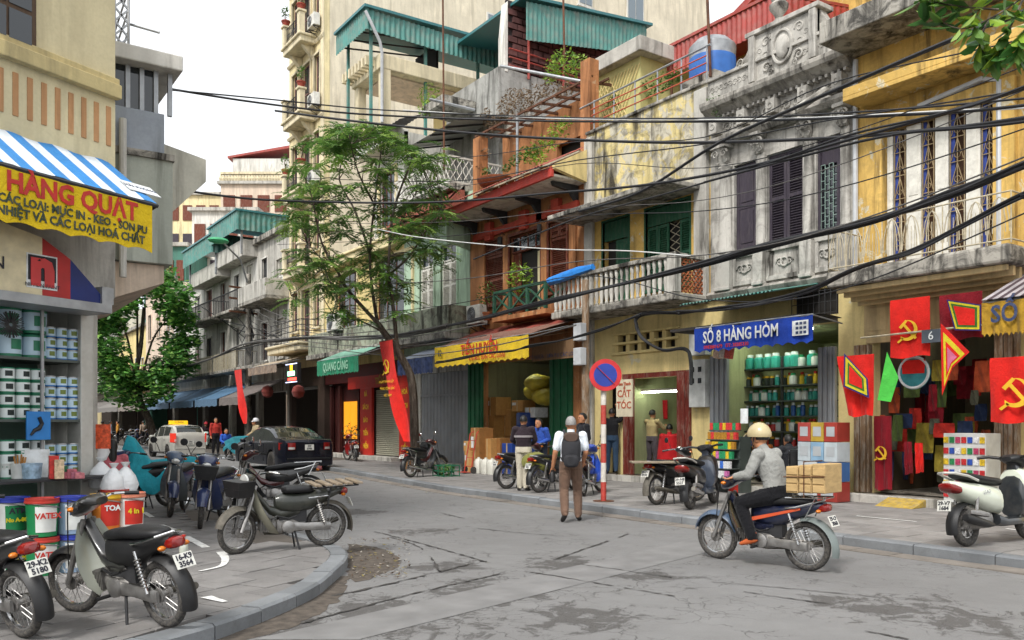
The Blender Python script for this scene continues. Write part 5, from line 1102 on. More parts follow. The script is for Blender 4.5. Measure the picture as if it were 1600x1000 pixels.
for e in ends:
 for k,p in enumerate(e):
  if k<2:continue
  for j in range(3 if k<len(e)-3 else 4):
   d=(e[min(k+1,len(e)-1)]-e[k-1]).normalized();e_=(d*.6+Vector((R(-1,1),R(-1,1),R(-.9,.5)))).normalized();f_=e_.cross(Vector((R(-.6,.6),R(-.6,.6),1))).normalized();l=R(.12,.22);mb=MB();leaf6(mb,p,e_,f_,l,l*.42,e_.cross(f_)*.015,0);mb.build('leaf',random.choice((LF[0],LF[1],LFY[0],MC['leaf_deep'])),OB,fix=False)
def vine(nm,label,clumps,lm,size=.14,n=110):
 q=fx(*clumps[0][:3]);T_=thing(nm,label,'plant',q);t=MB()
 for(px,py,v,r)in clumps:c=fx(px,py,v);leafset(t,c,(r*.7,r,r*.75),int(n*r/.5),size,shell=.15)
 stuff(t.build('foliage',lm,T_,fix=False));return T_
vine('vine','bright yellow-green vine on the roof above the ochre house trellis',[(880,95,16.4,.55),(895,110,16.4,.4),(862,118,16.4,.35),(868,100,16.6,.45),(905,95,16.6,.3)],LFY)
vine('vine','dry brown vine matted over the trellis of the ochre house',[(790,170,15.6,.45),(815,158,15.6,.5),(840,148,15.7,.5),(862,140,15.7,.5),(885,142,15.7,.4),(800,155,15.9,.5),(830,172,15.5,.4),(760,182,15.7,.35)],LFB,.12,170)
vine('vine','green creeper climbing the right post of the ochre house terrace',[(872,205,15.1,.4),(858,222,15.0,.42),(840,232,15.0,.35),(882,192,15.2,.3),(828,245,14.9,.3),(845,250,14.8,.3)],LFY)
vine('terrace_plants','dark and silvery potted greenery along the ochre house tiled eave',[(818,240,14.8,.3),(805,250,14.7,.25),(835,236,14.8,.3),(790,262,14.6,.2),(760,268,14.6,.2)],LF)
vine('vine','straggling creeper on the left post of the ochre house terrace',[(752,215,15.1,.22),(758,240,15.1,.25),(765,200,15.2,.25),(750,262,15.0,.2),(775,190,15.3,.25)],LFB,.1)
vine('terrace_plants','leafy shrub on the pergola terrace behind the white column',[(670,148,15.5,.55),(674,162,15.3,.45),(664,172,15.2,.4)],LFY)
vine('terrace_plants','small shrub at the far end of the pergola terrace',[(765,148,18.5,.4),(770,158,18.4,.3)],LFY)
vine('vine','dark creeper along the terrace edge of the weathered yellow house',[(1010,140,16.2,.4),(1035,128,16.2,.4),(985,152,16.2,.35),(960,160,16,.3),(1055,118,16.3,.3)],LF)
vine('vine','weeds growing on the wall top beside the stone house',[(1118,158,14.6,.25),(1122,175,14.6,.18)],LF,.08)
vine('terrace_plants','plants along the lowest balcony of the cream tower',[(470,470,13.4,.45),(492,462,13.4,.4),(450,490,13.4,.35)],LF)
potted((V-.5,U(812,V-.5),4.78),1.15,.42,'bushy potted tree on the green balcony of the ochre house',n=260,size=.16,lm=LFY,pot=(.2,.3));potted((V-.6,U(762,V-.6),4.75),.9,.4,'leafy plant at the left end of the green balcony',n=110,size=.14,pot=(.16,.24))
potted((V-.6,U(549,V-.6),.27),.7,.35,'bushy plant in tall white pot beside the red shop',mat('white_pot','#d0cfca',.5),120,.12,pot=(.24,.55))
# == VEHICLES
RUB=mat('tyre_rubber',(.035,.033,.032),.85,var=.3,scale=20,dust=.35);CHR=mat('chrome',(.62,.62,.62),.2,1.0,var=.06,bump=0,dust=.12);STEEL=mat('dull_steel',(.34,.33,.32),.4,.8,var=.2,scale=12,bump=.1,dust=.25);BLKP=mat('black_plastic',(.012,.012,.013),.45,var=.2,dust=.02);SEATB=mat('black_vinyl',(.010,.010,.011),.5,var=.2,bump=.3,bscale=220)
ENG=mat('engine_alloy',(.26,.25,.24),.5,.7,var=.25,scale=25,dust=.35);TLR=mat('tail_lamp_red','#7d1410',.15,var=.05,bump=0,spec=.8);LAMPG=mat('lamp_glass',(.55,.55,.52),.1,.3,var=.05,bump=0,spec=.9);ORL=mat('indicator_orange','#c06a18',.2,bump=0);PLATE=mat('plate_white','#d5d4cc',.5,var=.05,dust=.2);PLTX=mat('plate_ink',(.02,.02,.03),.6);MUDG=mat('dusty_metal','#5a564e',.7,.3,var=.2,dust=.4)
def paint(name,col,r=.22):return mat('paint_'+name,col,r+.1,0,.08,3,.0,dust=.1,spec=.5,coat=.6)
def wheel_part(parent,x,r,tr,style='spoke',y=0,steer=0,rimc=None):
 c=Vector((x,y,r));ax=Vector((-sin(steer),cos(steer),0));fw=Vector((cos(steer),sin(steer),0));m=MB();m.torus(c,r-tr,tr,ax,30,10,1.0);o=m.build('wheel',RUB,parent,smooth=True)
 m=MB();m.torus(c,r-tr*2.05,.013,ax,30,6,1.6);m.build('rim',rimc or CHR,o,smooth=True)
 m=MB();m.lathe([(.02,-.06),(.05,-.055),(.05,-.03),(.028,-.025),(.028,.03),(.062,.035),(.062,.05),(.02,.055)],c,14,ax);m.build('hub',ENG,o,smooth=True)
 m=MB();up=Vector((0,0,1))
 if style=='spoke':
  for k in range(28):
   a=2*pi*k/28;d=fw*cos(a)+up*sin(a);b=a+(.5 if k%2 else-.5);e=fw*cos(b)+up*sin(b);m.tube([c+e*.04+ax*(.03 if k%4<2 else-.03),c+d*(r-tr*2.1)],.0024,4,False)
  q=m.build('spokes',STEEL,o);stuff(q)
 else:
  for k in range(6):
   a=2*pi*k/6;d=fw*cos(a)+up*sin(a);m.bar(c+d*.04,c+d*(r-tr*2.0),.03,.05,ax)
  m.build('alloy_spokes',STEEL,o,bevel=.004)
 return o
def fender(parent,x,r,R_,a0,a1,w_,m_,nm,steer=0):
 fw=Vector((cos(steer),sin(steer),0));ax=Vector((-sin(steer),cos(steer),0));c=Vector((x,0,r));m=MB()
 m.sheet(lambda a,b:c+(fw*cos(radians(a0+(a1-a0)*a))+Vector((0,0,1))*sin(radians(a0+(a1-a0)*a)))*(R_-.035*(2*b-1)**2*(1))+ax*w_*(b-.5),18,6,.004,(0,0,1));return m.build(nm,m_,parent,smooth=True)
def plate(parent,pos,right,up,txt,w_=.17,h=.125):
 r,u=Vector(right).normalized(),Vector(up).normalized();n=r.cross(u);m=MB();m.obox(pos,r*w_/2,u*h/2,n*.004);o=m.build('number_plate',PLATE,parent)
 for k,s in enumerate(txt.split('|')):lettering('plate_number',s,PLTX,o,Vector(pos)+u*h*(.22-.46*k if '|' in txt else 0),r,u,h*.5,.006,bold=.002)
 return o
def moto(label,rear,front,z,P):
 """underbone / cub motorcycle; local x forward, y left"""
 Rr,Ff=(gnd(*rear,z),gnd(*front,z))if isinstance(rear,tuple)else(rear,front);d=(Ff-Rr);d.z=0;d.normalize();k0=P.get('sc',.95);loc=(Ff-d*.62*k0)if P.get('anchor')else(Rr+d*.58*k0);loc.z=z
 t=thing(P.get('name','motorbike'),label,'motorbike',loc,atan2(d.y,d.x),P.get('group','parked motorbikes and scooters'),world=False);t.rotation_euler=(radians(P.get('lean',-5)),0,atan2(d.y,d.x));t.scale=(P.get('sc',.95),)*3
 body,shield,seatc,fen,cover=P['body'],P.get('shield',P['body']),P.get('seat',SEATB),P.get('fender',P['body']),P.get('cover',BLKP);st=radians(P.get('steer',14));r=P.get('r',.285);tr=.036
 fx_,rx=.62,-.58;cub=P.get('cub')
 wheel_part(t,fx_,r,tr,steer=st);wheel_part(t,rx,r,tr)
 cs,sn=cos(st),sin(st);T=lambda x,y,z_:Vector((.38+(x-.38)*cs-y*sn,(x-.38)*sn+y*cs,z_))
 wf=t.children[0];fx2=T(fx_,0,0)
 for ch in[wf]+list(wf.children):ch.data.transform(Matrix.Translation(Vector((fx2 .x-fx_,fx2 .y,0))))
 m=MB()
 for sg in(-1,1):m.tube([T(fx_+.0,sg*.085,r),T(.5,sg*.08,.58),T(.39,sg*.06,.86)],[.022,.026,.022],8)
 m.build('front_fork',P.get('fork',STEEL),t,smooth=True)
 m=MB();c=T(fx_,0,r);fw,ax=Vector((cs,sn,0)),Vector((-sn,cs,0));a0,a1=(15,165)
 m.sheet(lambda a,b:c+(fw*cos(radians(a0+(a1-a0)*a))+Vector((0,0,1))*sin(radians(a0+(a1-a0)*a)))*(r+.045-.05*(2*b-1)**2+.03*max(0,a-.6))+ax*(.13+.05*sin(a*pi))*(b-.5),18,6,.004,(0,0,1));m.build('front_fender',fen,t,smooth=True)
 m=MB();hx=.36 if not cub else.40
 if cub:
  m.lathe([(.02,-.1),(.07,-.06),(.088,.0),(.088,.06)],T(.46,0,.93),16,T(1,0,0)-T(0,0,0));m.build('headlamp_shell',body,t,smooth=True);m=MB();m.lathe([(.084,0),(.075,.02),(.03,.035)],T(.52,0,.93),16,T(1,0,0)-T(0,0,0));m.build('headlamp',LAMPG,t,smooth=True)
 else:
  rg=[]
  for(x,zc,hw,hh)in((.22,1.02,.07,.035),(.28,1.03,.13,.05),(.36,1.0,.15,.07),(.44,.96,.12,.075),(.50,.93,.075,.05)):rg.append([T(x,hw*math.copysign(abs(cos(2*pi*j/14))**.8,cos(2*pi*j/14)),zc+hh*math.copysign(abs(sin(2*pi*j/14))**.8,sin(2*pi*j/14)))for j in range(14)])
  m.loft(rg);m.build('handlebar_cowl',P.get('cowl',body),t,smooth=True);m=MB();rg=[]
  for(x,k)in((.485,1),(.51,.85),(.525,.4)):rg.append([T(x,.075*k*cos(2*pi*j/14),.925+.05*k*sin(2*pi*j/14))for j in range(14)])
  m.loft(rg);m.build('headlamp',LAMPG,t,smooth=True)
  for sg in(-1,1):m=MB();p=T(.42,sg*.15,.97);m.ball(p,(.035,.03,.022),8,6);m.build('indicator',ORL,t,smooth=True)
 for sg in(-1,1):
  m=MB();m.tube([T(.32,sg*.05,1.0),T(.3,sg*.2,1.04),T(.22,sg*.3,1.03)],.012,7);m.build('handlebar',CHR,t,smooth=True);m=MB();m.tube([T(.23,sg*.285,1.03),T(.15,sg*.375,1.015)],.018,8);m.build('grip',BLKP,t,smooth=True);m=MB();m.tube([T(.3,sg*.24,1.045),T(.26,sg*.36,1.03)],.006,5);m.build('lever',STEEL,t)
  if P.get('mirror',True):
   m=MB();m.tube([T(.27,sg*.24,1.04),T(.27,sg*.3,1.16),T(.25,sg*.34,1.2)],.006,5);o=m.build('mirror_stem',BLKP,t);m=MB();nrm=T(-1,0,.1)-T(0,0,0);m.lathe([(.05,-.012),(.056,0),(.05,.006)],T(.25,sg*.36,1.23),12,nrm);m.build('mirror',P.get('mirrorm',BLKP),o,smooth=True)
 if P.get('basket'):
  m=MB();c=T(.6,0,.83)
  for zz,k in((-.09,.8),(0,.92),(.1,1)):m.loft([[c+fw*.13*k*x_+ax*.17*k*y_+Vector((0,0,zz+dz))for x_,y_ in((-1,-1),(1,-1),(1,1),(-1,1))]for dz in(-.004,.004)])
  m.loft([[c+fw*.128*k*x_+ax*.168*k*y_+Vector((0,0,zz))for x_,y_ in((-1,-1),(0,-1.05),(1,-1),(1.05,0),(1,1),(0,1.05),(-1,1))]for zz,k in((-.1,.78),(.1,1))]);m.build('front_basket',P['basket'],t)
 m=MB();
 def shf(a,b):
  wv=(.10+.11*sin(min(1,a*1.25)*pi*.5)+.02*sin(a*pi))*(1 if a<.85 else 1-(a-.85)*1.6);s=2*b-1;x=.44-.24*a+.05*sin(a*pi)-.11*s*s*(.4+.6*a);zz=.84-.60*a
  return(x,s*wv,zz)
 m.sheet(shf,14,12,.008,(-.9,0,.2));m.build('leg_shield',shield,t,smooth=True)
 m=MB();m.hull([(.40,.80,.05,.06),(.30,.68,.055,.06),(.18,.53,.06,.06),(.04,.47,.07,.07),(-.1,.5,.08,.09),(-.2,.55,.09,.1)],12);m.build('step_through_frame',P.get('frame',body),t,smooth=True)
 m=MB();m.hull([(.11,.62,.05,.08),(.03,.62,.10,.12),(-.12,.61,.115,.135),(-.32,.63,.122,.125),(-.5,.69,.115,.09),(-.7,.745,.09,.06),(-.8,.765,.06,.04)],14);m.build('side_cover',cover,t,smooth=True)
 if P.get('stripe'):
  for sg in(-1,1):m=MB();m.sheet(lambda a,b:(.05-.62*a,sg*(.122+.004-.0*a),.54+.17*a+.045*b*(1-a*.4)),8,2,.004,(0,sg,0));m.build('decal_stripe',P['stripe'],t)
 zs=.765 if not cub else.78
 m=MB()
 if cub:m.hull([(.02,zs,.05,.03),(.0,zs+.005,.11,.05),(-.12,zs+.012,.135,.055),(-.26,zs+.01,.13,.055),(-.36,zs,.1,.045),(-.40,zs-.01,.05,.03)],16)
 else:m.hull([(.13,zs-.05,.03,.02),(.10,zs-.03,.075,.045),(-.0,zs-.01,.10,.05),(-.14,zs,.115,.05),(-.2,zs+.022,.125,.055),(-.36,zs+.03,.128,.055),(-.56,zs+.04,.12,.05),(-.66,zs+.045,.09,.04),(-.7,zs+.04,.04,.025)],16)
 m.build('seat',seatc,t,smooth=True,sub=1)
 m=MB()
 for sg in(-1,1):m.tube([(-.38,sg*.12,.72),(-.52,sg*.145,.74),(-.72,sg*.12,.80),(-.80,sg*.0,.83)]if not cub else[(-.3,sg*.12,.68),(-.6,sg*.1,.7)],.011,6)
 m.build('grab_rail',CHR,t,smooth=True)
 m=MB();m.hull([(-.76,.735,.07,.045,3),(-.80,.74,.075,.05,3),(-.85,.745,.065,.042,3),(-.865,.745,.04,.03,3)],12);m.build('tail_light',TLR,t,smooth=True)
 for sg in(-1,1):m=MB();m.ball((-.78,sg*.11,.71),(.03,.035,.022),8,6);m.build('indicator',ORL,t,smooth=True)
 m=MB();c=Vector((rx,0,r));m.sheet(lambda a,b:c+Vector((cos(radians(80+115*a)),0,sin(radians(80+115*a))))*(r+.05-.045*(2*b-1)**2+(.05*a))+Vector((0,.15*(b-.5),0)),16,6,.004,(0,0,1));m.build('rear_fender',P.get('rfender',BLKP),t,smooth=True)
 n_=Vector((-.8,0,.45)).normalized();plate(t,(-.90,0,.60),(0,-1,0),Vector((.42,0,.9)),P.get('plate','29-H1|4072'))
 m=MB();m.hull([(.3,.34,.05,.055),(.2,.34,.075,.075),(.1,.33,.06,.06),(.09,.31,.09,.1),(-.12,.31,.095,.1),(-.2,.31,.07,.08)],12);m.build('engine',ENG,t,smooth=True,ang=30);m=MB()
 for k in range(7):xx=.15+k*.024;m.box(xx,xx+.008,-.09,.09,.26,.42)
 m.build('cylinder_fins',ENG,t);m=MB();m.lathe([(.09,0),(.085,.03),(.05,.045)],(-.05,.09,.31),16,(0,1,0));m.build('crankcase_cover',STEEL,t,smooth=True);m=MB();m.lathe([(.1,0),(.095,.035),(.06,.05)],(-.02,-.09,.31),16,(0,-1,0));m.build('crankcase_cover',STEEL,t,smooth=True)
 m=MB();m.tube([(.26,-.03,.28),(.2,-.1,.2),(.0,-.13,.19),(-.2,-.14,.21),(-.3,-.145,.24),(-.68,-.15,.31),(-.80,-.15,.335)],[.018,.018,.02,.022,.042,.045,.03],10);m.build('exhaust',CHR if not P.get('dusty')else MUDG,t,smooth=True)
 m=MB();m.hull([(-.08,.31,.012,.06),(-.3,.3,.02,.05),(-.52,.29,.02,.06),(-.62,.285,.015,.05)],10);m.v=[(a,b+.085,c_)for a,b,c_ in m.v];m.build('chain_case',P.get('chaincase',STEEL),t,smooth=True)
 m=MB()
 for sg in(-1,1):m.bar((-.1,sg*.08,.32),(rx,sg*.075,r),.025,.04)
 m.build('swingarm',IRON,t)
 for sg in(-1,1):
  m=MB();p,q=Vector((rx+.04,sg*.125,r+.03)),Vector((-.42,sg*.12,.66));m.tube([p,q],.014,8);o=m.build('shock_absorber',CHR,t,smooth=True);m=MB()
  for k in range(9):m.torus(p.lerp(q,.15+.08*k),.026,.006,q-p,10,4)
  m.build('spring',STEEL,o)
 for sg in(-1,1):
  m=MB();m.tube([(.0,sg*.08,.24),(.0,sg*.24,.24)],.016,6);m.build('foot_peg',BLKP,t)
  m=MB();m.tube([T(.27,sg*.2,1.04),T(.42,sg*.17,1.06),T(.52,sg*.1,.86),T(.56,sg*.1,.55),T(fx_,sg*.06,r+.03)],.006,5);m.build('brake_cable',BLKP,t,smooth=True)
 m=MB();m.tube([(.2,.06,.4),(.1,.1,.46),(-.05,.11,.42),(-.15,.1,.45)],.012,6);m.build('wiring',BLKP,t);m=MB();m.box(-.3,.06,-.06,.06,.36,.62);m.build('inner_frame',IRON,t);m=MB()
 for sg in(-1,1)if not P.get('nostand')else():m.tube([(-.14,sg*.06,.26),(-.2,sg*.12,.0)],.013,6)
 if m.f:m.build('centre_stand',IRON,t)
 m=MB();m.tube([(-.05,-.14,.3),(-.16,-.18,.36),(-.18,-.2,.4)],.01,6);m.build('kick_starter',STEEL,t)
 if P.get('rack'):
  RK=wood('grey_rack_wood','#8a7a66',.5,.4);m=MB()
  for sg in(-1,1):m.bar((-.36,sg*.12,.80),(-.98,sg*.12,.83),.018);m.bar((-.6,sg*.12,.81),(-.56,sg*.12,.55),.016)
  m.bar((-.98,-.12,.83),(-.98,.12,.83),.018);m.build('rear_rack',IRON,t)
  for k in range(5):m=MB();x_=-.40-k*.14;m.box(x_-.045,x_+.045,-.24,.24,.835+k*.006,.86+k*.006);m.build('rack_slat',RK,t,bevel=.004)
 if P.get('steel_rack'):
  m=MB()
  for sg in(-1,1):m.tube([(-.38,sg*.12,.84),(-.85,sg*.12,.86)],.008,5);m.tube([(-.75,sg*.12,.86),(-.62,sg*.12,.62)],.008,5)
  for k in range(6):m.tube([(-.42-k*.085,-.12,.85),(-.42-k*.085,.12,.85)],.006,5)
  m.build('rear_rack',CHR,t)
 return t
def scooter(label,rear,front,z,P):
 Rr,Ff=(gnd(*rear,z),gnd(*front,z))if isinstance(rear,tuple)else(rear,front);d=(Ff-Rr);d.z=0;d.normalize();loc=Rr+d*.62;loc.z=z
 t=thing('scooter',label,'scooter',loc,atan2(d.y,d.x),'parked motorbikes and scooters',world=False);t.rotation_euler=(radians(P.get('lean',-5)),0,atan2(d.y,d.x));b,tr,sd=P['body'],P.get('trim',BLKP),SEATB;k_=P.get('k',1.0)
 wheel_part(t,.64,.235,.05,'alloy');wheel_part(t,-.62,.225,.052,'alloy');m=MB()
 for sg in(-1,1):m.tube([(.64,sg*.09,.235),(.56,sg*.08,.5)],.025,8)
 m.build('front_fork',BLKP,t,smooth=True);fender(t,.64,.235,.30,20,165,.16,b,'front_fender')
 m=MB();m.hull([(.66,.62,.05,.1),(.6,.66,.12,.2),(.52,.66,.185,.25),(.44,.62,.2,.29),(.38,.6,.17,.28),(.36,.58,.1,.2)],18);m.build('front_apron',b,t,smooth=True)
 m=MB();m.hull([(.42,.58,.17,.27),(.36,.55,.165,.26),(.33,.5,.15,.2)],14);m.build('inner_panel',tr,t,smooth=True)
 m=MB();m.hull([(.48,.24,.1,.05,4),(.36,.26,.15,.05,4),(.0,.26,.16,.055,4),(-.15,.3,.15,.08,3)],14);m.build('floorboard',tr,t,smooth=True)
 m=MB();m.hull([(.02,.45,.05,.1),(-.03,.52,.13,.17),(-.2,.55,.165,.17),(-.45,.6,.175,.15),(-.68,.66,.15,.11),(-.84,.72,.1,.07),(-.92,.76,.05,.035)],18);m.build('rear_body',b,t,smooth=True)
 m=MB();m.hull([(.04,.72,.07,.025),(-.02,.75,.13,.05),(-.2,.77,.15,.05),(-.36,.79,.15,.055),(-.6,.83,.14,.05),(-.74,.85,.09,.035)],16);m.build('seat',sd,t,smooth=True)
 m=MB()
 for sg in(-1,1):m.tube([(-.55,sg*.16,.78),(-.72,sg*.15,.84),(-.9,sg*.1,.88),(-.95,0,.885)],.016,8)
 m.build('grab_rail',P.get('rail',b),t,smooth=True);m=MB();m.hull([(-.80,.68,.12,.05,3),(-.88,.70,.12,.055,3),(-.94,.725,.09,.04,3),(-.955,.735,.05,.02,3)],14);m.build('tail_light',TLR,t,smooth=True)
 m=MB();m.hull([(.32,1.02,.06,.03),(.38,1.03,.13,.05),(.46,1.02,.15,.065),(.54,.98,.13,.07),(.6,.94,.07,.045)],16);m.build('handlebar_cowl',P.get('cowl',b),t,smooth=True);m=MB();m.hull([(.585,.945,.09,.04),(.612,.938,.07,.03),(.625,.935,.03,.015)],14);m.build('headlamp',LAMPG,t,smooth=True);m=MB();m.hull([(.4,.9,.06,.12),(.46,.88,.07,.14),(.52,.86,.05,.12)],12);m.build('steering_column',tr,t,smooth=True)
 for sg in(-1,1):
  m=MB();m.tube([(.42,sg*.1,1.03),(.36,sg*.25,1.06),(.3,sg*.37,1.05)],[.02,.02,.02],8);m.build('grip',BLKP,t,smooth=True);m=MB();m.tube([(.4,sg*.22,1.07),(.36,sg*.36,1.065)],.006,5);m.build('lever',STEEL,t)
  if P.get('mirror'):m=MB();m.tube([(.4,sg*.2,1.06),(.4,sg*.26,1.2),(.38,sg*.3,1.22)],.006,5);o=m.build('mirror_stem',BLKP,t);m=MB();m.ball((.38,sg*.33,1.24),(.012,.06,.04),10,6);m.build('mirror',BLKP,o,smooth=True)
 m=MB();m.hull([(-.2,.3,.09,.1),(-.45,.28,.1,.09),(-.66,.26,.09,.07)],12);m.build('engine',ENG,t,smooth=True);m=MB();m.tube([(-.25,-.12,.24),(-.45,-.17,.26),(-.8,-.18,.34),(-.88,-.18,.36)],[.02,.045,.055,.04],10);m.build('exhaust',P.get('exh',BLKP),t,smooth=True);m=MB();m.hull([(-.45,.37,.03,.03),(-.62,.4,.04,.04),(-.8,.42,.03,.03)],10);m.v=[(x,y-.18,z_)for x,y,z_ in m.v];m.build('heat_shield',STEEL,t,smooth=True)
 fender(t,-.62,.225,.3,60,195,.15,BLKP,'rear_fender');plate(t,(-.99,0,.5),(0,-1,0),(.2,0,.95),P.get('plate','29-P4|7316'))
 for sg in(-1,1):m=MB();m.tube([(-.62,sg*.13,.26),(-.55,sg*.14,.6)],.02,8);m.build('shock_absorber',STEEL,t,smooth=True)
 m=MB();m.tube([(-.2,.1,.2),(-.26,.16,.01)],.013,6);m.build('side_stand',IRON,t)
 if P.get('badge'):
  for sg in(1,-1):lettering('badge',P['badge'],MC['chrome'],t,(-.42,sg*.178,.64),(-sg,0,.12),(0,0,1),.06,.003)
 return t
BLK=paint('black',(.012,.012,.013));WHT=paint('offwhite','#a9ac9f');NAVY=paint('navy','#1c2c55');RED=paint('red','#8a1a1c');GREYP=paint('grey','#5d6468');OLIVE=paint('dark_olive','#23261f',.35);BLUEP=paint('blue','#2345a0');LEADW=paint('pearl_white','#d0d5c4');CREAMP=paint('pale_mint','#b9c8c0');DGRN=paint('dark_grey','#22262a');MAROON=paint('maroon','#4a1a1c');SILV=paint('silver','#b4b2aa')
H=.122
moto('black and white motorbike with plate 16-K9 parked nearest the camera on the corner',(262,980),(110,948),H,dict(body=BLK,shield=WHT,frame=BLK,fender=BLK,cowl=BLK,plate='16-K9|3564',dusty=True,sc=.87,lean=-7,steer=16,mirror=False))
moto('dark motorbike cut off by the left edge beside the black and white motorbike',(38,996),(-125,958),H,dict(body=DGRN,shield=GREYP,cover=BLK,stripe=mat('silver_decal','#b9b4a8',.4),fender=DGRN,plate='29-K2|5180',dusty=True,sc=.87,lean=-7,mirror=False))
moto('old dark cub motorbike with slatted wooden rear rack at the rounded kerb',(508,853),(365,864),H,dict(body=OLIVE,shield=mat('worn_cream_shield','#8a8878',.5,dust=.4),frame=OLIVE,cover=OLIVE,cub=True,rack=True,dusty=True,rfender=MUDG,fender=MUDG,steer=24,sc=.89,basket=BLKP,lean=-4,mirror=False,plate='29-F6|2215'))
moto('blue motorbike with black front basket parked facing the camera behind the cub',(392,797),(304,826),H,dict(body=NAVY,shield=NAVY,seat=SEATB,cover=NAVY,fender=NAVY,basket=BLKP,anchor=1,steer=18,lean=-6,plate='30-L3|9046'))
moto('blue grey motorbike with scratched fender leftmost of the pair behind the cub',(335,778),(256,808),H,dict(body=mat('blue_grey_paint','#43566e',.3,dust=.25),shield=GREYP,cover=NAVY,fender=NAVY,anchor=1,steer=20,lean=-7,plate='29-U1|3390'))
moto('maroon and black motorbike with chrome rear rack standing behind the cub',(478,797),(412,799),H,dict(body=MAROON,shield=DGRN,cover=BLK,fender=DGRN,steer=-10,lean=5,steel_rack=True,mirror=True,mirrorm=CHR,plate='29-Z2|6601'))
moto('dark motorbike piled with black bags beside the green crate',(642,746),(692,742.2),H,dict(body=MAROON,shield=DGRN,cover=BLK,fender=DGRN,lean=-5,steer=-12,steel_rack=True,mirrorm=CHR,plate='29-M7|1182'))
moto('maroon motorbike in front of the yellow awning shop with man standing beside',(792,764),(854,760),H,dict(body=MAROON,shield=GREYP,cover=BLK,fender=MAROON,lean=-4,mirror=False,plate='29-T3|4450'))
moto('motorbike loaded with olive green bag behind the backpack man',(843,770),(903,765),H,dict(body=BLK,shield=GREYP,cover=BLK,fender=BLK,lean=-4,mirror=False,plate='16-H8|7021'))
moto('blue and maroon motorbike with chrome exhaust beside the no-parking pole',(912,775),(962,760),H,dict(body=BLUEP,shield=BLUEP,cover=MAROON,fender=BLUEP,cowl=BLUEP,lean=-5,steer=-15,stripe=mat('silver_decal',''),plate='29-X5|8137'))
moto('old motorbike carrying a flat wooden board beside the black scooter',(1027,789),(1090,782),H,dict(body=DGRN,shield=DGRN,cover=BLK,fender=MUDG,dusty=True,rfender=MUDG,lean=-4,steer=-14,plate='29-D1|0934'))
scooter('black scooter parked in front of shop number 8',(1079,796),(1165,774),H,dict(body=BLK,trim=paint('slate','#3a4250'),cowl=BLKP,lean=-6,mirror=False,rail=SILV,exh=CHR,plate='29-N8|5527'))
scooter('white scooter with black front panel parked before the flag shop',(1511,854),(1650,838),H,dict(body=LEADW,trim=DGRN,cowl=BLKP,lean=-5,badge='LEAD',rail=SILV,plate='29-V7|1684'))
moto('red motorbike parked near the white flower pot behind the black sedan',(556,721),(520,714),H,dict(body=RED,shield=RED,cover=RED,fender=RED,lean=-5,steer=20,plate='29-R2|7745'))
RIDE=moto('dark blue motorbike ridden along the street with a wooden box behind',(1262,892),(1117,872),0.0,dict(body=paint('ink_blue','#0f1834'),shield=BLK,cover=paint('ink_blue',''),fender=mat('blue_grey_paint',''),lean=-2,dusty=True,sc=.94,steer=0,stripe=paint('orange_decal','#c8502a'),steel_rack=True,mirror=False,plate='29-L9|3068',group='motorbikes on the road',nostand=1,rfender=mat('pale_guard','#6a7270',.5)))
WSC=scooter('pale mint scooter ridden towards the camera by a woman in a red hat',gnd(322,703),gnd(318,724),0.0,dict(body=CREAMP,trim=GREYP,lean=0,mirror=True));WSC['group']='motorbikes on the road'
k=0
FARB=[(118,700,'black'),(146,699,'dark'),(170,697,'grey'),(196,697,'black'),(222,696,'blue'),(212,702,'black'),(238,704,'dark'),(252,699,'grey')]
words_=['first','second','third','fourth','fifth','sixth','seventh','eighth']
proto=None
for(px,py,c)in FARB:
 v_=R(10.9,12.6)if px>150 else R(9.5,11);Yd=dep(px,v_);q=at(px,660,Yd);q.z=H if v_>11 else 0;a=R(-.25,.25)
 lab=words_[k]+' motorbike from the left in the dim row under the dense tree'
 if proto is None:proto=moto(lab,q,q+Vector((-1,a,0)),q.z,dict(body=BLK,shield=DGRN,cover=BLK,fender=BLK,lean=-6,plate='29-B4|6210',group='motorbikes parked far down the street'));k+=1;continue
 o=copy_tree(proto);o.location=q;o.rotation_euler=(radians(-6),0,pi+a+R(-.3,.3));o['label']=lab;k+=1
 pm={'dark':MAROON,'grey':GREYP,'blue':NAVY,'black':BLK}[c]
 for ch in o.children:
  if ch.name.split('.')[0]in('side_cover','front_fender','handlebar_cowl','leg_shield'):ch.data=ch.data.copy();ch.data.materials[0]=pm
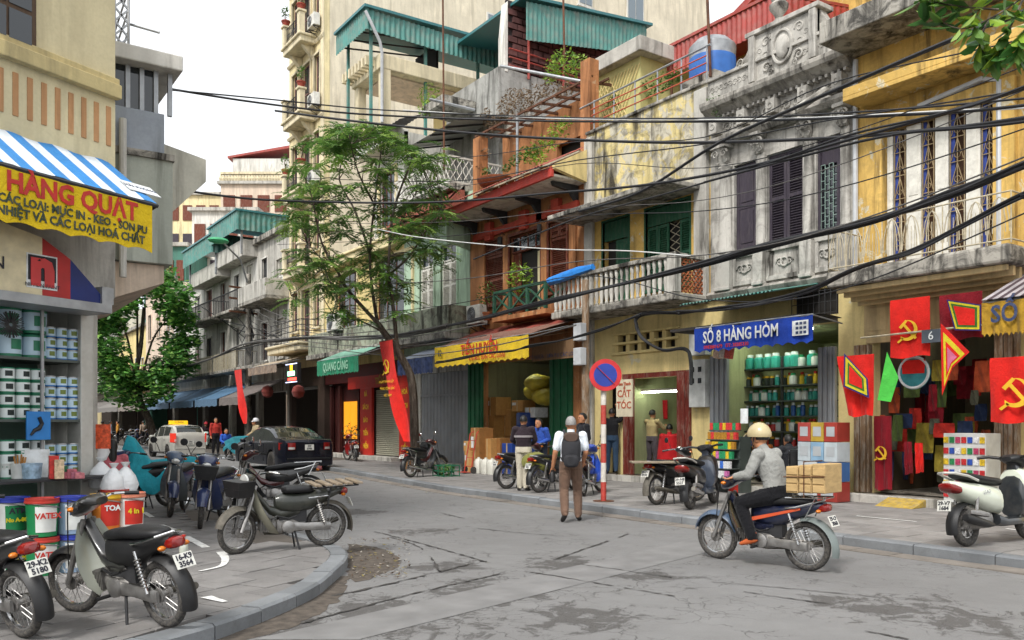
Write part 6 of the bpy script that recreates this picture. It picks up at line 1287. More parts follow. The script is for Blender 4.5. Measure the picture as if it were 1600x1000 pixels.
def car(label,loc,rz,L,W,prof,sh,wheels,pm,P):
 t=thing('car',label,'car',loc,rz,world=False);w=W/2;wr_=P.get('wr',.31);Ra=wr_+.055
 ip=lambda tb,x:next((b[1]+(a[1]-b[1])*(x-b[0])/(a[0]-b[0])for b,a in zip(tb,tb[1:])if b[0]<=x<=a[0]),tb[-1][1]if x>tb[-1][0]else tb[0][1])
 xs=[-L/2+L*i/90 for i in range(91)];secs=[]
 for x in xs:
  zt,zs=ip(prof,x),ip(sh,x);zl=P.get('zl',.2);e=min(1,(L/2-abs(x))/.35);wv=w*(.86+.14*sqrt(max(0,e)))*(1 if e>=1 else 1)
  for xw in wheels:
   if abs(x-xw)<Ra:zl=max(zl,wr_+sqrt(Ra*Ra-(x-xw)**2))
  zs=min(zs,zt-.012);g=max(0,zt-zs);wg=wv*.965;wt=wv*(.965-.2*min(1,g/.5))
  zm=max(zl+.03,min(.52,zs-.1));secs.append([(x,0,zl),(x,wv*.86,zl),(x,wv*.985,zl+.015),(x,wv*1.0,zm),(x,wv*.992,zs-.05 if zs-.05>zm else zm+.01),(x,wg,zs),(x,wg-(wg-wt)*.15,zs+g*.12),(x,wg-(wg-wt)*.88,zs+g*.86),(x,wt*.88,zt-.01),(x,wt*.5,zt+.012),(x,0,zt+.018)])
 body=MB();gl={'side':MB(),'rear':MB(),'front':MB()};n=11;ra,rb_=P['rear'];fa,fb=P['front'];pil=P['pillars']
 for i in range(90):
  xm=(xs[i]+xs[i+1])/2
  for j in range(n-1):
   tgt=body
   if j==6 and P['cab'][0]<xm<P['cab'][1]and not any(abs(xm-p)<.035 for p in pil):tgt=gl['side']
   if j>=8 and ra<xm<rb_:tgt=gl['rear']
   if j>=8 and fa<xm<fb:tgt=gl['front']
   for sg in(1,-1):
    q=[(a[0],a[1]*sg,a[2])for a in(secs[i][j],secs[i][j+1],secs[i+1][j+1],secs[i+1][j])];tgt.quad(*(q if sg>0 else q[::-1]))
 for e in(0,-1):
  pts=[p for p in secs[e]];body.add(pts+[(p[0],-p[1],p[2])for p in reversed(pts)],[tuple(range(2*n))])
 def weld(o):
  bm=bmesh.new();bm.from_mesh(o.data);bmesh.ops.remove_doubles(bm,verts=bm.verts,dist=.0008);bmesh.ops.recalc_face_normals(bm,faces=bm.faces);bm.to_mesh(o.data);bm.free();o.data.polygons.foreach_set('use_smooth',[True]*len(o.data.polygons));o.data.set_sharp_from_angle(angle=radians(34));return o
 weld(body.build('body',pm,t))
 CG=glassm('car_glass',(.015,.02,.018),.03)
 for k,nm in(('side','side_window'),('rear','rear_window'),('front','windscreen')):
  for sg in((1,-1)if k=='side' else(0,)):
   g2=MB();[g2 .quad(*[gl[k].v[i]for i in f])for f in gl[k].f if sg==0 or gl[k].v[f[0]][1]*sg>0];weld(g2 .build(nm,CG,t))
 for xw in wheels:
  for sg in(-1,1):
   m=MB();c=Vector((xw,sg*(w-.11),wr_));m.lathe([(wr_*.66,-.1),(wr_*.97,-.095),(wr_,-.06),(wr_,.06),(wr_*.97,.095),(wr_*.66,.1)],c,28,(0,1,0));o=m.build('wheel',RUB,t,smooth=True);m=MB();m.lathe([(wr_*.1,.07),(wr_*.2,.075),(wr_*.22,.03),(wr_*.6,.03),(wr_*.66,.1)],c,28,(0,sg,0))
   for a in range(8):d=Vector((cos(a*pi/4),0,sin(a*pi/4)));m.bar(c+d*wr_*.1+Vector((0,sg*.07,0)),c+d*wr_*.66+Vector((0,sg*.085,0)),.045,.02,(0,1,0))
   m.build('rim',STEEL,o,smooth=True);m=MB();m.lathe([(wr_*.02,-.02),(Ra,-.02),(Ra,-.26)],(xw,sg*(w-.02),wr_),20,(0,sg,0))if False else m.box(xw-Ra*.9,xw+Ra*.9,sg*(w-.5),sg*(w-.32),.22,wr_+Ra*.9);m.build('wheel_well',BLKP,t)
 for sg in(-1,1):
  for(x,z_)in P['handles']:m=MB();m.tube([(x-.1,sg*(w+.008),z_),(x-.07,sg*(w+.03),z_),(x+.07,sg*(w+.03),z_),(x+.1,sg*(w+.008),z_)],.014,6);m.build('door_handle',P.get('handle',pm),t,smooth=True)
  for x in P['seams']:m=MB();m.box(x-.006,x+.006,sg*(w-.015),sg*(w+.0035),.33,P['seamtop']);m.build('door_seam',BLKP,t)
  m=MB();m.hull([(-.1,0,.03,.05),(-.06,0,.09,.07),(.04,0,.1,.07),(.09,0,.05,.05)],10);m.v=[(x+P['mir'][0],y+sg*(w+.1),z_+P['mir'][1])for x,y,z_ in m.v];m.build('wing_mirror',pm,t,smooth=True)
 xr=-L/2;rw=w*.88
 for sg in(-1,1):
  q=P['tail'];m=MB();m.sheet(lambda a,b:(xr-.03+.32*a**3,sg*w*(P.get('tl',.52)+(.995-P.get('tl',.52))*a),q[0]+(q[1]-q[0])*b),8,2,.02,(-1,0,0));m.build('tail_light',TLR if not P.get('lit')else emis('lit_tail_lamp','#b02a1c',.5),t,smooth=True);m=MB();m.sheet(lambda a,b:(xr-.042+.30*a**3,sg*w*(P.get('tl',.52)+.03+(.9-P.get('tl',.52))*a),q[0]+.02+(q[1]-q[0])*.3*b),6,1,.02,(-1,0,0));m.build('reverse_lamp',LAMPG,t,smooth=True)
 plate(t,(xr-.02,0,P['pz']),(0,-1,0),(0,0,1),P['plate'],.3,.18);m=MB();m.box(xr-.015,xr+.3,-w*.8,w*.8,.42,.47);m.build('bumper_line',P.get('bump',BLKP),t,bevel=.01);m=MB();m.box(xr+.05,L/2-.1,-w*.7,w*.7,.17,.3);m.build('underbody',BLKP,t)
 return t
cpos=at(437,738,26.6);fw=Vector((0,1,0));rc=Vector((cpos.x+.92,cpos.y,0))
CARB=mat('paint_car_black',(.004,.005,.011),.16,0,.05,3,0,spec=.45,coat=.25)
CAR=car('black sedan parked at the far kerb seen from behind',(rc.x,rc.y+2.42,0),pi/2+.02,4.86,1.84,[(-2.43,.93),(-2.36,1.03),(-2.2,1.075),(-1.72,1.1),(-1.3,1.27),(-.85,1.41),(-.4,1.46),(.1,1.465),(.5,1.42),(.9,1.25),(1.32,1.02),(1.8,.93),(2.2,.82),(2.38,.7),(2.43,.55)],[(-2.43,.9),(-2.2,.98),(-1.2,.96),(0,.92),(1.3,.88),(2.2,.74),(2.43,.5)],(-1.42,1.42),CARB,dict(rear=(-1.68,-.82),front=(.52,1.28),pillars=(-1.18,-.15,.95),cab=(-1.45,1.1),handles=((-.45,.83),(.55,.82)),handle=CHR,seams=(-.75,.2,1.15),seamtop=.9,mir=(.95,.98),tail=(.72,.95),pz=.8,plate='30F|6946',wr=.325))
m=MB();m.bar((-2.46,-.05,1.0),(-2.46,-.04,1.08),.012);m.bar((-2.46,.05,1.0),(-2.46,.04,1.08),.012);m.bar((-2.46,-.045,1.04),(-2.46,.045,1.04),.012);m.build('badge',CHR,CAR);m=MB();m.tube([(-1.45,sg_*0+.86,.97)if False else(-1.45,.885,.965),(-.9,.86,1.0),(.9,.86,.95)],.008,5);m.build('window_trim',CHR,CAR);m=MB();m.sheet(lambda a,b:(-2.44+.3*a*0,-.55+1.1*a,1.06),2,1,.01,(0,0,1));
tp=at(286,714,38);TAXI=car('silver taxi hatchback with yellow roof sign driving away in the distance',(tp.x,tp.y+1.2,0),pi/2+.1,3.55,1.6,[(-1.775,.98),(-1.72,1.12),(-1.55,1.36),(-1.35,1.45),(-.6,1.49),(.2,1.47),(.45,1.4),(.8,1.16),(1.05,.99),(1.45,.88),(1.68,.76),(1.775,.55)],[(-1.775,.85),(-1.4,.95),(0,.9),(1.0,.85),(1.6,.72),(1.775,.5)],(-1.1,1.15),SILV,dict(rear=(-1.71,-1.38),front=(.47,1.0),pillars=(-1.25,-.45,.35),cab=(-1.35,.8),handles=((-.75,.85),(.15,.84)),seams=(-.45,.45),seamtop=.9,mir=(.7,.95),tail=(.72,1.12),pz=.7,plate='29H|1275',wr=.28,tl=.8,lit=True,bump=SILV))
m=MB();m.box(-.35,-.1,-.42,.42,1.51,1.53);m.box(-.33,-.12,-.4,.4,1.53,1.68);m.build('roof_sign',emis('taxi_sign_yellow','#d8a818',.5),TAXI,bevel=.03);lettering('taxi_lettering','123456',PLTX,TAXI,(-.33,0,1.605),(0,-1,0),(0,0,1),.14,.004)
# == PEOPLE
import numpy as np
from mathutils import noise as mnoise
SKIN=mat('skin_tan','#b07a58',.55,var=.1,scale=14,bump=.05);HAIRB=mat('hair_black',(.012,.011,.010),.5,var=.3,scale=60);HAIRG=mat('hair_grey','#8d8b88',.6,var=.2,scale=60);SHOEB=mat('shoe_black',(.02,.018,.017),.5)
def person(label,loc,rz,top,bot,shoe=SHOEB,J=None,hair=HAIRB,vox=.013,long=True,build=1.0,scale=1.0,group='people in the street',hairlong=False,nm='person',sleeve=None,look=0.0,skirt=False,hem=.04,barefoot=False,world=None):
 D=dict(pel=(0,0,.95),wai=(0,0,1.08),che=(0,0,1.27),nec=(0,0,1.43),hed=(.02,0,1.575),sl=(0,.19,1.385),sr=(0,-.19,1.385),el=(-.02,.235,1.11),er=(-.02,-.235,1.11),wl=(.06,.235,.87),wr=(.06,-.235,.87),hl=(0,.085,.92),hr=(0,-.085,.92),kl=(.02,.10,.50),kr=(.02,-.10,.50),al=(-.02,.11,.085),ar=(-.02,-.11,.085),tl=(.15,.13,.03),tr=(.15,-.13,.03),hfl=None,hfr=None)
 D.update(J or{});D={k:(Vector(v)*scale if v is not None else None)for k,v in D.items()};k_=build*scale
 t=thing(nm,label,'person',loc,rz,group,world=False);mb=MB();segs=[]
 def limb(a,b,r0,r1,mi,bul=0.0):
  n=6;pts=[a.lerp(b,i/n)for i in range(n+1)];rs=[(r0+(r1-r0)*i/n+bul*sin(pi*i/n))for i in range(n+1)];mb.tube(pts,rs,12);mb.ball(a,r0,10,6);mb.ball(b,r1,10,6);segs.append((a,b,(r0+r1)/2,mi))
 def ring(c,ux,uy,rx,ry,n=20,pw=2.3):
  out=[]
  for j in range(n):
   q=2*pi*j/n;out.append(c+ux*rx*math.copysign(abs(cos(q))**(2/pw),cos(q))+uy*ry*math.copysign(abs(sin(q))**(2/pw),sin(q)))
  return out
 sx=(D['sl']-D['sr']).normalized();hx=(D['hl']-D['hr']).normalized()
 spine=[D['pel']-(D['wai']-D['pel']).normalized()*.09*scale,D['pel'],D['wai'],D['che'],D['nec']-(D['nec']-D['che']).normalized()*.05*scale,D['nec']];rw=[.165,.17,.155,.18,.13,.062];rd=[.125,.125,.115,.125,.09,.058];rings=[]
 for i,c in enumerate(spine):
  tg=(spine[min(i+1,5)]-spine[max(i-1,0)]).normalized();side=hx.lerp(sx,i/5).normalized();side=(side-tg*side.dot(tg)).normalized();fwd=side.cross(tg);rings.append(ring(c,fwd,side,rd[i]*k_,rw[i]*k_))
 mb.loft(rings);pw_=.9
 segs.append((D['wai']-(D['wai']-D['pel'])*.35,D['che'],.15*k_,1));segs.append((D['che'],D['nec']-(D['nec']-D['che'])*.3,.13*k_,1));segs.append((D['pel']-(D['wai']-D['pel']).normalized()*.12*scale,D['pel']+(D['wai']-D['pel'])*hem,.15*k_,2))
 limb(D['nec']-Vector((0,0,.01)),D['hed']-Vector((0,0,.05))*scale,.06*k_,.056*k_,0)
 for s in 'lr':
  limb(D['nec'].lerp(D['s'+s],.45)-Vector((0,0,.035)),D['s'+s],.055*k_,.072*k_,1)
  lim=1.0 if sleeve is None else sleeve
  a,e,w_=D['s'+s],D['e'+s],D['w'+s]
  if lim>=1:limb(a,e,.066*k_,.054*k_,1);limb(e,e.lerp(w_,.93),.054*k_,.042*k_,1);limb(e.lerp(w_,.9),w_,.03*k_,.028*k_,0)
  else:limb(a,a.lerp(e,.72),.068*k_,.064*k_,1);limb(a.lerp(e,.7),e,.046*k_,.042*k_,0);limb(e,w_,.042*k_,.028*k_,0)
  d=(w_-e).normalized();hf=D['hf'+s];d2=((hf-w_).normalized()if hf is not None else d);pl=d2 .cross(Vector((0,0,1)));pl=(pl if pl.length>.2 else d2 .cross(Vector((1,0,0)))).normalized();nn=d2 .cross(pl).normalized();pc=w_+d2*.05*scale
  mb.loft([ring(w_,pl,nn,.026*scale,.018*scale,10),ring(w_+d2*.045*scale,pl,nn,.04*scale,.017*scale,10),ring(w_+d2*.09*scale,pl,nn,.038*scale,.014*scale,10)]);segs.append((w_,w_+d2*.16*scale,.04*scale,0))
  for q,ln in((-1.5,.06),(-.5,.075),(.5,.08),(1.5,.07)):
   b=w_+d2*.085*scale+pl*q*.019*scale;m1=b+d2*ln*.55*scale-nn*.012*scale;mb.tube([b,m1,m1+d2*ln*.35*scale-nn*.03*scale],[.0095*scale,.009*scale,.0075*scale],6)
  b=w_+d2*.03*scale+pl*.035*scale;mb.tube([b,b+(d2*.03+pl*.025)*scale,b+(d2*.06+pl*.025-nn*.012)*scale],[.012*scale,.011*scale,.009*scale],6)
  if skirt:limb(D['h'+s],D['k'+s],.1*k_,.1*k_,2);limb(D['k'+s],D['a'+s],.05*k_,.036*k_,0)
  else:limb(D['h'+s],D['k'+s],.098*k_,.072*k_,2,.004);limb(D['k'+s],D['a'+s]+(D['k'+s]-D['a'+s]).normalized()*.03,.07*k_,.058*k_,2,.004)
  A,T_=D['a'+s],D['t'+s];f=(T_-A);f.z=min(f.z,0.0);fd=(T_-A).normalized();upv=Vector((0,0,1));sd=fd.cross(upv).normalized();up2=sd.cross(fd)
  hl_=A-fd*.05*scale-up2*0;mb.loft([ring(hl_+fd*x-up2*.015*scale*(1),sd,up2,wq,hq,12)for x,wq,hq in((-.01,.022*scale,.03*scale),(.03*scale,.036*scale,.045*scale),(.1*scale,.04*scale,.042*scale),(.17*scale,.044*scale,.03*scale),(.225*scale,.034*scale,.02*scale))]);segs.append((A-Vector((0,0,.03)),T_+fd*.03,.05*scale,3));limb(A+Vector((0,0,.02)),A+Vector((0,0,.05)),.042*k_,.05*k_,3 if not barefoot else 0)
 h=D['hed'];cl,sl_=cos(look),sin(look);fw=Vector((cl,sl_,0));lf=Vector((-sl_,cl,0));up=Vector((0,0,1));hs_=scale
 mb.loft([[h+fw*(.0+ox+rx_*cos(2*pi*j/16))*hs_+lf*ry_*sin(2*pi*j/16)*hs_+up*z_*hs_ for j in range(16)]for(z_,rx_,ry_,ox)in((-.118,.03,.025,.04),(-.105,.06,.045,.03),(-.07,.08,.062,.012),(-.02,.095,.07,.0),(.03,.1,.076,-.004),(.07,.092,.072,-.008),(.1,.065,.052,-.008),(.115,.02,.02,-.008))]);segs.append((h-up*.06*hs_,h+up*.05*hs_,.09*hs_,0))
 mb.loft([[h+fw*x*hs_+lf*y*hs_+up*z_*hs_ for(x,y,z_)in q]for q in(((.085,-.012,.02),(.085,.012,.02),(.09,0,.03)),((.108,-.017,-.02),(.108,.017,-.02),(.118,0,-.012)),((.09,-.014,-.03),(.09,.014,-.03),(.1,0,-.03)))])
 for sg in(-1,1):mb.loft([[h+fw*(-.005+.026*cos(q))*hs_+lf*sg*(.072+dy)*hs_+up*(-.012+.035*sin(q))*hs_ for q in[k*pi/4 for k in range(8)]]for dy in(-.01,.012)])
 o=mb.build('body',[SKIN,top,bot,shoe],t);b=o.modifiers.new('r','REMESH');b.mode='VOXEL';b.voxel_size=vox*.9;b=o.modifiers.new('s','SMOOTH');b.iterations=2;b.factor=.5;baked(o);me=o.data
 me.materials.clear();[me.materials.append(x)for x in(SKIN,top,bot,shoe)]
 n=len(me.polygons);ctr=np.empty(n*3);me.polygons.foreach_get('center',ctr);ctr=ctr.reshape(-1,3);best=np.full(n,9e9);idx=np.zeros(n,dtype=np.int32)
 for(a,b_,r_,mi)in segs:
  A_=np.array(a);Bv=np.array(b_)-A_;L2=max(1e-9,(Bv*Bv).sum());tt=np.clip(((ctr-A_)@Bv)/L2,0,1);dd=np.sqrt((((ctr-A_)-tt[:,None]*Bv)**2).sum(1))-r_;w_=dd<best;best[w_]=dd[w_];idx[w_]=mi
 vm=np.zeros(len(me.vertices),dtype=np.int32);lv=np.empty(len(me.loops),dtype=np.int32);me.loops.foreach_get('vertex_index',lv);lt=np.empty(n,dtype=np.int32);me.polygons.foreach_get('loop_total',lt);vm[lv]=np.repeat(idx,lt)
 seed=Vector((R(0,50),R(0,50),R(0,50)))
 nv=len(me.vertices);co_=np.empty(nv*3);me.vertices.foreach_get('co',co_);nr=np.empty(nv*3);me.vertex_normals.foreach_get('vector',nr);co_=co_.reshape(-1,3);nr=nr.reshape(-1,3);am=np.zeros(nv);N_=mnoise.noise
 for i in np.nonzero((vm==1)|(vm==2))[0]:
  x,y,z=co_[i];am[i]=.010*(.3-abs(N_(Vector((x*13,y*13,z*8+3*N_(Vector((x,y,z))*5+seed)))+seed)))
 me.vertices.foreach_set('co',(co_+nr*am[:,None]).ravel());me.update()
 me.polygons.foreach_set('material_index',idx);me.polygons.foreach_set('use_smooth',[True]*n)
 if hair:
  m=MB();rows_=[]
  for i in range(9):
   ph=-.25+i*(pi/2+.25)/8;row=[]
   for j in range(20):
    q=2*pi*j/20;face=max(0,cos(q));zz=max(sin(ph),-.9 if face<.3 else.42+.2*face)if not hairlong else max(sin(ph),.35 if face>.35 else-9)
    rr=sqrt(max(0,1-min(1,zz*zz)))if abs(zz)<1 else 0;row.append(h+fw*(-.008+.112*rr*cos(q))*hs_+lf*.088*rr*sin(q)*hs_+up*(.012+.118*zz)*hs_)
   rows_.append(row)
  m.loft(rows_);m.build('hair',hair,t,smooth=True,ang=80)
  if hairlong:
   m=MB();m.tube([h-fw*.08*hs_,h-fw*.13*hs_-up*.15*hs_,h-fw*.15*hs_-up*.35*hs_,h-fw*.14*hs_-up*.5*hs_],[.07*hs_,.06*hs_,.045*hs_,.015],10);m.build('long_hair',hair,t,smooth=True)
 m=MB()
 for sg in(-1,1):m.ball(h+fw*.088*hs_+lf*sg*.032*hs_+up*.012*hs_,.011*hs_,8,6)
 m.build('eyes',MC['plate_ink'],t,smooth=True);m=MB();m.tube([h+fw*.092*hs_+lf*y*hs_-up*.065*hs_+fw*.006*(1-abs(y)/.025)for y in(-.024,0,.024)],.005*hs_,6);m.build('mouth',mat('lips','#8a4a40',.5),t)
 return t
def helmet(parent,c,m_,fw=(1,0,0),s=1.0,nm='helmet',peak=True):
 fw=Vector(fw).normalized();lf=Vector((0,0,1)).cross(fw);up=Vector((0,0,1));c=Vector(c);m=MB()
 m.loft([[c+fw*(.128*s*rr*cos(2*pi*j/20))+lf*.112*s*rr*sin(2*pi*j/20)+up*(.03+.125*zz)*s for j in range(20)]for zz,rr in((-.25,1.0),(-.1,1.04),(.1,1.03),(.4,.93),(.7,.72),(.92,.4),(1.0,.06))])
 if peak:m.loft([[c+fw*x*s+lf*y*s+up*z*s for x,y,z in q]for q in(((.11,-.09,.02),(.13,0,.03),(.11,.09,.02),(.11,.09,.035),(.13,0,.05),(.11,-.09,.035)),((.15,-.07,-.005),(.19,0,.0),(.15,.07,-.005),(.15,.07,.002),(.19,0,.008),(.15,-.07,.002)))])
 o=m.build(nm,m_,parent,smooth=True,ang=50);m=MB()
 for sg in(-1,1):m.tube([c+lf*sg*.105*s+up*.0,c+lf*sg*.085*s-up*.08*s+fw*.03,c+fw*.06*s-up*.125*s],.007,5)
 m.build('chin_strap',BLKP,o);return o
def face(px,py,z,tox,toy):return None
def camdir(X,Y):return atan2(-X*SN+Y*CS,X*CS+Y*SN)
Hp=.122
p=gnd(892,815);WALK=person('grey-haired man in white T-shirt and brown trousers walking away with a backpack',p,camdir(.05,1),cloth('white_tshirt','#d5dbe2',.06),cloth('brown_trousers','#6d5648'),J=dict(al=(-.16,.10,.13),tl=(-.03,.14,.03),kl=(.0,.11,.52),ar=(.08,-.12,.085),tr=(.25,-.15,.03),kr=(.1,-.11,.50),el=(-.06,.25,1.12),wl=(.02,.29,.88),er=(-.02,-.24,1.12),wr=(.12,-.2,.95)),hair=HAIRG,sleeve=.7,vox=.01,build=1.06,hem=-.2)
BP=mat('backpack_black',(.022,.022,.026),.8,var=.3,bump=.4,bscale=90);m=MB();M_=Matrix.Translation(WALK.location)@Matrix.Rotation(WALK.rotation_euler[2],4,'Z')
def attach(o,root,lab=None,cat=None):o.location=root.location;o.rotation_euler=root.rotation_euler;return tag(o,lab,cat)
bp=thing('backpack','black and brown backpack worn by the walking grey-haired man','backpack',WALK.location,WALK.rotation_euler[2],world=False);bp.rotation_euler=WALK.rotation_euler
m.hull([(-.12,1.17,.13,.2,3.2),(-.2,1.16,.155,.24,3.2),(-.27,1.14,.15,.22,3),(-.31,1.12,.1,.15,3)],18);m.build('pack_body',BP,bp,smooth=True);m=MB();m.hull([(-.25,1.0,.12,.1,3),(-.33,.99,.12,.1,3),(-.36,.99,.08,.07,3)],14);m.build('front_pocket',BP,bp,smooth=True);m=MB();m.hull([(-.16,1.37,.12,.07,2.5),(-.24,1.37,.13,.08,2.5),(-.3,1.36,.1,.06,2.5)],14);m.build('top_roll',mat('brown_canvas','#4e3d34',.85),bp,smooth=True)
for sg in(-1,1):m=MB();m.tube([(-.12,sg*.09,1.38),(-.02,sg*.11,1.47),(.1,sg*.12,1.38),(.12,sg*.12,1.2),(.02,sg*.16,1.05),(-.12,sg*.13,1.0)],.022,8);m.build('shoulder_strap',BP,bp,smooth=True)
m=MB();w_=Vector((.03,.3,.80));m.lathe([(.035,-.17),(.045,-.16),(.045,-.03),(.025,.0),(.03,.03)],w_,10);m.tube([w_+Vector((0,0,.03)),w_+Vector((.02,.01,.1))],.01,6);o=m.build('camera_case',BLKP,None,smooth=True,loc='keep');attach(o,WALK,'small black case hanging from the walking man left hand','case')
m=person('man in dark jacket and cream trousers standing with his back turned',gnd(818,767,Hp),camdir(.1,1),cloth('aubergine_jacket','#2c2228'),cloth('cream_trousers','#c0b8a6'),J=dict(kl=(.02,.08,.5),kr=(.03,-.06,.5),al=(-.02,.08,.085),ar=(.0,-.05,.085),el=(.06,.26,1.15),wl=(.24,.18,1.05),er=(.06,-.26,1.15),wr=(.24,-.18,1.05)),scale=.96,build=1.1)
b=MB();b.loft([[Vector((.003+(.142)*cos(a)*1.0,.208*sin(a),z))for a in[2*pi*j/24 for j in range(24)]]for z in(1.155,1.2)],caps=False);b.build('jacket_stripe',cloth('pale_grey_stripe','#8d8688'),m)
person('man in blue jacket leaning beside the loaded motorbike',gnd(846,757,Hp),camdir(-.6,-.6),cloth('blue_jacket','#2c4c9c'),cloth('dark_jeans','#20242e'),J=dict(hed=(.1,0,1.5),nec=(.06,0,1.38),sl=(.04,.19,1.34),sr=(.04,-.19,1.34),wl=(.25,.12,1.0),wr=(.25,-.12,1.0)),scale=.97)
person('man in dark jacket looking left behind the walking man',gnd(911,760,Hp),camdir(-.8,-.35),cloth('black_jacket','#1d1d22'),MC['dark_jeans'],J=dict(wl=(.2,.2,.98),wr=(.22,-.18,1.0)),scale=1.0)
person('man in black top and jeans with raised arm in the narrow doorway',Vector((14.55,U(956,14.55),.27)),camdir(.2,1),cloth('black_top','#1a1a1d'),cloth('blue_jeans','#2e4258'),J=dict(er=(.14,-.3,1.5),wr=(.05,-.16,1.68),wl=(.1,.24,.9)),scale=1.0,sleeve=.7)
person('barber in beige shirt cutting hair inside the barber shop',Vector((15.5,U(1019,15.5),.27)),camdir(.7,.6),cloth('beige_shirt','#9a8a62'),cloth('grey_trousers','#4a4448'),J=dict(el=(.16,.26,1.2),wl=(.38,.14,1.22),er=(.16,-.26,1.2),wr=(.38,-.12,1.25)),scale=.98)
CU=person('seated customer draped in a red cape in the barber shop',Vector((15.75,U(1046,15.75),.27)),camdir(.2,.9),cloth('red_cape','#b01c22'),cloth('red_cape',''),J=dict(pel=(0,0,.55),wai=(0,0,.68),che=(0,0,.87),nec=(0,0,1.03),hed=(.03,0,1.17),sl=(0,.19,.98),sr=(0,-.19,.98),el=(.08,.24,.75),er=(.08,-.24,.75),wl=(.3,.15,.68),wr=(.3,-.15,.68),hl=(0,.09,.52),hr=(0,-.09,.52),kl=(.42,.12,.52),kr=(.42,-.12,.52),al=(.45,.12,.1),ar=(.45,-.12,.1),tl=(.6,.13,.04),tr=(.6,-.13,.04)))
b=MB();b.loft([[Vector((.08*k+rx*cos(a),ry*sin(a),z))for a in[2*pi*j/24 for j in range(24)]]for z,rx,ry,k in((1.03,.08,.08,0),(.98,.17,.22,.2),(.75,.26,.3,1),(.5,.36,.36,2),(.38,.4,.38,2.2))],caps=False);b.build('cape',cloth('red_cape',''),CU,smooth=True)
SE=person('shopkeeper in dark jacket seated on a folding chair before shop number 8',Vector((13.9,U(1236,13.9),.12)),camdir(-.3,.9),cloth('charcoal_jacket','#26272b'),cloth('dark_trousers','#1a1a1e'),J=dict(pel=(0,0,.53),wai=(0,0,.66),che=(.02,0,.86),nec=(.05,0,1.0),hed=(.1,0,1.12),sl=(.02,.2,.95),sr=(.02,-.2,.95),el=(.06,.26,.72),er=(.06,-.26,.72),wl=(.3,.15,.66),wr=(.3,-.15,.66),hl=(0,.09,.5),hr=(0,-.09,.5),kl=(.42,.12,.5),kr=(.42,-.12,.5),al=(.43,.12,.1),ar=(.43,-.12,.1),tl=(.58,.13,.04),tr=(.58,-.13,.04)),build=1.15)
FC=thing('folding_chair','black and chrome folding chair under the seated shopkeeper','chair',SE.location,SE.rotation_euler[2],world=False);b=MB();b.box(-.2,.2,-.2,.2,.42,.45);b.build('seat',BLKP,FC,bevel=.02);b=MB();b.sheet(lambda a,c:(-.24-.03*sin(a*pi),-.2+.4*a,.62+.3*c),8,3,.02,(-1,0,0));b.build('backrest',BLKP,FC)
for sg in(-1,1):b=MB();b.tube([(-.22,sg*.21,.95),(-.2,sg*.21,.5),(.2,sg*.21,.0)],.011,6);b.build('leg',CHR,FC,smooth=True);b=MB();b.tube([(.2,sg*.19,.45),(-.24,sg*.19,.0)],.011,6);b.build('leg',CHR,FC,smooth=True)
b=MB();b.tube([(-.22,-.21,.95),(-.22,.21,.95)],.011,6);b.build('top_rail',CHR,FC)
person('person in brown clothing squatting at the shelves of shop number 8',Vector((15.2,U(1188,15.2),.27)),camdir(.5,.5),cloth('orange_brown_top','#b0622c'),MC['dark_trousers'],J=dict(pel=(0,0,.3),wai=(.03,0,.45),che=(.08,0,.66),nec=(.12,0,.82),hed=(.17,0,.96),sl=(.1,.18,.78),sr=(.1,-.18,.78),el=(.25,.22,.58),er=(.25,-.22,.58),wl=(.42,.1,.6),wr=(.42,-.1,.6),hl=(0,.09,.28),hr=(0,-.09,.28),kl=(.32,.16,.45),kr=(.32,-.16,.45),al=(.12,.14,.09),ar=(.12,-.14,.09),tl=(.28,.16,.03),tr=(.28,-.16,.03)))
RI=person('rider in grey shirt, black trousers and tan helmet on the moving motorbike',RIDE.location,RIDE.rotation_euler[2],cloth('grey_shirt','#8b8b87'),cloth('black_trousers','#121216'),mat('orange_sandal','#b0562a',.6),J=dict(pel=(-.2,0,.89),wai=(-.17,0,1.02),che=(-.1,0,1.21),nec=(-.03,0,1.37),hed=(.04,0,1.51),sl=(-.06,.2,1.32),sr=(-.06,-.2,1.32),el=(.0,.31,1.09),er=(.0,-.31,1.09),wl=(.16,.33,1.06),wr=(.16,-.33,1.06),hfl=(.24,.35,1.03),hfr=(.24,-.35,1.03),hl=(-.17,.1,.84),hr=(-.17,-.1,.84),kl=(.2,.17,.74),kr=(.2,-.17,.74),al=(.02,.18,.33),ar=(.02,-.18,.33),tl=(.18,.2,.265),tr=(.18,-.2,.265)),hair=HAIRB,vox=.01,build=1.1,hem=.15);RI.scale=(.94,)*3
RI['group']='people on motorbikes';hm=helmet(None,(0,0,0),mat('tan_helmet','#b5a680',.35,var=.06,coat=.3),nm='helmet',s=1.06);hm.location=RI.matrix_world.translation if False else hm.location
hm2=Matrix.Translation(RI.location)@Matrix.Rotation(RI.rotation_euler[2],4,'Z');wv=hm2@Vector((.0376,0,1.438));hm.location=wv+Matrix.Rotation(RI.rotation_euler[2],3,'Z')@hm.location;hm.rotation_euler=(0,0,RI.rotation_euler[2]);tag(hm,'tan open-face helmet on the moving rider','helmet')
CR_s=.94;BOXW=wood('pale_box_board','#b89a6a',.75,0,(3,3,8));CR=thing('wooden_box','tied pale wooden boxes carried behind the moving rider','box',RIDE.location,RIDE.rotation_euler[2],world=False)
CR.scale=(.94,)*3
for k in range(3):b=MB();x0=-.42-k*.16;b.box(x0-.15,x0,-.2,.2,.9+.006*k,1.2+.02*k);b.build('box',BOXW,CR,bevel=.008)
for k in range(3):
 for j in range(3):b=MB();x0=-.42-k*.16;b.box(x0-.142,x0-.008,.202,.212,.92+.095*j,1.0+.095*j);b.build('board',BOXW,CR,bevel=.004)
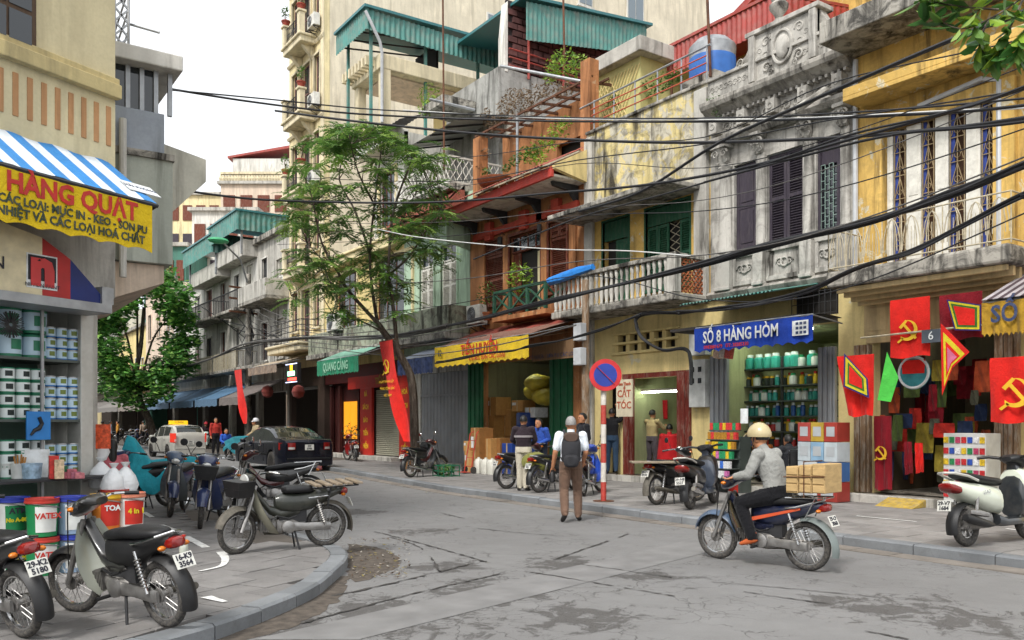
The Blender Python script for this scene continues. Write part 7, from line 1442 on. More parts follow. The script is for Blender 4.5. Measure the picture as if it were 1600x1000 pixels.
b=MB();b.tube([(-.4,.22,1.08),(-.9,.22,1.1)],.007,5);b.tube([(-.65,.22,.86),(-.65,.22,1.26),(-.65,-.21,1.26)],.007,5);b.build('rope',mat('rope_brown','#5a3a26',.9),CR)
WO=person('woman in dark top and red hat riding the pale scooter',WSC.location,WSC.rotation_euler[2],cloth('dark_purple_top','#2a1c22'),MC['dark_trousers'],J=dict(pel=(-.2,0,.9),wai=(-.17,0,1.03),che=(-.13,0,1.2),nec=(-.1,0,1.35),hed=(-.06,0,1.48),sl=(-.12,.17,1.3),sr=(-.12,-.17,1.3),el=(.05,.27,1.1),er=(.05,-.27,1.1),wl=(.26,.33,1.07),wr=(.26,-.33,1.07),hl=(-.17,.09,.86),hr=(-.17,-.09,.86),kl=(.2,.11,.72),kr=(.2,-.11,.72),al=(.15,.11,.38),ar=(.15,-.11,.38),tl=(.3,.12,.33),tr=(.3,-.12,.33)),hairlong=True);WO['group']='people on motorbikes'
hm=helmet(None,(0,0,0),mat('red_hat','#9c2430',.6),nm='hat');wv=Matrix.Translation(WO.location)@Matrix.Rotation(WO.rotation_euler[2],4,'Z')@Vector((-.06,0,1.50));hm.location=wv+Matrix.Rotation(WO.rotation_euler[2],3,'Z')@hm.location;hm.rotation_euler=(0,0,WO.rotation_euler[2]);tag(hm,'red cap on the woman riding the pale scooter','hat')
SIT=dict(pel=(0,0,.48),wai=(0,0,.61),che=(.04,0,.81),nec=(.08,0,.96),hed=(.12,0,1.09),sl=(.05,.17,.91),sr=(.05,-.17,.91),el=(.1,.23,.68),er=(.1,-.23,.68),wl=(.3,.15,.6),wr=(.3,-.15,.6),hl=(0,.09,.45),hr=(0,-.09,.45),kl=(.4,.12,.45),kr=(.4,-.12,.45),al=(.36,.12,.09),ar=(.36,-.12,.09),tl=(.5,.13,.03),tr=(.5,-.13,.03))
pw=at(176,700,13.2);PK=person('woman in pink blouse with long black hair sitting beside the paint shop post',Vector((pw.x,pw.y,Hp)),camdir(-.5,.8),cloth('pink_blouse','#c86a74'),MC['dark_trousers'],J=SIT,hairlong=True)
ST=thing('stool','small plastic stool under the woman in the pink blouse','stool',PK.location,0,world=False);b=MB();b.lathe([(.15,.36),(.16,.4),(.15,.42)],(0,0,0),16);b.build('seat',mat('blue_plastic','#2c5aa0',.5),ST)
for a in range(4):b=MB();b.bar((.1*cos(a*pi/2+.8),.1*sin(a*pi/2+.8),.37),(.15*cos(a*pi/2+.8),.15*sin(a*pi/2+.8),0),.03);b.build('leg',MC['blue_plastic'],ST)
q=at(402,700,33);person('helmeted person in beige jacket sitting on a parked bike behind the black sedan',Vector((q.x,q.y,.1)),camdir(-.6,-.5),cloth('beige_jacket','#a89878'),MC['dark_trousers'],J={k:(v[0],v[1],v[2]+.42)for k,v in SIT.items()if k[0]not in 'at'}|dict(al=(.3,.15,.25),ar=(.3,-.15,.25),tl=(.42,.16,.2),tr=(.42,-.16,.2)),vox=.018)
hm=helmet(None,(0,0,0),mat('white_helmet','#c9c9cc',.3),nm='helmet');hm.location=Vector((q.x,q.y,.1))+Matrix.Rotation(camdir(-.6,-.5),3,'Z')@Vector((.12,0,1.53))+hm.location;hm.rotation_euler=(0,0,camdir(-.6,-.5));tag(hm,'white helmet on the person behind the black sedan','helmet')
q=at(352,700,37);person('person in bright blue shirt among the bikes beyond the taxi',Vector((q.x,q.y,.12)),camdir(.4,-.5),cloth('bright_blue_shirt','#2c58b4'),MC['dark_trousers'],J=SIT,vox=.018)
q=at(337,700,38.5);person('person in red shirt beside the taxi roof line',Vector((q.x,q.y,.12)),camdir(.4,-.5),cloth('red_shirt','#a8342c'),MC['dark_trousers'],vox=.018)
for k,(px,c,Yd,lab)in enumerate(((172,'#a9b4c0',56,'pale shirted'),(184,'#c28a3a',60,'amber shirted'),(224,'#b09a88',58,'beige shirted'),(160,'#8a8a90',52,'grey shirted'))):
 v_=.821*((px-800)/FPX*Yd)+.57*Yd;q=at(px,690,Yd);person(lab+' person standing far down the street under the dense tree',Vector((q.x,q.y,0)),camdir(R(-1,1),R(-1,1)),cloth('far_shirt_%d'%k,c),MC['dark_trousers'],vox=.025)
# == SIGNS, AWNINGS, FLAGS, SHOP GOODS
random.seed(77)
ORDS='first second third fourth fifth sixth seventh eighth ninth tenth eleventh twelfth thirteenth fourteenth fifteenth sixteenth seventeenth eighteenth'.split()
def mk(name,b,m,label,cat,group=None,**k):return tag(b.build(name,m,**k),label,cat,group)
TUBE=emis('fluorescent_tube','#eaf6e6',17)
def lampt(p,q,label):
 t=thing('fluorescent_lamp',label,'lamp',p);m=MB();m.tube([p,q],.02,8);m.build('tube',TUBE,t);m=MB();m.bar(Vector(p)+Vector((0,0,.05)),Vector(q)+Vector((0,0,.05)),.09,.05);m.build('batten',WHITEP,t)
lampt((15.35,U(1068,15.35),2.38),(15.35,U(1003,15.35),2.38),'bright fluorescent tube inside the barber shop')
lampt((15.2,U(1270,15.2),3.56),(15.2,U(1180,15.2),3.56),'fluorescent tube on the ceiling of shop number 8');lampt((15.6,U(1250,15.6),3.56),(15.6,U(1160,15.6),3.56),'fluorescent tube near the entrance of shop number 8')
lampt((16.6,U(1500,16.6),3.4),(16.6,U(1420,16.6),3.4),'unseen fluorescent tube added to brighten the flag shop');lampt((15.1,U(840,15.1),3.54),(15.1,U(790,15.1),3.54),'hidden fluorescent tube added to light the carton shop')  # both tubes are added fill light for the shop interiors, kept out of view
m=MB();m.box(V-1.12,V-1.05,U(1205,V-1.1),U(1132,V-1.1),3.42,3.47);mk('sign_lamp',m,CHR,'unlit tube lamp under the blue number 8 sign','lamp')
def valance(label,v,px0,px1,zt,h,m_,texts,depth,rise,top=None,scal=.05,parts=(),nsc=16):
 a,b=U(px1,v),U(px0,v);t=thing('awning',label,'awning',(v,(a+b)/2,zt-h))
 m=MB();m.sheet(lambda p,q:(v+.022*sin(p*23)+.012*sin(p*57+q*2)*q,a+(b-a)*p,zt-q*(h-scal*abs(cos(p*nsc*pi)))),nsc*6,3,.006,(-1,0,0));m.build('valance',m_,t)
 for(s,mm,sz,dy,dz,sq)in texts:lettering('lettering',s,mm,t,(v-.042,a+(b-a)*(1-dy),zt-dz),RT,UPV,sz,squash=sq,bold=sz*.02)
 if depth:m=MB();m.sheet(lambda p,q:(v+depth*q,a+(b-a)*p,zt+rise*q+.03*sin(q*3.1)+.01*sin(p*30)),24,5,.01,(0,0,1));m.build('canopy',top or m_,t);m=MB();m.tube([(v+.02,a,zt+.01),(v+.02,b,zt+.01)],.02,6);m.tube([(v+.02,a,zt),(v+depth,a,zt+rise-.1)],.015,6);m.tube([(v+.02,b,zt),(v+depth,b,zt+rise-.1)],.015,6);m.build('frame',GALV,t)
 return t
INKW=mat('white_lettering','#d9dcdc',.6,dust=.35);INKR=mat('red_lettering','#b82a20',.6,dust=.1);INKB=mat('blue_lettering','#2a3a60',.6,dust=.3);INKG=mat('dark_lettering','#2c3a2a',.6,dust=.3)
BLUEV=cloth('blue_valance','#1d3f9e',.1);v8=13.4;zt8=Z(1178,503,v8)
W8=valance('blue cloth sign SỐ 8 HÀNG HÒM over the number 8 shop',v8,1086,1270,zt8,.52,BLUEV,[('SỐ 8 HÀNG HÒM',INKW,.34,.42,.22,.72),('0983881679   ĐT: 38285330',INKR,.1,.3,.42,1)],.9,.0,mat('dark_board',''),nsc=11)
m=MB();a=U(1265,v8);m.box(v8-.045,v8-.035,a,U(1240,v8),zt8-.36,zt8-.08);m.build('printed_panel',INKW,W8);m=MB()
for i in range(3):
 for j in range(3):m.box(v8-.05,v8-.045,a+.04+i*.085,a+.1+i*.085,zt8-.33+j*.085,zt8-.28+j*.085)
m.build('panel_print',INKB,W8)
YELV=cloth('yellow_valance','#cfae22',.12);vT=12.6
valance('yellow valance TIẾN HUYỀN under the brown awning of the carton shop',vT,680,826,Z(760,532,vT),.62,YELV,[('TIẾN HUYỀN',INKR,.4,.52,.2,.8),('VẢI ÁO, SƠN CÁC LOẠI',INKR,.17,.6,.45,1),('12',INKG,.26,.07,.2,1)],1.9,.55,AWR)
m=MB();a,b=U(896,13.9),U(831,13.9);m.box(13.9,13.93,a,b,Z(862,562,13.9),Z(862,533,13.9));o=mk('shop_board',m,wood('brown_sign_board','#7d6248',.7),'brown shop board with small blue lettering beside the yellow valance','sign');lettering('lettering','XÔ NHỰA - SƠN P.U CÁC LOẠI',INKB,o,(13.895,(a+b)/2,Z(862,556,13.9)),RT,UPV,.15)
GRV=cloth('green_valance','#1f7a58',.12);vQ=12.9
valance('green awning QUANG CẢNG in front of the red shop',vQ,496,560,Z(528,560,vQ),.62,GRV,[('QUANG CẢNG',cloth('pale_green_print','#8fc0a4'),.46,.48,.3,.75)],1.9,.75,cloth('faded_green_canvas','#7aa894',.12))
valance('blue and white striped awning behind the street tree',13.3,622,676,Z(648,560,13.3),.55,cloth('blue_grey_stripe','#51608e',.35),[],1.4,.5,cloth('pale_blue_canvas','#a7b0c0',.1))
valance('brown striped awning beside the green lettered sign box',12.9,388,432,Z(410,572,12.9),.4,cloth('brown_stripe','#8a7868',.3),[],1.8,.5,cloth('beige_canvas','#b0a08a'))
vG=13.2;valance('gold cloth sign SỐ under the striped awning at the right edge',vG,1535,1660,Z(1570,470,vG),.52,cloth('gold_cloth','#a8832a',.25),[('SỐ 4',INKB,.36,.42,.2,.9)],1.4,.55,None)
STR=[cloth('dark_stripe','#4a3a40'),cloth('light_stripe','#a9a2a4')];t=thing('awning','brown and grey striped canvas awning at the right edge','awning',(vG,6,3.4));zt=Z(1570,470,vG)+.015
a,b=U(1660,vG),U(1535,vG)
for i in range(14):m=MB();m.sheet(lambda p,q:(vG-.03+1.4*q,a+(b-a)*(i+p)/14,zt+.02+.56*q),1,2,.01,(0,0,1));m.build('stripe',STR[i%2],t)
LAW=thing('awning','blue and white striped awning with yellow lettered valance over the paint shop','awning',C0,LA,world=False);nA=-.85;tR=lp(246,320,nA).x;tR2=tR-.12;zF=lp(120,287,nA).z;zT=lp(60,222,0).z;STW=[cloth('awning_blue','#2f7fc0',.1),cloth('awning_white','#d3d9de',.08)];n=26
for i in range(n):
 m=MB();w_=.17;m.sheet(lambda p,q:(tR-(i+p)*w_,nA+(0-nA)*q-.003,zF+(zT-zF)*q+.012*sin((i+p)*2.1)),2,3,.01,(0,0,1));m.build('stripe',STW[i%2],LAW)
m=MB();m.tube([(tR,nA,zF-.01),(tR-4.4,nA,zF-.01)],.025,6);m.tube([(tR,nA,zF),(tR,0,zF-.25)],.02,6);m.build('frame',IRON,LAW);hV=.52
YV2=cloth('bright_yellow_valance','#d8b71f',.08);m=MB();m.sheet(lambda p,q:(tR-.08-4.2*p,nA-.01+.006*sin(p*60),zF-.03-q*(hV-.035*abs(sin(p*4.2/.16*pi/2)))),110,2,.005,(0,-1,0));m.build('valance',YV2,LAW)
te_=lp(213,340,nA).x
for s,mm,sz,z_,tx in(('HÀNG QUẠT',INKR,.262,.155,te_),('CÁC LOẠI: MỰC IN - KEO - SƠN PU',INKG,.113,.32,lp(228,360,nA).x),('NHIỆT VÀ CÁC LOẠI HOÁ CHẤT',INKG,.119,.435,lp(224,375,nA).x)):lettering('lettering',s,mm,LAW,(tx,nA-.02,zF-z_),(1,0,0),UPV,sz,align='RIGHT',bold=sz*.035,squash=.9)
m=MB();p0,p1=lp(178,275,nA+.4),lp(232,300,nA+.4);sl=Vector((0,-nA,zT-zF)).normalized();c_=Vector(((p0 .x+p1 .x)/2,nA+.25,zF+.25*(zT-zF)/(-nA)+.035));m.obox(c_,(.2,0,0),sl*.12,Vector((0,-sl.z,sl.y))*.004);m.build('paper_sign',INKW,LAW);lettering('lettering','HẢI PHÒNG',INKB,LAW,c_,(1,0,0),sl,.075,.006)
NS=thing('shop_sign','cream, red and blue sign board with N emblem reading NIPPON PAINT','sign',C0,LA,world=False);nS=-.45;zb=lp(70,462,nS).z;zt=zb+.62;te=lp(157,470,nS).x
def poly(pts,m_,nm,y=0):m=MB();m.prism([(a,nS-y,z)for a,z in pts],(0,.03+y,0));m.build(nm,m_,NS)
SGC=mat('sign_cream','#d3c6a2',.5,dust=.2);xr_,xb_=lp(66,400,nS).x,lp(110,400,nS).x
poly([(te-3.5,zb),(xr_,zb),(xr_,zt-.03),(te-3.5,zt+.5)],SGC,'cream_panel');poly([(xr_,zb),(xb_,zb),(xb_,zb+.42),(xr_,zt-.03)],mat('sign_red','#a82a28',.5),'red_panel');poly([(xb_,zb),(te,zb),(te,zb+.1),(xb_,zb+.42)],mat('sign_blue','#1c2a66',.5),'blue_panel')
p0,p1=lp(41,394,nS),lp(89,446,nS);poly([(p0 .x,p1 .z-.06),(p1 .x,p1 .z-.06),(p1 .x,p0 .z),(p0 .x,p0 .z)],INKW,'emblem_border',.006);poly([(p0 .x+.015,p1 .z+.02),(p1 .x-.015,p1 .z+.02),(p1 .x-.015,p0 .z-.015),(p0 .x+.015,p0 .z-.015)],mat('emblem_dark','#1a1a22',.5),'emblem_field',.01);lettering('emblem_letter','n',mat('emblem_red','#c03a3a',.5),NS,((p0 .x+p1 .x)/2,nS-.012,(p0 .z+p1 .z)/2+.0),(1,0,0),UPV,.5,bold=.03);lettering('lettering','NIPPON PAINT',PLTX,NS,((p0 .x+p1 .x)/2,nS-.012,p1 .z-.03),(1,0,0),UPV,.055);lettering('lettering','SƠN',PLTX,NS,(lp(8,412,nS).x,nS-.004,lp(8,412,nS).z),(1,0,0),UPV,.18,align='RIGHT')
m=MB();m.box(te-3.6,te+.12,nS-.03,.0,zb-.1,zb-.005);m.build('soffit_board',GALV,NS);m=MB();m.box(te,te+.14,nS-.03,0,zb-.005,zb+.18);m.build('end_cap',GALV,NS)
def world(l):return C0+LEX*l[0]+LEY*l[1]+Vector((0,0,l[2]))
def can_mesh(r,h,cols):
 m=MB();m.mi=0;m.lathe([(r,0),(r,h*.12)],(0,0,0),12,caps=False);m.mi=1;m.lathe([(r*1.004,h*.12),(r*1.004,h*.86)],(0,0,0),12,caps=False);m.mi=2;m.lathe([(r,h*.86),(r*1.03,h*.9),(r*1.03,h*.96),(r*.9,h*.98),(r*.88,h*.94)],(0,0,0),12)
 m.mi=3;a0=-pi/2+LA;m.loft([[(r*1.012*cos(a0+q),r*1.012*sin(a0+q),z)for q in(-.5,-.25,0,.25,.5)]for z in(h*.3,h*.72)],caps=False,closed=False);me=m.mesh('paint_can');[me.materials.append(x)for x in cols];me.polygons.foreach_set('use_smooth',[True]*len(me.polygons));return me
TINB=mat('tin_blue','#2f6fb0',.4);TINW=mat('tin_pale_blue','#b9d0de',.4);TING=mat('tin_green','#2c7a5a',.4);TINDK=mat('tin_dark','#23302a',.4);LIDS=mat('tin_lid',(.5,.5,.5),.3,.8);LABG=mat('tin_label_olive','#6a7a3a',.5);LABK=mat('tin_label_dark','#1f2a28',.5);LABW=mat('tin_white','#d5dcda',.45)
c1=can_mesh(.062,.118,(TINB,TINW,LIDS,LABG));c2=can_mesh(.075,.135,(TING,LABW,TING,LABK));c3=can_mesh(.13,.26,(TING,TINW,TING,TING))
def cans(me,t_0,dt,nt,z,dz,nz,n,label,group):
 for i in range(nt):
  for k in range(nz):
   o=inst('paint_can',me,None,world((t_0+i*dt,n,z+k*dz)),(0,0,R(-.25,.25)));tag(o,'%s, %s column, %s from below'%(label,ORDS[i],ORDS[k]),'paint can',group)
tq=lambda px:lp(px,600,.06).x
for z,nz,j in((zs[0],3,'lower'),(zs[1],4,'middle'),(zs[2],3,'upper')):cans(c1,tq(77),.133,4,z,.12,nz,.06,'small blue tin on the %s shelf'%j,'blue paint tins on the %s shelf'%j)
for z,nz,j in((zs[0],3,'lower'),(zs[1],4,'middle')):cans(c2,tq(-66),.165,6,z,.137,nz,.08,'green and white tin on the %s shelf'%j,'green paint tins on the %s shelf'%j)
cans(c3,tq(-70),.28,4,zs[2],.265,2,.13,'large green tin on the top shelf','large paint tins on the top shelf')
def bucket(l,r,h,cols,txt,label,sz=.09,extra=None):
 L=world(l);t=thing('paint_bucket',label,'bucket',L,LA,'paint buckets outside the shop',world=False);m=MB();m.lathe([(r*.86,0),(r*.9,h*.4),(r,h*.92)],(0,0,0),24);m.build('tub',cols[0],t,smooth=True);m=MB();m.lathe([(r*1.0,h*.86),(r*1.06,h*.88),(r*1.06,h*.92),(r*1.02,h*.93),(r*1.04,h),(r*.95,h*1.005),(r*.93,h*.97)],(0,0,0),24);m.build('lid',cols[1],t,smooth=True)
 m=MB();a0=-pi/2-.25;f=lambda q,z:((r*.87+r*.12*z/h)*1.012*cos(a0+q),(r*.87+r*.12*z/h)*1.012*sin(a0+q),z);m.loft([[f(q,z)for q in[-.75+k*.15 for k in range(11)]]for z in(h*.12,h*.4,h*.8)],caps=False,closed=False);m.build('label_print',cols[2],t,smooth=True)
 m=MB();m.torus((0,0,h*.8),r*1.04,.006,(.2,0,1),20,4);m.build('handle',STEEL,t)
 for k,(s,mm,z)in enumerate(txt):lettering('lettering',s,mm,t,(r*1.02*cos(a0),r*1.02*sin(a0),h*z),(cos(a0+pi/2),sin(a0+pi/2),0),UPV,sz*(1 if k==0 else.7),.012,bold=.003)
 return t
BW=mat('bucket_white','#d6d8d4',.4,dust=.1);BG=mat('bucket_green','#1f7a48',.4);BY=mat('label_yellow','#c8b820',.45);BR=mat('label_red','#c03024',.45);BO=mat('label_orange','#d07a2a',.45);BLID=mat('lid_yellow','#d0a52a',.4);RLID=mat('lid_red','#b03a30',.4);BLU=mat('lid_blue','#2c3a90',.4);SALM=mat('lid_salmon','#c07860',.4)
def gl(px,Y):q=at(px,700,Y);return Vector(((q-C0).dot(LEX),(q-C0).dot(LEY),.125))
for px,Yd,st,cols,txt,lab in((20,8.3,2,(BW,BLU,BG),[('ATM',PLTX,.66),('No A-800',BY,.42)],'ATM bucket with green and yellow label'),(66,8.2,2,(BG,RLID,BW),[('VATEX',INKR,.55)],'green and white VATEX bucket'),(166,8.7,2,(BO,BLID,BR),[('TOA',INKW,.62)],'orange bucket with yellow lid'),(203,8.85,2,(BW,SALM,BR),[('4 in 1',BY,.5)],'white bucket with red label and salmon lid'),(180,9.3,2,(BW,RLID,BR),[('TOA',INKW,.6)],'white bucket with bright red lid at the back'),(112,8.4,2,(mat('bucket_grey_blue','#8aa0b8',.4),BLU,BW),[('M 90',INKB,.6)],'pale blue grey bucket')):
 for k in range(st):q=gl(px,Yd);q.z=.125+k*.375;bucket(q,.148,.365,cols,txt,('upper ' if k else 'lower ')+lab+' in front of the paint shop',.075)
TB=thing('display_table','small dark table with brushes and tins before the paint shop','table',world(gl(60,8.9)),LA,world=False);m=MB();m.box(-.75,.75,-.25,.25,.86,.885);m.build('table_top',IRON,TB)
for sx in(-1,1):
 for sy in(-1,1):m=MB();m.box(sx*.7-.02,sx*.7+.02,sy*.22-.02,sy*.22+.02,0,.86);m.build('leg',IRON,TB)
def on_table(px,d=0):q=gl(px,8.85+d);q.z=.125+.887;return q
for px,lab,n_ in((10,'white tub bristling with wooden paint brushes',9),(30,'second white tub of brushes beside the first',5)):
 L=world(on_table(px));t=thing('brush_tub',lab,'tub',L);m=MB();m.lathe([(.07,0),(.085,.15),(.09,.16),(.078,.15)],L,16);m.build('tub',BW,t,smooth=True)
 for k in range(n_):m=MB();a=R(0,6.3);m.tube([L+Vector((.03*cos(a),.03*sin(a),.05)),L+Vector((.07*cos(a),.07*sin(a),R(.22,.27)))],.009,5);m.build('brush_handle',wood('brush_wood','#a8763c',.7),t)
L=world(on_table(50));m=MB();m.lathe([(.085,0),(.098,.15),(.1,.16)],L,18);mk('paint_pot',m,mat('pot_blue_print','#9ab4c8',.45,var=.4,scale=18),'white and blue printed pot on the display table','pot');m=MB();L=world(on_table(52,.12));m.prism([L+Vector((-.1,0,.0)),L+Vector((.12,0,.0)),L+Vector((.14,.02,.3)),L+Vector((-.11,.02,.3))],(.02,.02,0));mk('paper_sheets',m,INKW,'white paper sheets standing behind the printed pot','paper')
for k,(px,c)in enumerate(((84,'#b8322a'),(92,'#c8b090'),(98,'#2c6a4a'),(104,'#a85a64'),(112,'#a85a64'),(118,'#9a5a6a'),(124,'#b06a70'))):L=world(on_table(px,-.05 if k<2 else.0));m=MB();h=(.24,.2,.13,.07,.1,.07,.06)[k];m.box(L.x-.045,L.x+.045,L.y-.045,L.y+.045,L.z,L.z+h);mk('small_box',m,mat('box_print_%d'%k,c,.5,var=.35,scale=30),('red topped','cream','green','first pink','second pink','third pink','last pink')[k]+' small carton on the display table','carton','cartons on the display table',bevel=.004)
q=lp(60,665,-.12);m=MB();L=world((q.x,-.12,q.z));m.obox(L,LEX*.13,Vector((0,0,.15)),LEY*.008);o=mk('poster_board',m,mat('poster_blue','#2c7ac0',.4),'blue poster with black and white brush picture hanging on the shelf','poster');m=MB();m.tube([L+LEX*x-LEY*.012+Vector((0,0,z))for x,z in((-.09,-.1),(-.05,-.05),(0,-.03),(.03,.02),(.0,.09))],[.012,.02,.025,.022,.02],8);m.build('poster_print',BLKP,o)
L=world(lp(17,507,-.1));m=MB()
for k in range(40):a=k*2*pi/40;m.bar(L+LEX*.02*cos(a)+Vector((0,0,.02*sin(a))),L+LEX*.14*cos(a)+Vector((0,0,.14*sin(a)))+LEY*R(-.02,.02),.008)
mk('wire_brush',m,BLKP,'round black bristle brush hanging above the shelves','brush')
BAG=mat('white_plastic_bag','#d8dadb',.35,var=.06,bump=.5,bscale=14,bdist=.03)
for k,(px,py,Yd)in enumerate(((158,742,9.6),(178,752,9.3),(196,750,9.4),(150,700,9.9))):c=at(px,py,Yd);m=MB();m.loft([[c+Vector((rr*cos(a)*R(.9,1.1),rr*sin(a)*R(.9,1.1),z))for a in[j*2*pi/14 for j in range(14)]]for z,rr in((-.17,.06),(-.14,.12),(-.05,.14),(.05,.11),(.12,.05),(.15,.02),(.2,.05))]);mk('plastic_bag',m,BAG,('leftmost','front','right hand','upper')[k]+' white plastic bag hanging beside the paint shop post','bag','plastic bags by the post',smooth=True)
q=at(157,682,9.7);m=MB();m.obox(q,at(172,682,9.7)-q,Vector((0,0,.14)),Vector((.01,.02,0)));mk('price_card',m,mat('red_card','#c8502c',.5,var=.5,scale=22),'red and yellow printed card hanging beside the post','card')
q=gnd(287,884,.125);t=thing('plastic_bottle','clear plastic bottle half full of yellow-green liquid behind the nearest motorbike','bottle',q);m=MB();m.lathe([(.04,0),(.045,.02),(.045,.13),(.04,.135)],q,14);m.build('liquid',mat('lime_liquid','#a9b83a',.2),t,smooth=True);m=MB();m.lathe([(.043,.137),(.046,.18),(.044,.22),(.02,.27),(.018,.3)],q,14);m.build('bottle',mat('cloudy_plastic','#b9bdb0',.25),t,smooth=True);m=MB();m.lathe([(.02,.3),(.02,.32)],q,10);m.build('cap',BR,t)
YTp=14.2;a_,b_=at(198,770,YTp),at(292,770,YTp+.9);a_.z=b_.z=.122;d=(b_-a_).normalized()
cvb=moto('motorbike hidden under the teal tarpaulin beside the paint shop',b_-d*.35,a_,.122,dict(body=NAVY,lean=-4,mirror=False,plate='29-C7|4418'))
def tarp(nm,label,o,d,L,prof,m_,hw=.3,low=.35):
 s_=Vector((-d.y,d.x,0));ip=lambda x:next((p[1]+(q[1]-p[1])*(x-p[0])/(q[0]-p[0])for p,q in zip(prof,prof[1:])if p[0]<=x<=q[0]),prof[-1][1]);m=MB()
 def f(a,b):s=2*b-1;z=ip(a);k=abs(s);zz=z-(z-low-.12*sin(a*17))*max(0,k-.25)/.75+.02*sin(a*31+s*7)*k;return o+d*L*(a-.02*sin(b*20))+s_*(hw*min(1,.25+k*.9)*(.55+.25*sin(a*3))*(1 if s>0 else-1)*(k**.5)+.02*sin(a*40)*k)+Vector((0,0,zz))
 m.sheet(f,40,22,.008,(0,0,1));return mk(nm,m,m_,label,'tarpaulin',smooth=True)
TEAL=cloth('teal_tarpaulin','#2a9fb0',.15,.6);tarp('tarpaulin','bright teal tarpaulin thrown over a motorbike near the paint shop',a_-d*.15,d,1.75,[(0,.75),(.1,1.25),(.16,1.2),(.32,.82),(.6,.85),(.85,.88),(1,.7)],TEAL)
q=at(352,705,35);tarp('tarpaulin','dusty teal tarpaulin over a bike beyond the black sedan',Vector((q.x,q.y,.1)),Vector((.75,-.66,0)),2.0,[(0,.7),(.2,.9),(.5,.95),(.85,1.3),(1,.8)],cloth('dusty_teal','#2c7480',.15),low=.3)
q=gnd(943,783,.122);NP=thing('no_parking_sign','round blue and red no-parking sign on a red and white striped pole','sign',q);zs_=[.12]+[q.z+h for h in(.36,.72,1.08,1.44,1.8,2.14)];RW=(mat('pole_red','#b03a30',.6,dust=.2),mat('pole_white','#cfc9bf',.6,dust=.3))
for k in range(6):m=MB();m.tube([(q.x,q.y,zs_[k]+.001*k),(q.x,q.y,zs_[k+1])],.052,14);m.build('pole_band',RW[k%2],NP,smooth=True)
dc=at(946,586,dep(943,q.x)-.1);fwd=Vector((-SN,-CS,0));fwd=(Vector((0,0,CAMH))-dc);fwd.z=0;fwd.normalize();rgt=Vector((0,0,1)).cross(fwd);m=MB();r_=25*dep(943,q.x)/FPX;m.lathe([(r_,0),(r_,.01),(r_*.99,.014)],dc,40,fwd);m.build('red_ring',mat('sign_red_bright','#b8282c',.45),NP);m=MB();m.lathe([(r_*.72,.0145),(r_*.72,.019)],dc,40,fwd);m.build('blue_disc',mat('sign_blue_bright','#24368c',.45),NP);e=(rgt*-1*.7+Vector((0,0,.7))).normalized();m=MB();m.bar(dc+fwd*.022+e*r_*.78,dc+fwd*.022-e*r_*.78,r_*.16,.008,e.cross(fwd));m.build('slash',MC['sign_red_bright'],NP);m=MB();m.lathe([(.2,0),(.2,.01)],(q.x,q.y,.122),16);m.build('foot_plate',RUST,NP)
q=fx(976,622,13.9);m=MB();m.obox(q,(0,.28,0),(0,0,.45),(.02,0,0));o=mk('barber_sign',m,mat('cream_sign','#cfc4aa',.6,dust=.2),'small cream sign CẮT TÓC hanging beside the barber shop','sign')
for s,dz,sz in(('Nam Thanh',.34,.1),('CẮT',.1,.24),('TÓC',-.18,.24)):lettering('lettering',s,mat('brick_ink','#a8563c',.6),o,(q.x-.02,q.y,q.z+dz),RT,UPV,sz,bold=.006)
for k,(z,h)in enumerate(((1.95,1.1),(3.15,.5))):q=Vector((V-.1,U(1093,V-.1),z));t=thing('meter_box',('large four-window electric meter box between barber shop and number 8','small electric meter box under the blue sign')[k],'meter box',q);m=MB();m.box(q.x-.12,q.x+.1,q.y-.27,q.y+.22,z,z+h);m.build('case',mat('meter_grey','#b9bbb8',.5,dust=.2),t,bevel=.01)
for i in range(2):
 for j in range(2):m=MB();q=Vector((V-.222,U(1093,V-.1)-.17+i*.22,2.5+j*.26));m.box(q.x-.004,q.x,q.y,q.y+.11,q.z,q.z+.12);m.build('window',GLASS,bpy.data.objects['meter_box'])
q=fx(1455,525,13.75);m=MB();m.obox(q,(0,.16,0),(0,0,.11),(.01,0,0));o=mk('number_plaque',m,mat('slate_plaque','#4a5058',.5),'dark number plaque 6 above the flag shop','sign');lettering('lettering','6',INKW,o,(q.x-.012,q.y,q.z),RT,UPV,.2)
FR=cloth('flag_red','#d2241c',.1);FRD=cloth('flag_dark_red','#7d1420',.1);FY=cloth('flag_yellow','#cfc02c');FGn=cloth('flag_green','#3a6a2c');FBl=cloth('flag_blue','#2c2c6a');LIME=cloth('lime_flag','#4fbf4a')
def hang(nm,label,v,px0,px1,py0,py1,m_,emb=None,wave=.05,taper=0,cat='flag'):
 y_a,y_b=U(px1,v),U(px0,v);mid=(px0+px1)/2;z1,z0=Z(mid,py0,v),Z(mid,py1,v);m=MB();m.sheet(lambda p,q:(v+wave*(.7*sin(p*11+q*3)+.3*sin(p*23-q*5))*(q**.5),y_a+(y_b-y_a)*(p*(1-taper*q)+taper*q*.15),z1+(z0-z1)*q+.02*sin(p*7)*q),22,14,.004,(-1,0,0));o=mk(nm,m,m_,label,cat,'flags hung at the flag shop',smooth=True)
 if emb:emblem('emblem',GOLD,o,(v-wave-.01,(y_a+y_b)/2,(z0+z1)/2-(.04 if emb>.3 else 0)),RT,UPV,emb)
 return o
hang('flag','red flag with gold emblem above the flag shop door beside the plaque',13.85,1391,1453,466,558,FR,.42,.02);hang('flag','large red flag with gold emblem at the right end of the flag shop',13.3,1547,1640,557,660,FR,.52);hang('flag','red flag with draped tail behind the festival pennant at left',13.6,1308,1366,555,650,FR,None,.05,.35)
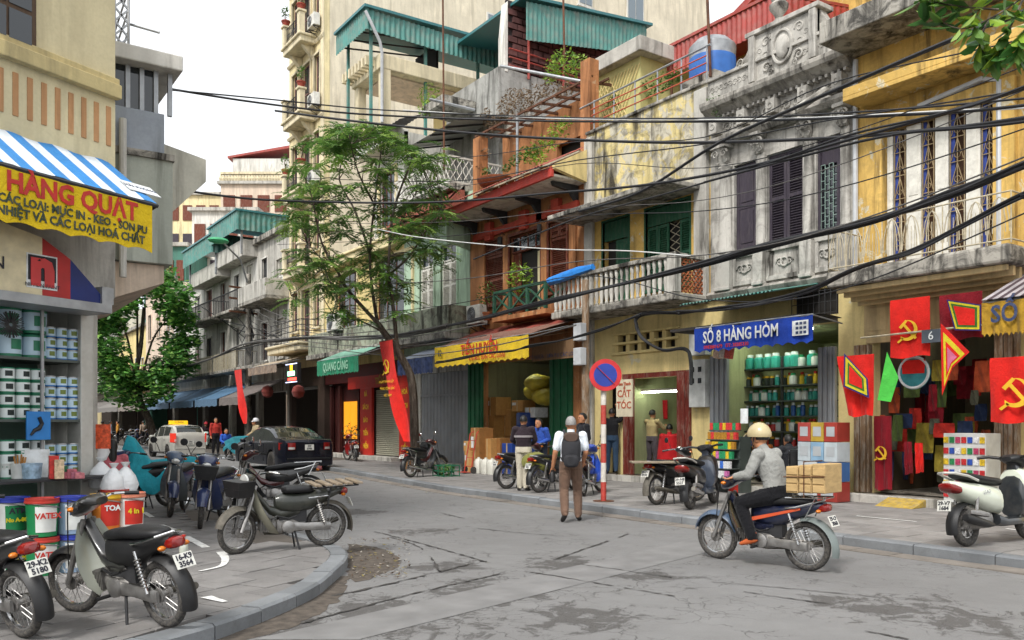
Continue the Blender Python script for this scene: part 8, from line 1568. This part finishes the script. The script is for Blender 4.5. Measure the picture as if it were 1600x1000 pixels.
hang('flag','dark red hanging with gold emblem low in the doorway',14.4,1366,1393,650,765,FRD,.3,.04);hang('flag','red cloth with star hanging inside the doorway',14.7,1413,1425,690,740,FRD);hang('flag','second small red cloth inside the doorway',14.7,1430,1442,692,738,FR);hang('flag','large dark festival flag square under the striped awning',13.9,1468,1535,458,530,FRD,None,.04)
def square_flag(nm,label,v,pts,cols):
 P=[fx(a,b,v)for a,b in pts];c=sum(P,Vector((0,0,0)))/len(P);t=thing(nm,label,'flag',c,group='flags hung at the flag shop')
 for k,(f_,m_)in enumerate(cols):m=MB();m.prism([c+(p-c)*f_+Vector((-.004*k,0,0))for p in P],(-.003,0,0));m.build('band',m_,t)
 return t
square_flag('festival_pennant','square festival pennant with yellow and blue borders left of the lime flag',13.4,((1319,552),(1356,592),(1358,622),(1318,604)),((1,FBl),(.86,FY),(.66,FGn),(.52,FR)));square_flag('festival_flag','framed green and red festival flag under the striped awning',13.7,((1479,468),(1533,476),(1533,517),(1492,516)),((1,FBl),(.9,FY),(.76,FGn),(.62,FR)));square_flag('festival_pennant','tall triangular festival pennant in red, yellow and green',13.2,((1470,505),(1515,550),(1488,575),(1472,618)),((1,FR),(.75,FY),(.5,FR),(.34,cloth('flag_pink','#c86a8a'))));square_flag('lime_flag','bright lime green triangular flag hanging over the doorway',13.4,((1386,550),(1404,590),(1392,628),(1371,625)),((1,LIME),))
m=MB();q=fx(1428,582,14.3);m.lathe([(.3,0),(.3,.01)],q,28,(-1,0,0));o=mk('round_banner',m,mat('banner_teal','#3a8a90',.6,var=.3),'round teal banner with red star panel over the doorway','banner');m=MB();m.prism([q+Vector((-.02,y,z))for y,z in((-.22,.22),(.22,.22),(.2,-.02),(-.2,-.02))],(-.005,0,0));m.build('red_panel',FR,o);m=MB();m.torus(q+Vector((-.012,0,0)),.27,.025,(1,0,0),26,5);m.build('ring',INKW,o)
cc={};CN={'#7d1420':'dark red','#b02a20':'red','#4a5a2c':'olive','#8a7a2c':'mustard','#2c3a5a':'navy','#a84a2a':'orange','#5a5a4a':'grey'}
for k in range(70):
 px,py=1370+2.5*k,R(555,720);v=R(14.9,16.5);q=fx(px,py,v);h=R(.2,.7);w_=R(.06,.2);c=random.choice(('#7d1420','#b02a20','#4a5a2c','#8a7a2c','#2c3a5a','#a84a2a','#5a5a4a'));m=MB();cc[c]=cc.get(c,-1)+1;m.sheet(lambda p,b:(q.x+.02*sin(p*8+b*4),q.y-w_+2*w_*p,q.z-h*b),5,4,.006,(-1,0,0));mk('hanging_cloth',m,cloth('stock_'+c,c,.25),ORDS[cc[c]]+' '+CN[c]+' cloth from the left hanging in the flag shop','cloth','cloths hanging in the flag shop')
m=MB();m.tube([fx(1345,528,13.78),fx(1540,507,13.78)],.018,6);mk('flag_rail',m,CREAMIRON,'long pale pipe rail the red flag hangs on','rail')
a,b=U(1540,14.0),U(1474,14.0);t=thing('display_cabinet','glass cabinet covered with small national flags in the flag shop','cabinet',(14.3,(a+b)/2,.27));m=MB();m.box(14.0,14.5,a,b,.27,1.42);m.build('case',mat('cabinet_white','#c4c4c0',.5),t,bevel=.01)
for j in range(6):
 for i in range(7):m=MB();w_=(b-a)/7;m.box(13.985,13.998,a+w_*(i+.1),a+w_*(i+.9),.36+j*.18,.46+j*.18);m.build('flag_sticker',mat('sticker_%d'%((i*5+j*3)%6),('#b02a2c','#2c4a9a','#d0d0d0','#c8a82c','#2c7a4a','#a83a5a')[(i*5+j*3)%6],.5,var=.4,scale=40),t)
def banner(label,P0,P1,w0,lean,m_,txt,v):
 t=thing('banner',label,'banner',fx(*P1,v),group='tall red street banners');a,b=fx(*P0,v),fx(*P1,v);m=MB();m.sheet(lambda p,q:(v+.08*sin(q*7+p*3)*q+.1*q*(p-.5),a.y+(b.y-a.y)*q**1.25-(p-.5)*w0*(1-.55*q),a.z+(b.z-a.z)*q-lean*p*(1-q)*.0),10,30,.006,(-1,0,0));m.build('cloth',FR,t,smooth=True)
 if txt:emblem('emblem',GOLD,t,(v-.03,a.y-.1,a.z-.75),RT,UPV,.5);[lettering('lettering',s,GOLD,t,(v-.08,a.y-.2-.05*k,a.z-1.2-.2*k),RT,(0,.12,1),.11,.01)for k,s in enumerate(('NGÀY THÀNH LẬP','ĐẢNG CỘNG SẢN','VIỆT NAM'))]
 m=MB();m.tube([a+Vector((.05,w0/2+.1,.02)),a+Vector((.05,-w0/2-.1,.02))],.02,6);m.build('pole',RUST,t)
banner('tall red banner with gold emblem hanging in front of the roller shutter',(603,533),(636,690),.85,0,FR,1,11.05);banner('narrow red banner hanging before the far shops beside the utility pole',(372,578),(383,662),1.1,0,FR,0,12.2)
q=fx(458,583,12.9);t=thing('sign_box','black illuminated sign box with green and red lines','sign',q);m=MB();m.obox(q,(0,.72,0),(0,0,.42),(.08,0,0));m.build('case',BLKP,t);
for nm,dy,dz,w_,h,c,k in(('green_line',-.02,-.02,.42,.1,'#9affb0',1.6),('red_line',.1,-.26,.5,.06,'#ff4a3a',1.4),('amber_disc',.0,.22,.14,.13,'#ffb020',1.4),('white_edge',0,.385,.68,.015,'#cfd8ff',1.3),('white_edge',0,-.385,.68,.015,'#cfd8ff',1.3)):m=MB();m.obox(q+Vector((-.085,-dy,dz)),(0,w_,0),(0,0,h),(.004,0,0));m.build(nm,emis('led_'+c,c,k),t)
for px in(466,418):q=fx(px,612,13.6);m=MB();m.lathe([(.05,-.3),(.22,-.22),(.3,0),(.22,.22),(.05,.3)],q,14);mk('lantern',m,cloth('lantern_red','#7a3a34'),'dull red round lantern hanging %s the sign box'%('below' if px==466 else 'left of'),'lantern',smooth=True)
CART=[wood('carton_a','#a87a44',.85,0,(3,3,3)),wood('carton_b','#b88a52',.85,0,(3,3,3)),wood('carton_c','#95683a',.85,0,(3,3,3))];k=0
def carton(px,v,z,w_,d_,h,label,m_=None,nm='carton',rz=0):
 q=Vector((v,U(px,v),z));t=thing(nm,label,'box',q,rz,'cartons of the carton shop',world=False);m=MB();m.box(-d_/2,d_/2,-w_/2,w_/2,0,h);m.build('box',m_ or random.choice(CART),t,bevel=.008);m=MB();m.box(-d_/2-.003,-d_/2,-.03,.03,0,h+.003);m.box(-d_/2,d_/2,-.03,.03,h,h+.003);m.build('tape',mat('tape_tan','#b79b70',.3),t)
 if random.random()<.5:m=MB();m.box(-d_/2-.006,-d_/2-.003,.06,w_/2-.03,h*.55,h*.8);m.build('label',INKW,t)
for a in((753,13.6,.12,.48,.5,1.32,'tall upright carton leftmost at the carton shop'),(771,13.8,.12,.42,.45,1.0,'brown carton next to the tallest one'),(785,14.0,.12,.42,.45,1.02,'brown carton right of the pair'),(740,13.5,.12,.4,.4,.62,'short carton behind the red hand trolley'),(738,13.5,.74,.36,.4,.3,'small carton on top of the short one'),(775,15.4,.27,.7,.6,.8,'lower big carton in the back stack'),(775,15.4,1.07,.7,.6,.75,'middle big carton in the back stack'),(778,15.4,1.82,.65,.6,.6,'top big carton in the back stack'),(800,15.8,.27,.7,.6,.9,'lower carton in the second back stack'),(800,15.8,1.17,.7,.6,.85,'upper carton in the second back stack'),(818,15.6,1.95,.6,.5,.35,'flat tilted carton high in the shop'),(860,15.6,.27,.6,.6,.8,'carton at the right of the doorway')):carton(*a)
carton(803,13.9,.12,.5,.5,.88,'tall blue carton outside the carton shop',mat('blue_carton','#1f3f8a',.5));carton(838,15.2,1.75,.5,.5,.3,'white carton on the drums',INKW);carton(640,12.6,.12,.3,.3,.34,'small brown carton beside the bagged motorbike')
for k,(px,v,z,c)in enumerate(((822,15.0,.27,'#1f3a78'),(838,15.2,.27,'#2448a0'),(822,15.0,1.1,'#1f3a78'))):q=Vector((v,U(px,v),z));m=MB();m.lathe([(.28,0),(.3,.05),(.3,.4),(.31,.42),(.3,.44),(.3,.76),(.27,.8)],q,18);mk('plastic_drum',m,mat('drum_'+c,c,.45),('left lower','right','left upper')[k]+' blue plastic drum in the carton shop','drum','drums in the carton shop',smooth=True)
for k,(px,py,v)in enumerate(((840,598,15.3),(852,620,15.3),(838,612,15.6),(855,602,15.7))):c=fx(px,py,v);m=MB();m.ball(c,(.4,.45,.26),14,10);m.v=[(x+R(-.02,.02),y+R(-.02,.02),z+R(-.02,.02))for x,y,z in m.v];mk('sack',m,mat('yellow_sack','#b8a838',.5,var=.2,bump=.5,bscale=20,bdist=.02),('upper left','lower right','rear left','rear right')[k]+' yellow plastic sack piled high in the carton shop','sack','yellow sacks',smooth=True)
for k,px in enumerate((748,759,769)):q=Vector((13.2,U(px,13.2),.12));m=MB();m.loft([[q+Vector((.11*sx*kk,.14*sy*kk,z))for sx,sy in((-1,-.7),(-.7,-1),(.7,-1),(1,-.7),(1,.7),(.7,1),(-.7,1),(-1,.7))]for z,kk in((0,.95),(.03,1),(.34,1),(.42,.6),(.43,.25),(.47,.25))]);mk('jerrycan',m,mat('milky_plastic','#cfcdc2',.4),('left','middle','right')[k]+' white plastic jerrycan beside the tall carton','jerrycan','white jerrycans',smooth=True)
q=Vector((13.0,U(733,13.0),.12));t=thing('hand_trolley','red two-wheeled hand trolley leaning at the cartons','trolley',q);RT_=mat('trolley_red','#b03a2c',.5)
for sg in(-1,1):m=MB();m.tube([q+Vector((-.05,sg*.18,.05)),q+Vector((.15,sg*.18,1.15)),q+Vector((.25,sg*.12,1.22))],.016,6);m.build('rail',RT_,t,smooth=True);m=MB();m.lathe([(.1,-.02),(.1,.02)],q+Vector((.0,sg*.24,.1)),14,(0,1,0));m.build('wheel',RUB,t)
for z in(.2,.45,.7,.95):m=MB();m.tube([q+Vector((-.03+.17*z,-.18,z)),q+Vector((-.03+.17*z,.18,z))],.012,6);m.build('rung',RT_,t)
m=MB();m.box(q.x-.28,q.x-.04,q.y-.2,q.y+.2,q.z+.03,q.z+.045);m.build('toe_plate',RT_,t)
c=gnd(697,744,.122);t=thing('wire_crate','green wire crate of leafy vegetables on the pavement','crate',c);m=MB()
for z in(.02,.15,.3):[m.bar(c+Vector((a*.25,b*.3,z)),c+Vector((a2*.25,b2*.3,z)),.02)for a,b,a2,b2 in((-1,-1,1,-1),(1,-1,1,1),(1,1,-1,1),(-1,1,-1,-1))]
for i in range(8):a=i*pi/4;m.bar(c+Vector((.25*max(-1,min(1,1.4*cos(a))),.3*max(-1,min(1,1.4*sin(a))),0)),c+Vector((.25*max(-1,min(1,1.4*cos(a))),.3*max(-1,min(1,1.4*sin(a))),.3)),.02)
m.build('frame',mat('crate_green','#1f6a4a',.5),t);m=MB();leafset(m,c+Vector((0,0,.17)),(.22,.27,.16),130,.12,shell=0);m.build('vegetables',LF,t,fix=False)
for k,(px,py,v,r)in enumerate(((664,700,12.7,.2),(676,712,12.6,.22),(655,715,12.8,.2))):c=fx(px,py,v);m=MB();m.ball(c,(r,r*1.1,r*.9),12,8);m.v=[(x+R(-.025,.025),y+R(-.025,.025),z+R(-.025,.025))for x,y,z in m.v];mk('bin_bag',m,BLKP,('upper','right','left')[k]+' black bag piled on the dark motorbike','bag','black bags',smooth=True)
c=at(838,722,18.0);m=MB();m.hull([(-.3,0,.1,.1),(-.25,0,.2,.17),(0,.02,.24,.2),(.25,0,.2,.17),(.3,0,.1,.1)],14);m.v=[(c.x+y+R(-.015,.015),c.y+x+R(-.015,.015),c.z+z)for x,y,z in m.v];mk('canvas_bag',m,cloth('olive_canvas','#7a7a3c',.2),'olive green canvas bag on the rack of the loaded motorbike','bag',smooth=True)
q=bpy.data.objects;c=at(1022,722,15.0);m=MB();m.obox(c,Vector((CS,-SN,0))*.42,Vector((SN,CS,0))*.2,(0,0,.015));mk('board',m,wood('grey_board','#8d7f6a',.6,.3),'flat weathered board lying across the old motorbike seat','board',bevel=.004)
RK=thing('shelf_rack','tall dark shelf rack along the back of shop number 8','shelf',(16.2,U(1220,16.2),.27));ya,yb=U(1296,16.0),U(1160,16.0)
LV=(.7,1.05,1.4,1.75,2.1,2.45,2.85)
for z in LV:m=MB();m.box(15.9,16.5,ya,yb,z-.03,z);m.build('shelf',SHELF,RK)
for yy in(ya,(ya+yb)/2,yb):m=MB();m.box(15.92,15.97,yy-.025,yy+.025,.27,3.1);m.build('upright',IRON,RK)
def jar(r,h,c1_,c2_):m=MB();m.lathe([(r*.9,0),(r,.02),(r,h*.7),(r*.6,h*.8)],(0,0,0),10);m.mi=1;m.lathe([(r*.65,h*.8),(r*.65,h)],(0,0,0),10);me=m.mesh('jar');me.materials.append(c1_);me.materials.append(c2_);return me
pal=[jar(.06,.24,mat('g_teal','#2f8a80',.3),LABW),jar(.07,.2,mat('g_red','#b0302a',.4),LABW),jar(.06,.28,mat('g_yel','#c8a82c',.4),BR),jar(.09,.26,mat('g_white','#c9cdc8',.4),BG),jar(.055,.3,mat('g_blue','#2c5a9a',.4),LABW),jar(.08,.22,mat('g_dark','#2a332e',.4),BLID),jar(.12,.34,mat('g_teal2','#3aa090',.35),LABW)]
for li,z in enumerate(LV):
 yy=ya+.1;ct={}
 while yy<yb-.1:k=random.choice(((1,5,3,4),(1,1,4,5),(2,5,3,1),(0,0,4,3),(0,0,0,3),(2,0,5,3),(6,6,6,3))[li]);inst_=inst('jar',pal[k],None,(16.05+R(-.05,.08),yy,z),(0,0,R(0,6)));ct[k]=ct.get(k,-1)+1;tag(inst_,ORDS[ct[k]]+' '+('teal','red','yellow','white','blue','dark','large teal')[k]+' container from the right, '+('lowest','second','third','fourth','fifth','sixth','top')[li]+' shelf of number 8','container','containers on the shelves of shop number 8');yy+=R(.125,.165)if k!=6 else.25
DR=thing('display_rack','stepped rack of small coloured boxes left of the number 8 doorway','rack',(13.7,U(1120,13.7),.12))
m=MB();qa,qb=U(1146,13.75),U(1100,13.75);m.box(13.95,14.3,qa,qb,.12,1.3);m.build('back_board',SHELF,DR)
for j in range(6):m=MB();m.box(13.55+j*.07,13.95+j*.0+.05,qa,qb,.42+j*.2,.44+j*.2);m.build('step',SHELF,DR)
cols=['#2c8a5a','#c83a3a','#d0b02c','#3a6ac0','#c06aa0','#d0d0d0','#a8782c'];cm=[]
for c in cols:m=MB();m.box(-.035,.035,-.04,.04,0,.15);me=m.mesh('small_carton');me.materials.append(mat('sc_'+c,c,.5,var=.3,scale=35));cm.append(me)
for j in range(6):
 n=int((qb-qa)/.088)
 for i in range(n):k=random.choice(((4,3,5),(0,3,5),(0,4,2),(6,2,0),(6,6,1),(2,1,0))[j]);o=inst('small_carton',cm[k],None,(13.6+j*.07,qa+.045+i*.088,.441+j*.2));tag(o,ORDS[i]+' small carton from the right, '+('green','red','yellow','blue','pink','white','brown')[k]+', '+('lowest','second','third','fourth','fifth','top')[j]+' step of the rack','carton','small cartons on the stepped rack')
k=0
for j,row in enumerate((('#94362e','#b9bcbc'),('#42679a','#b4b9bb'),('#b4bcc0','#85a5bd','#adb5b9'),('#9c3a30','#b0923a','#a3443c'))):
 for i,c in enumerate(row):w_=.86/len(row);y_c=U(1318,13.8)+.06+w_*(i+.5);z=.13+j*.37;t=thing('printed_carton',('bottom','second','third','top')[j]+' row '+('left','right')[1-i]+' printed carton right of the number 8 doorway' if len(row)==2 else('bottom','second','third','top')[j]+' row '+('right','middle','left')[i]+' printed carton right of the number 8 doorway','carton',(13.9,y_c,z),0,'printed cartons stacked by number 8',world=False);m=MB();m.box(-.2,.2,-w_/2+.006,w_/2-.006,0,.36);m.build('box',mat('pc_'+c,c,.5,var=.12),t,bevel=.006);m=MB();m.box(-.205,-.2,-w_*.3,w_*.3,.1,.28);m.build('print',mat('faded_print','#a9adb0',.6,var=.08,dust=.15),t)
for k in range(3):c=fx(1122+k*9,548,13.9);m=MB();m.obox(c,(0,.07,.02),(0,-.03,.16),(.06,0,0));mk('hanging_packet',m,mat('packet_%d'%k,('#c8a890','#c0b0a0','#b04a40')[k],.5,var=.3,scale=25),('left','middle','right')[k]+' paper packet hanging at the number 8 gate','packet','packets hanging at number 8')
q=fx(1163,650,13.6);m=MB();m.obox(q+Vector((0,0,0)),(0,.09,0),(0,0,.15),(.01,0,0));mk('paper_notice',m,INKW,'white paper notice beside the display rack','notice')
q=gnd(1160,772,.125);m=MB();m.lathe([(.14,0),(.15,.3),(.16,.32),(.14,.31)],Vector((14.0,U(1148,14.0),.13)),18);mk('red_bucket',m,mat('plain_red_bucket','#b8281f',.4),'plain red bucket behind the black scooter','bucket',smooth=True)
m=MB();m.box(17.9,17.95,U(1075,17.9),U(1010,17.9),1.3,2.2);mk('wall_mirror',m,mat('mirror_silver',(.75,.76,.76),.06,1,bump=0,var=.02),'wide wall mirror at the back of the barber shop','mirror');m=MB();m.box(17.4,17.9,U(1080,17.9),U(1000,17.9),1.0,1.05);mk('barber_counter',m,MUDG,'narrow counter under the barber mirror','counter')
for k in range(12):q=fx(1000+k*6.5,600+R(-6,14),16.8);m=MB();m.obox(q,(0,.12,.01),(0,0,R(.1,.2)),(.01,0,0));mk('wall_picture',m,mat('picture_%d'%(k%4),('#b9c0a0','#8a9a7a','#c8c4b0','#5a6a5a')[k%4],.6,var=.3,scale=15),ORDS[k]+' small hairstyle picture from the left in the barber shop','picture','pictures in the barber shop')
q=fx(1037,640,16.2);m=MB();m.sheet(lambda a,b:(q.x+.03*sin(a*9),q.y-.15+.3*a*(1-.3*b),q.z-.5*b+.25),8,4,.01,(-1,0,0));mk('red_towel',m,cloth('red_cape',''),'red towel hanging above the barber chair','towel')
P=[fx(858,440,13.55),fx(880,433,13.6),fx(905,424,13.7),fx(926,417,13.72)];m=MB();m.tube(P,[.1,.13,.11,.07],10);m.v=[(x+R(-.02,.02),y+R(-.02,.02),z+R(-.02,.02))for x,y,z in m.v];mk('tarp_roll',m,cloth('blue_tarp','#2a7ac8',.15,.5),'rolled blue tarpaulin on the balcony rail of the weathered yellow house','tarpaulin',smooth=True)
ac_unit((V-.3,U(745,V-.3),4.75),-pi/2,'white air conditioner at the left corner of the ochre house',.8,.6)
for k,(px,py,v)in enumerate(((1002,307,14.3),)):q=fx(px,py,v);t=thing('wall_lamp','small shaded lamp under the canopy slab between the green doors','lamp',q);m=MB();m.tube([(V,q.y,q.z-.1),(V-.2,q.y,q.z+.08),q],.012,6);m.build('arm',IRON,t);m=MB();m.lathe([(.03,.05),(.12,-.02),(.13,-.05)],q,12);m.build('shade',CONC_L,t,smooth=True)
# == OVERHEAD CABLES
CAB=mat('black_cable',(.016,.016,.018),.6,var=.2);CABG=mat('grey_cable',(.09,.085,.08),.7,var=.2);CABW=mat('white_cable',(.6,.6,.58),.6)
def cable(label,pts,r,m=CAB,strands=1,spread=.03,v=None,group='overhead cables'):
 P=[(fx(a,b,v)if v else at(a,b,q[0]))for(a,b,*q)in pts]
 for e,f in((0,1),(-1,-2)):
  if pts[e][0]>1600:x_=(P[e]-P[f]).normalized();P.insert(0 if e==0 else len(P),P[e]+x_*5+Vector((0,0,.25)))
 t=thing('overhead_cable',label,'cable',P[0],group=group)if strands>1 else None
 for s in range(strands):
  off=[Vector((R(-1,1),R(-1,1),R(-1,1)))*spread if strands>1 else Vector((0,0,0))for _ in P];Q=[p+o for p,o in zip(P,off)];S_=[]
  for i in range(len(Q)-1):
   a,b,c,d=Q[max(i-1,0)],Q[i],Q[i+1],Q[min(i+2,len(Q)-1)]
   for k in range(6):tt=k/6;S_.append(.5*((2*b)+(c-a)*tt+(2*a-5*b+4*c-d)*tt*tt+(3*b-a-3*c+d)*tt**3))
  S_.append(Q[-1]);mb=MB();mb.tube(S_,r*1.25,6)
  if t:mb.build('strand',m,t,smooth=True)
  else:tag(mb.build('overhead_cable',m,smooth=True),label,'cable',group)
random.seed(31)
cable('thick black cable bundle sweeping from the right edge down to the baluster balcony',[(1660,235),(1600,258),(1480,305),(1360,345),(1200,383),(1050,425),(862,470),(760,495),(690,512),(640,520)],.022,v=12.6,strands=6,spread=.045)
cable('heavy lower cable bundle along the far shop fronts to the left',[(700,508),(640,522),(560,528),(480,528),(430,532),(380,540),(330,560),(280,575)],.03,CABG,4,.06,v=12.6)
cable('second cable bundle falling from the right edge to the blue shop sign',[(1660,285),(1600,305),(1500,355),(1420,395),(1340,420),(1260,455),(1180,475),(1120,482),(1060,488)],.018,v=12.9,strands=4,spread=.04)
cable('looped cable bundle hanging above the barber shop',[(1060,488),(1000,492),(995,510),(1005,530),(1035,548),(1070,545),(1078,560),(1080,600)],.022,v=13.9,strands=4,spread=.03)
cable('wavy cable across the yellow awning sign',[(1000,490),(940,515),(880,530),(830,540),(800,548),(760,552),(720,560),(680,567)],.014,v=12.3,strands=3,spread=.04)
for lab,pts,r in(('long black cable crossing high from the left building to the stone house',[(260,138,14),(400,160,16),(560,178,17.5),(800,188,17),(1100,190,14.5),(1400,180,11.5),(1640,160,9.5)],.016),('upper twin of the long black cable crossing the street',[(260,140,14),(420,155,16),(600,172,17.5),(900,184,16),(1200,182,13.5),(1640,150,9.5)],.011),('black cable crossing just below the pergola house terrace',[(430,173,19),(560,190,18),(760,210,16.5),(1000,222,14.8),(1200,220,13),(1400,208,11.5),(1640,178,9.5)],.02),('dark cable from the grey overhang across the tree to the right edge',[(268,294,15),(340,305,16),(430,313,17),(600,317,17.5),(720,314,17),(860,302,15.5),(1000,290,14),(1150,265,12.5),(1320,220,11),(1640,125,8.5)],.018),('black cable rising steeply over the stone facade to the top right corner',[(905,330,16),(1000,300,14.5),(1120,225,12.5),(1250,165,11),(1380,108,9.5),(1520,48,8),(1640,0,7)],.019),('cable slanting from the ochre house to the yellow window',[(740,405,18),(840,365,17),(920,335,16),(1050,300,14),(1200,255,12),(1330,210,10.5),(1480,175,9.3),(1640,120,8.3)],.012),('lower black cable over the yellow window',[(1100,285,13),(1250,245,11.5),(1400,210,10),(1640,185,8.5)],.014)):cable(lab,pts,r)
for lab,pts in(('thin white cable across the mint house',[(590,358,20),(650,370,20),(760,382,19),(880,390,17.5),(980,392,16),(1080,400,15)]),('white cable running straight across the upper facades',[(630,172,18),(760,180,17.5),(900,186,16.5),(1200,186,13.5),(1500,172,11),(1640,165,10)])):cable(lab,pts,.009,CABW)
for k,lab in enumerate(('uppermost','second','third','fourth','lowest')):cable(lab+' thin telephone wire of the fan leaving the utility pole',[(386,470+k*9,46),(430,490+k*11,40),(500,515+k*7,34),(620,500+k*14,26),(760,470+k*18,21),(900,420+k*22,17.5)][:3+k//2+1],.012,CABG)
for k,lab in enumerate(('left','middle','right')):cable(lab+' sagging wire in the tangle near the utility pole',[(300+k*20,470+k*12,52),(350+k*10,500+k*9,48),(395,512+k*10,45),(440,530-k*6,41)],.02,CAB)
random.seed(9)
for k,nm_ in enumerate('highest second third fourth fifth sixth lowest'.split()):
 s_=(.0,.12,.17,.45,.52,.83,1)[k];d_=R(-50,50)
 cable(nm_+' of the fine sagging wires strung along the right-hand facades',[(480+R(-60,60),240+250*s_+d_*.3,30),(700,245+225*s_+R(0,12),22+R(-1,1)),(900,225+225*s_+R(-5,25)-d_*.4,17.5+R(-1,1)),(1100,195+225*s_+R(-10,25)+d_*.5,14.5),(1300,150+240*s_+R(-20,20)+d_,12.3),(1640,60+250*s_+R(-50,30)+d_,9.8)],R(.005,.009),random.choice((CAB,CAB,CABG)))
q=at(388,700,45.5);UP=thing('utility_pole','concrete utility pole with tangled crossarms beyond the cream tower','pole',(q.x,q.y,.1));m=MB();m.tube([(q.x,q.y,.1),(q.x,q.y,9.6)],[.2,.13],10);m.build('shaft',CONC,UP,smooth=True)
for z in(8.8,8.2,7.5):m=MB();m.bar((q.x-1.1,q.y-.3,z),(q.x+1.1,q.y+.3,z),.1,.1);m.build('crossarm',RUST,UP)
m=MB();m.tube([(q.x,q.y,9.0),(q.x-.6,q.y-.6,10.2),(q.x-1.8,q.y-1.4,10.9)],.05,8);m.build('lamp_arm',GALV,UP);m=MB();p=at(310,400,43);m.ball((q.x-2.0,q.y-1.5,10.9),(.55,.35,.16),12,6);m.build('lamp_head',mat('green_lamp','#3f9a6a',.5),UP,smooth=True)
for k in range(10):m=MB();a=R(0,6.3);c=Vector((q.x,q.y,R(6.3,8.8)));m.tube([c+Vector((.2*cos(a),.2*sin(a),0)),c+Vector((.6*cos(a),.6*sin(a),-.5)),c+Vector((.3*cos(a+1),.3*sin(a+1),-1.1)),c+Vector((.15,0,-.6))],.025,5);m.build('wire_loop',CAB,UP)
q=Vector((13.3,U(915,13.3),.1));WP=thing('utility_pole','slim wooden pole with meter boxes between the ochre house and the barber shop','pole',q);m=MB();m.tube([q,q+Vector((0,0,5))],[.11,.09],10);m.build('shaft',OLDWOOD,WP,smooth=True)
for z in(3.0,3.6):m=MB();m.box(q.x-.28,q.x-.09,q.y-.14,q.y+.14,z,z+.42);m.build('meter_box',PIPE,WP,bevel=.01)
for lab,p0,p1,v in(('long grey pipe laid across the ochre house roof',(782,103),(975,140),16.5),('short grey pipe sticking out below the pergola terrace',(671,155),(742,172),15.6)):m=MB();m.tube([fx(*p0,v-1.5),fx(*p1,v)],.05,8);tag(m.build('roof_pipe',GALV,smooth=True),lab,'pipe')
for lab,p0,p1,v in(('tall thin mast in front of the pergola house',(692,0),(694,265),14.0),('tall thin mast rising from the vine above the ochre house',(880,-10),(882,90),16.5),('rusty mast beside the water tank',(1105,-10),(1110,120),15.2)):m=MB();m.tube([fx(*p0,v),fx(*p1,v)],.035,6);tag(m.build('mast',RUST,smooth=True),lab,'mast')
bpy.data.scenes.remove(TMP)
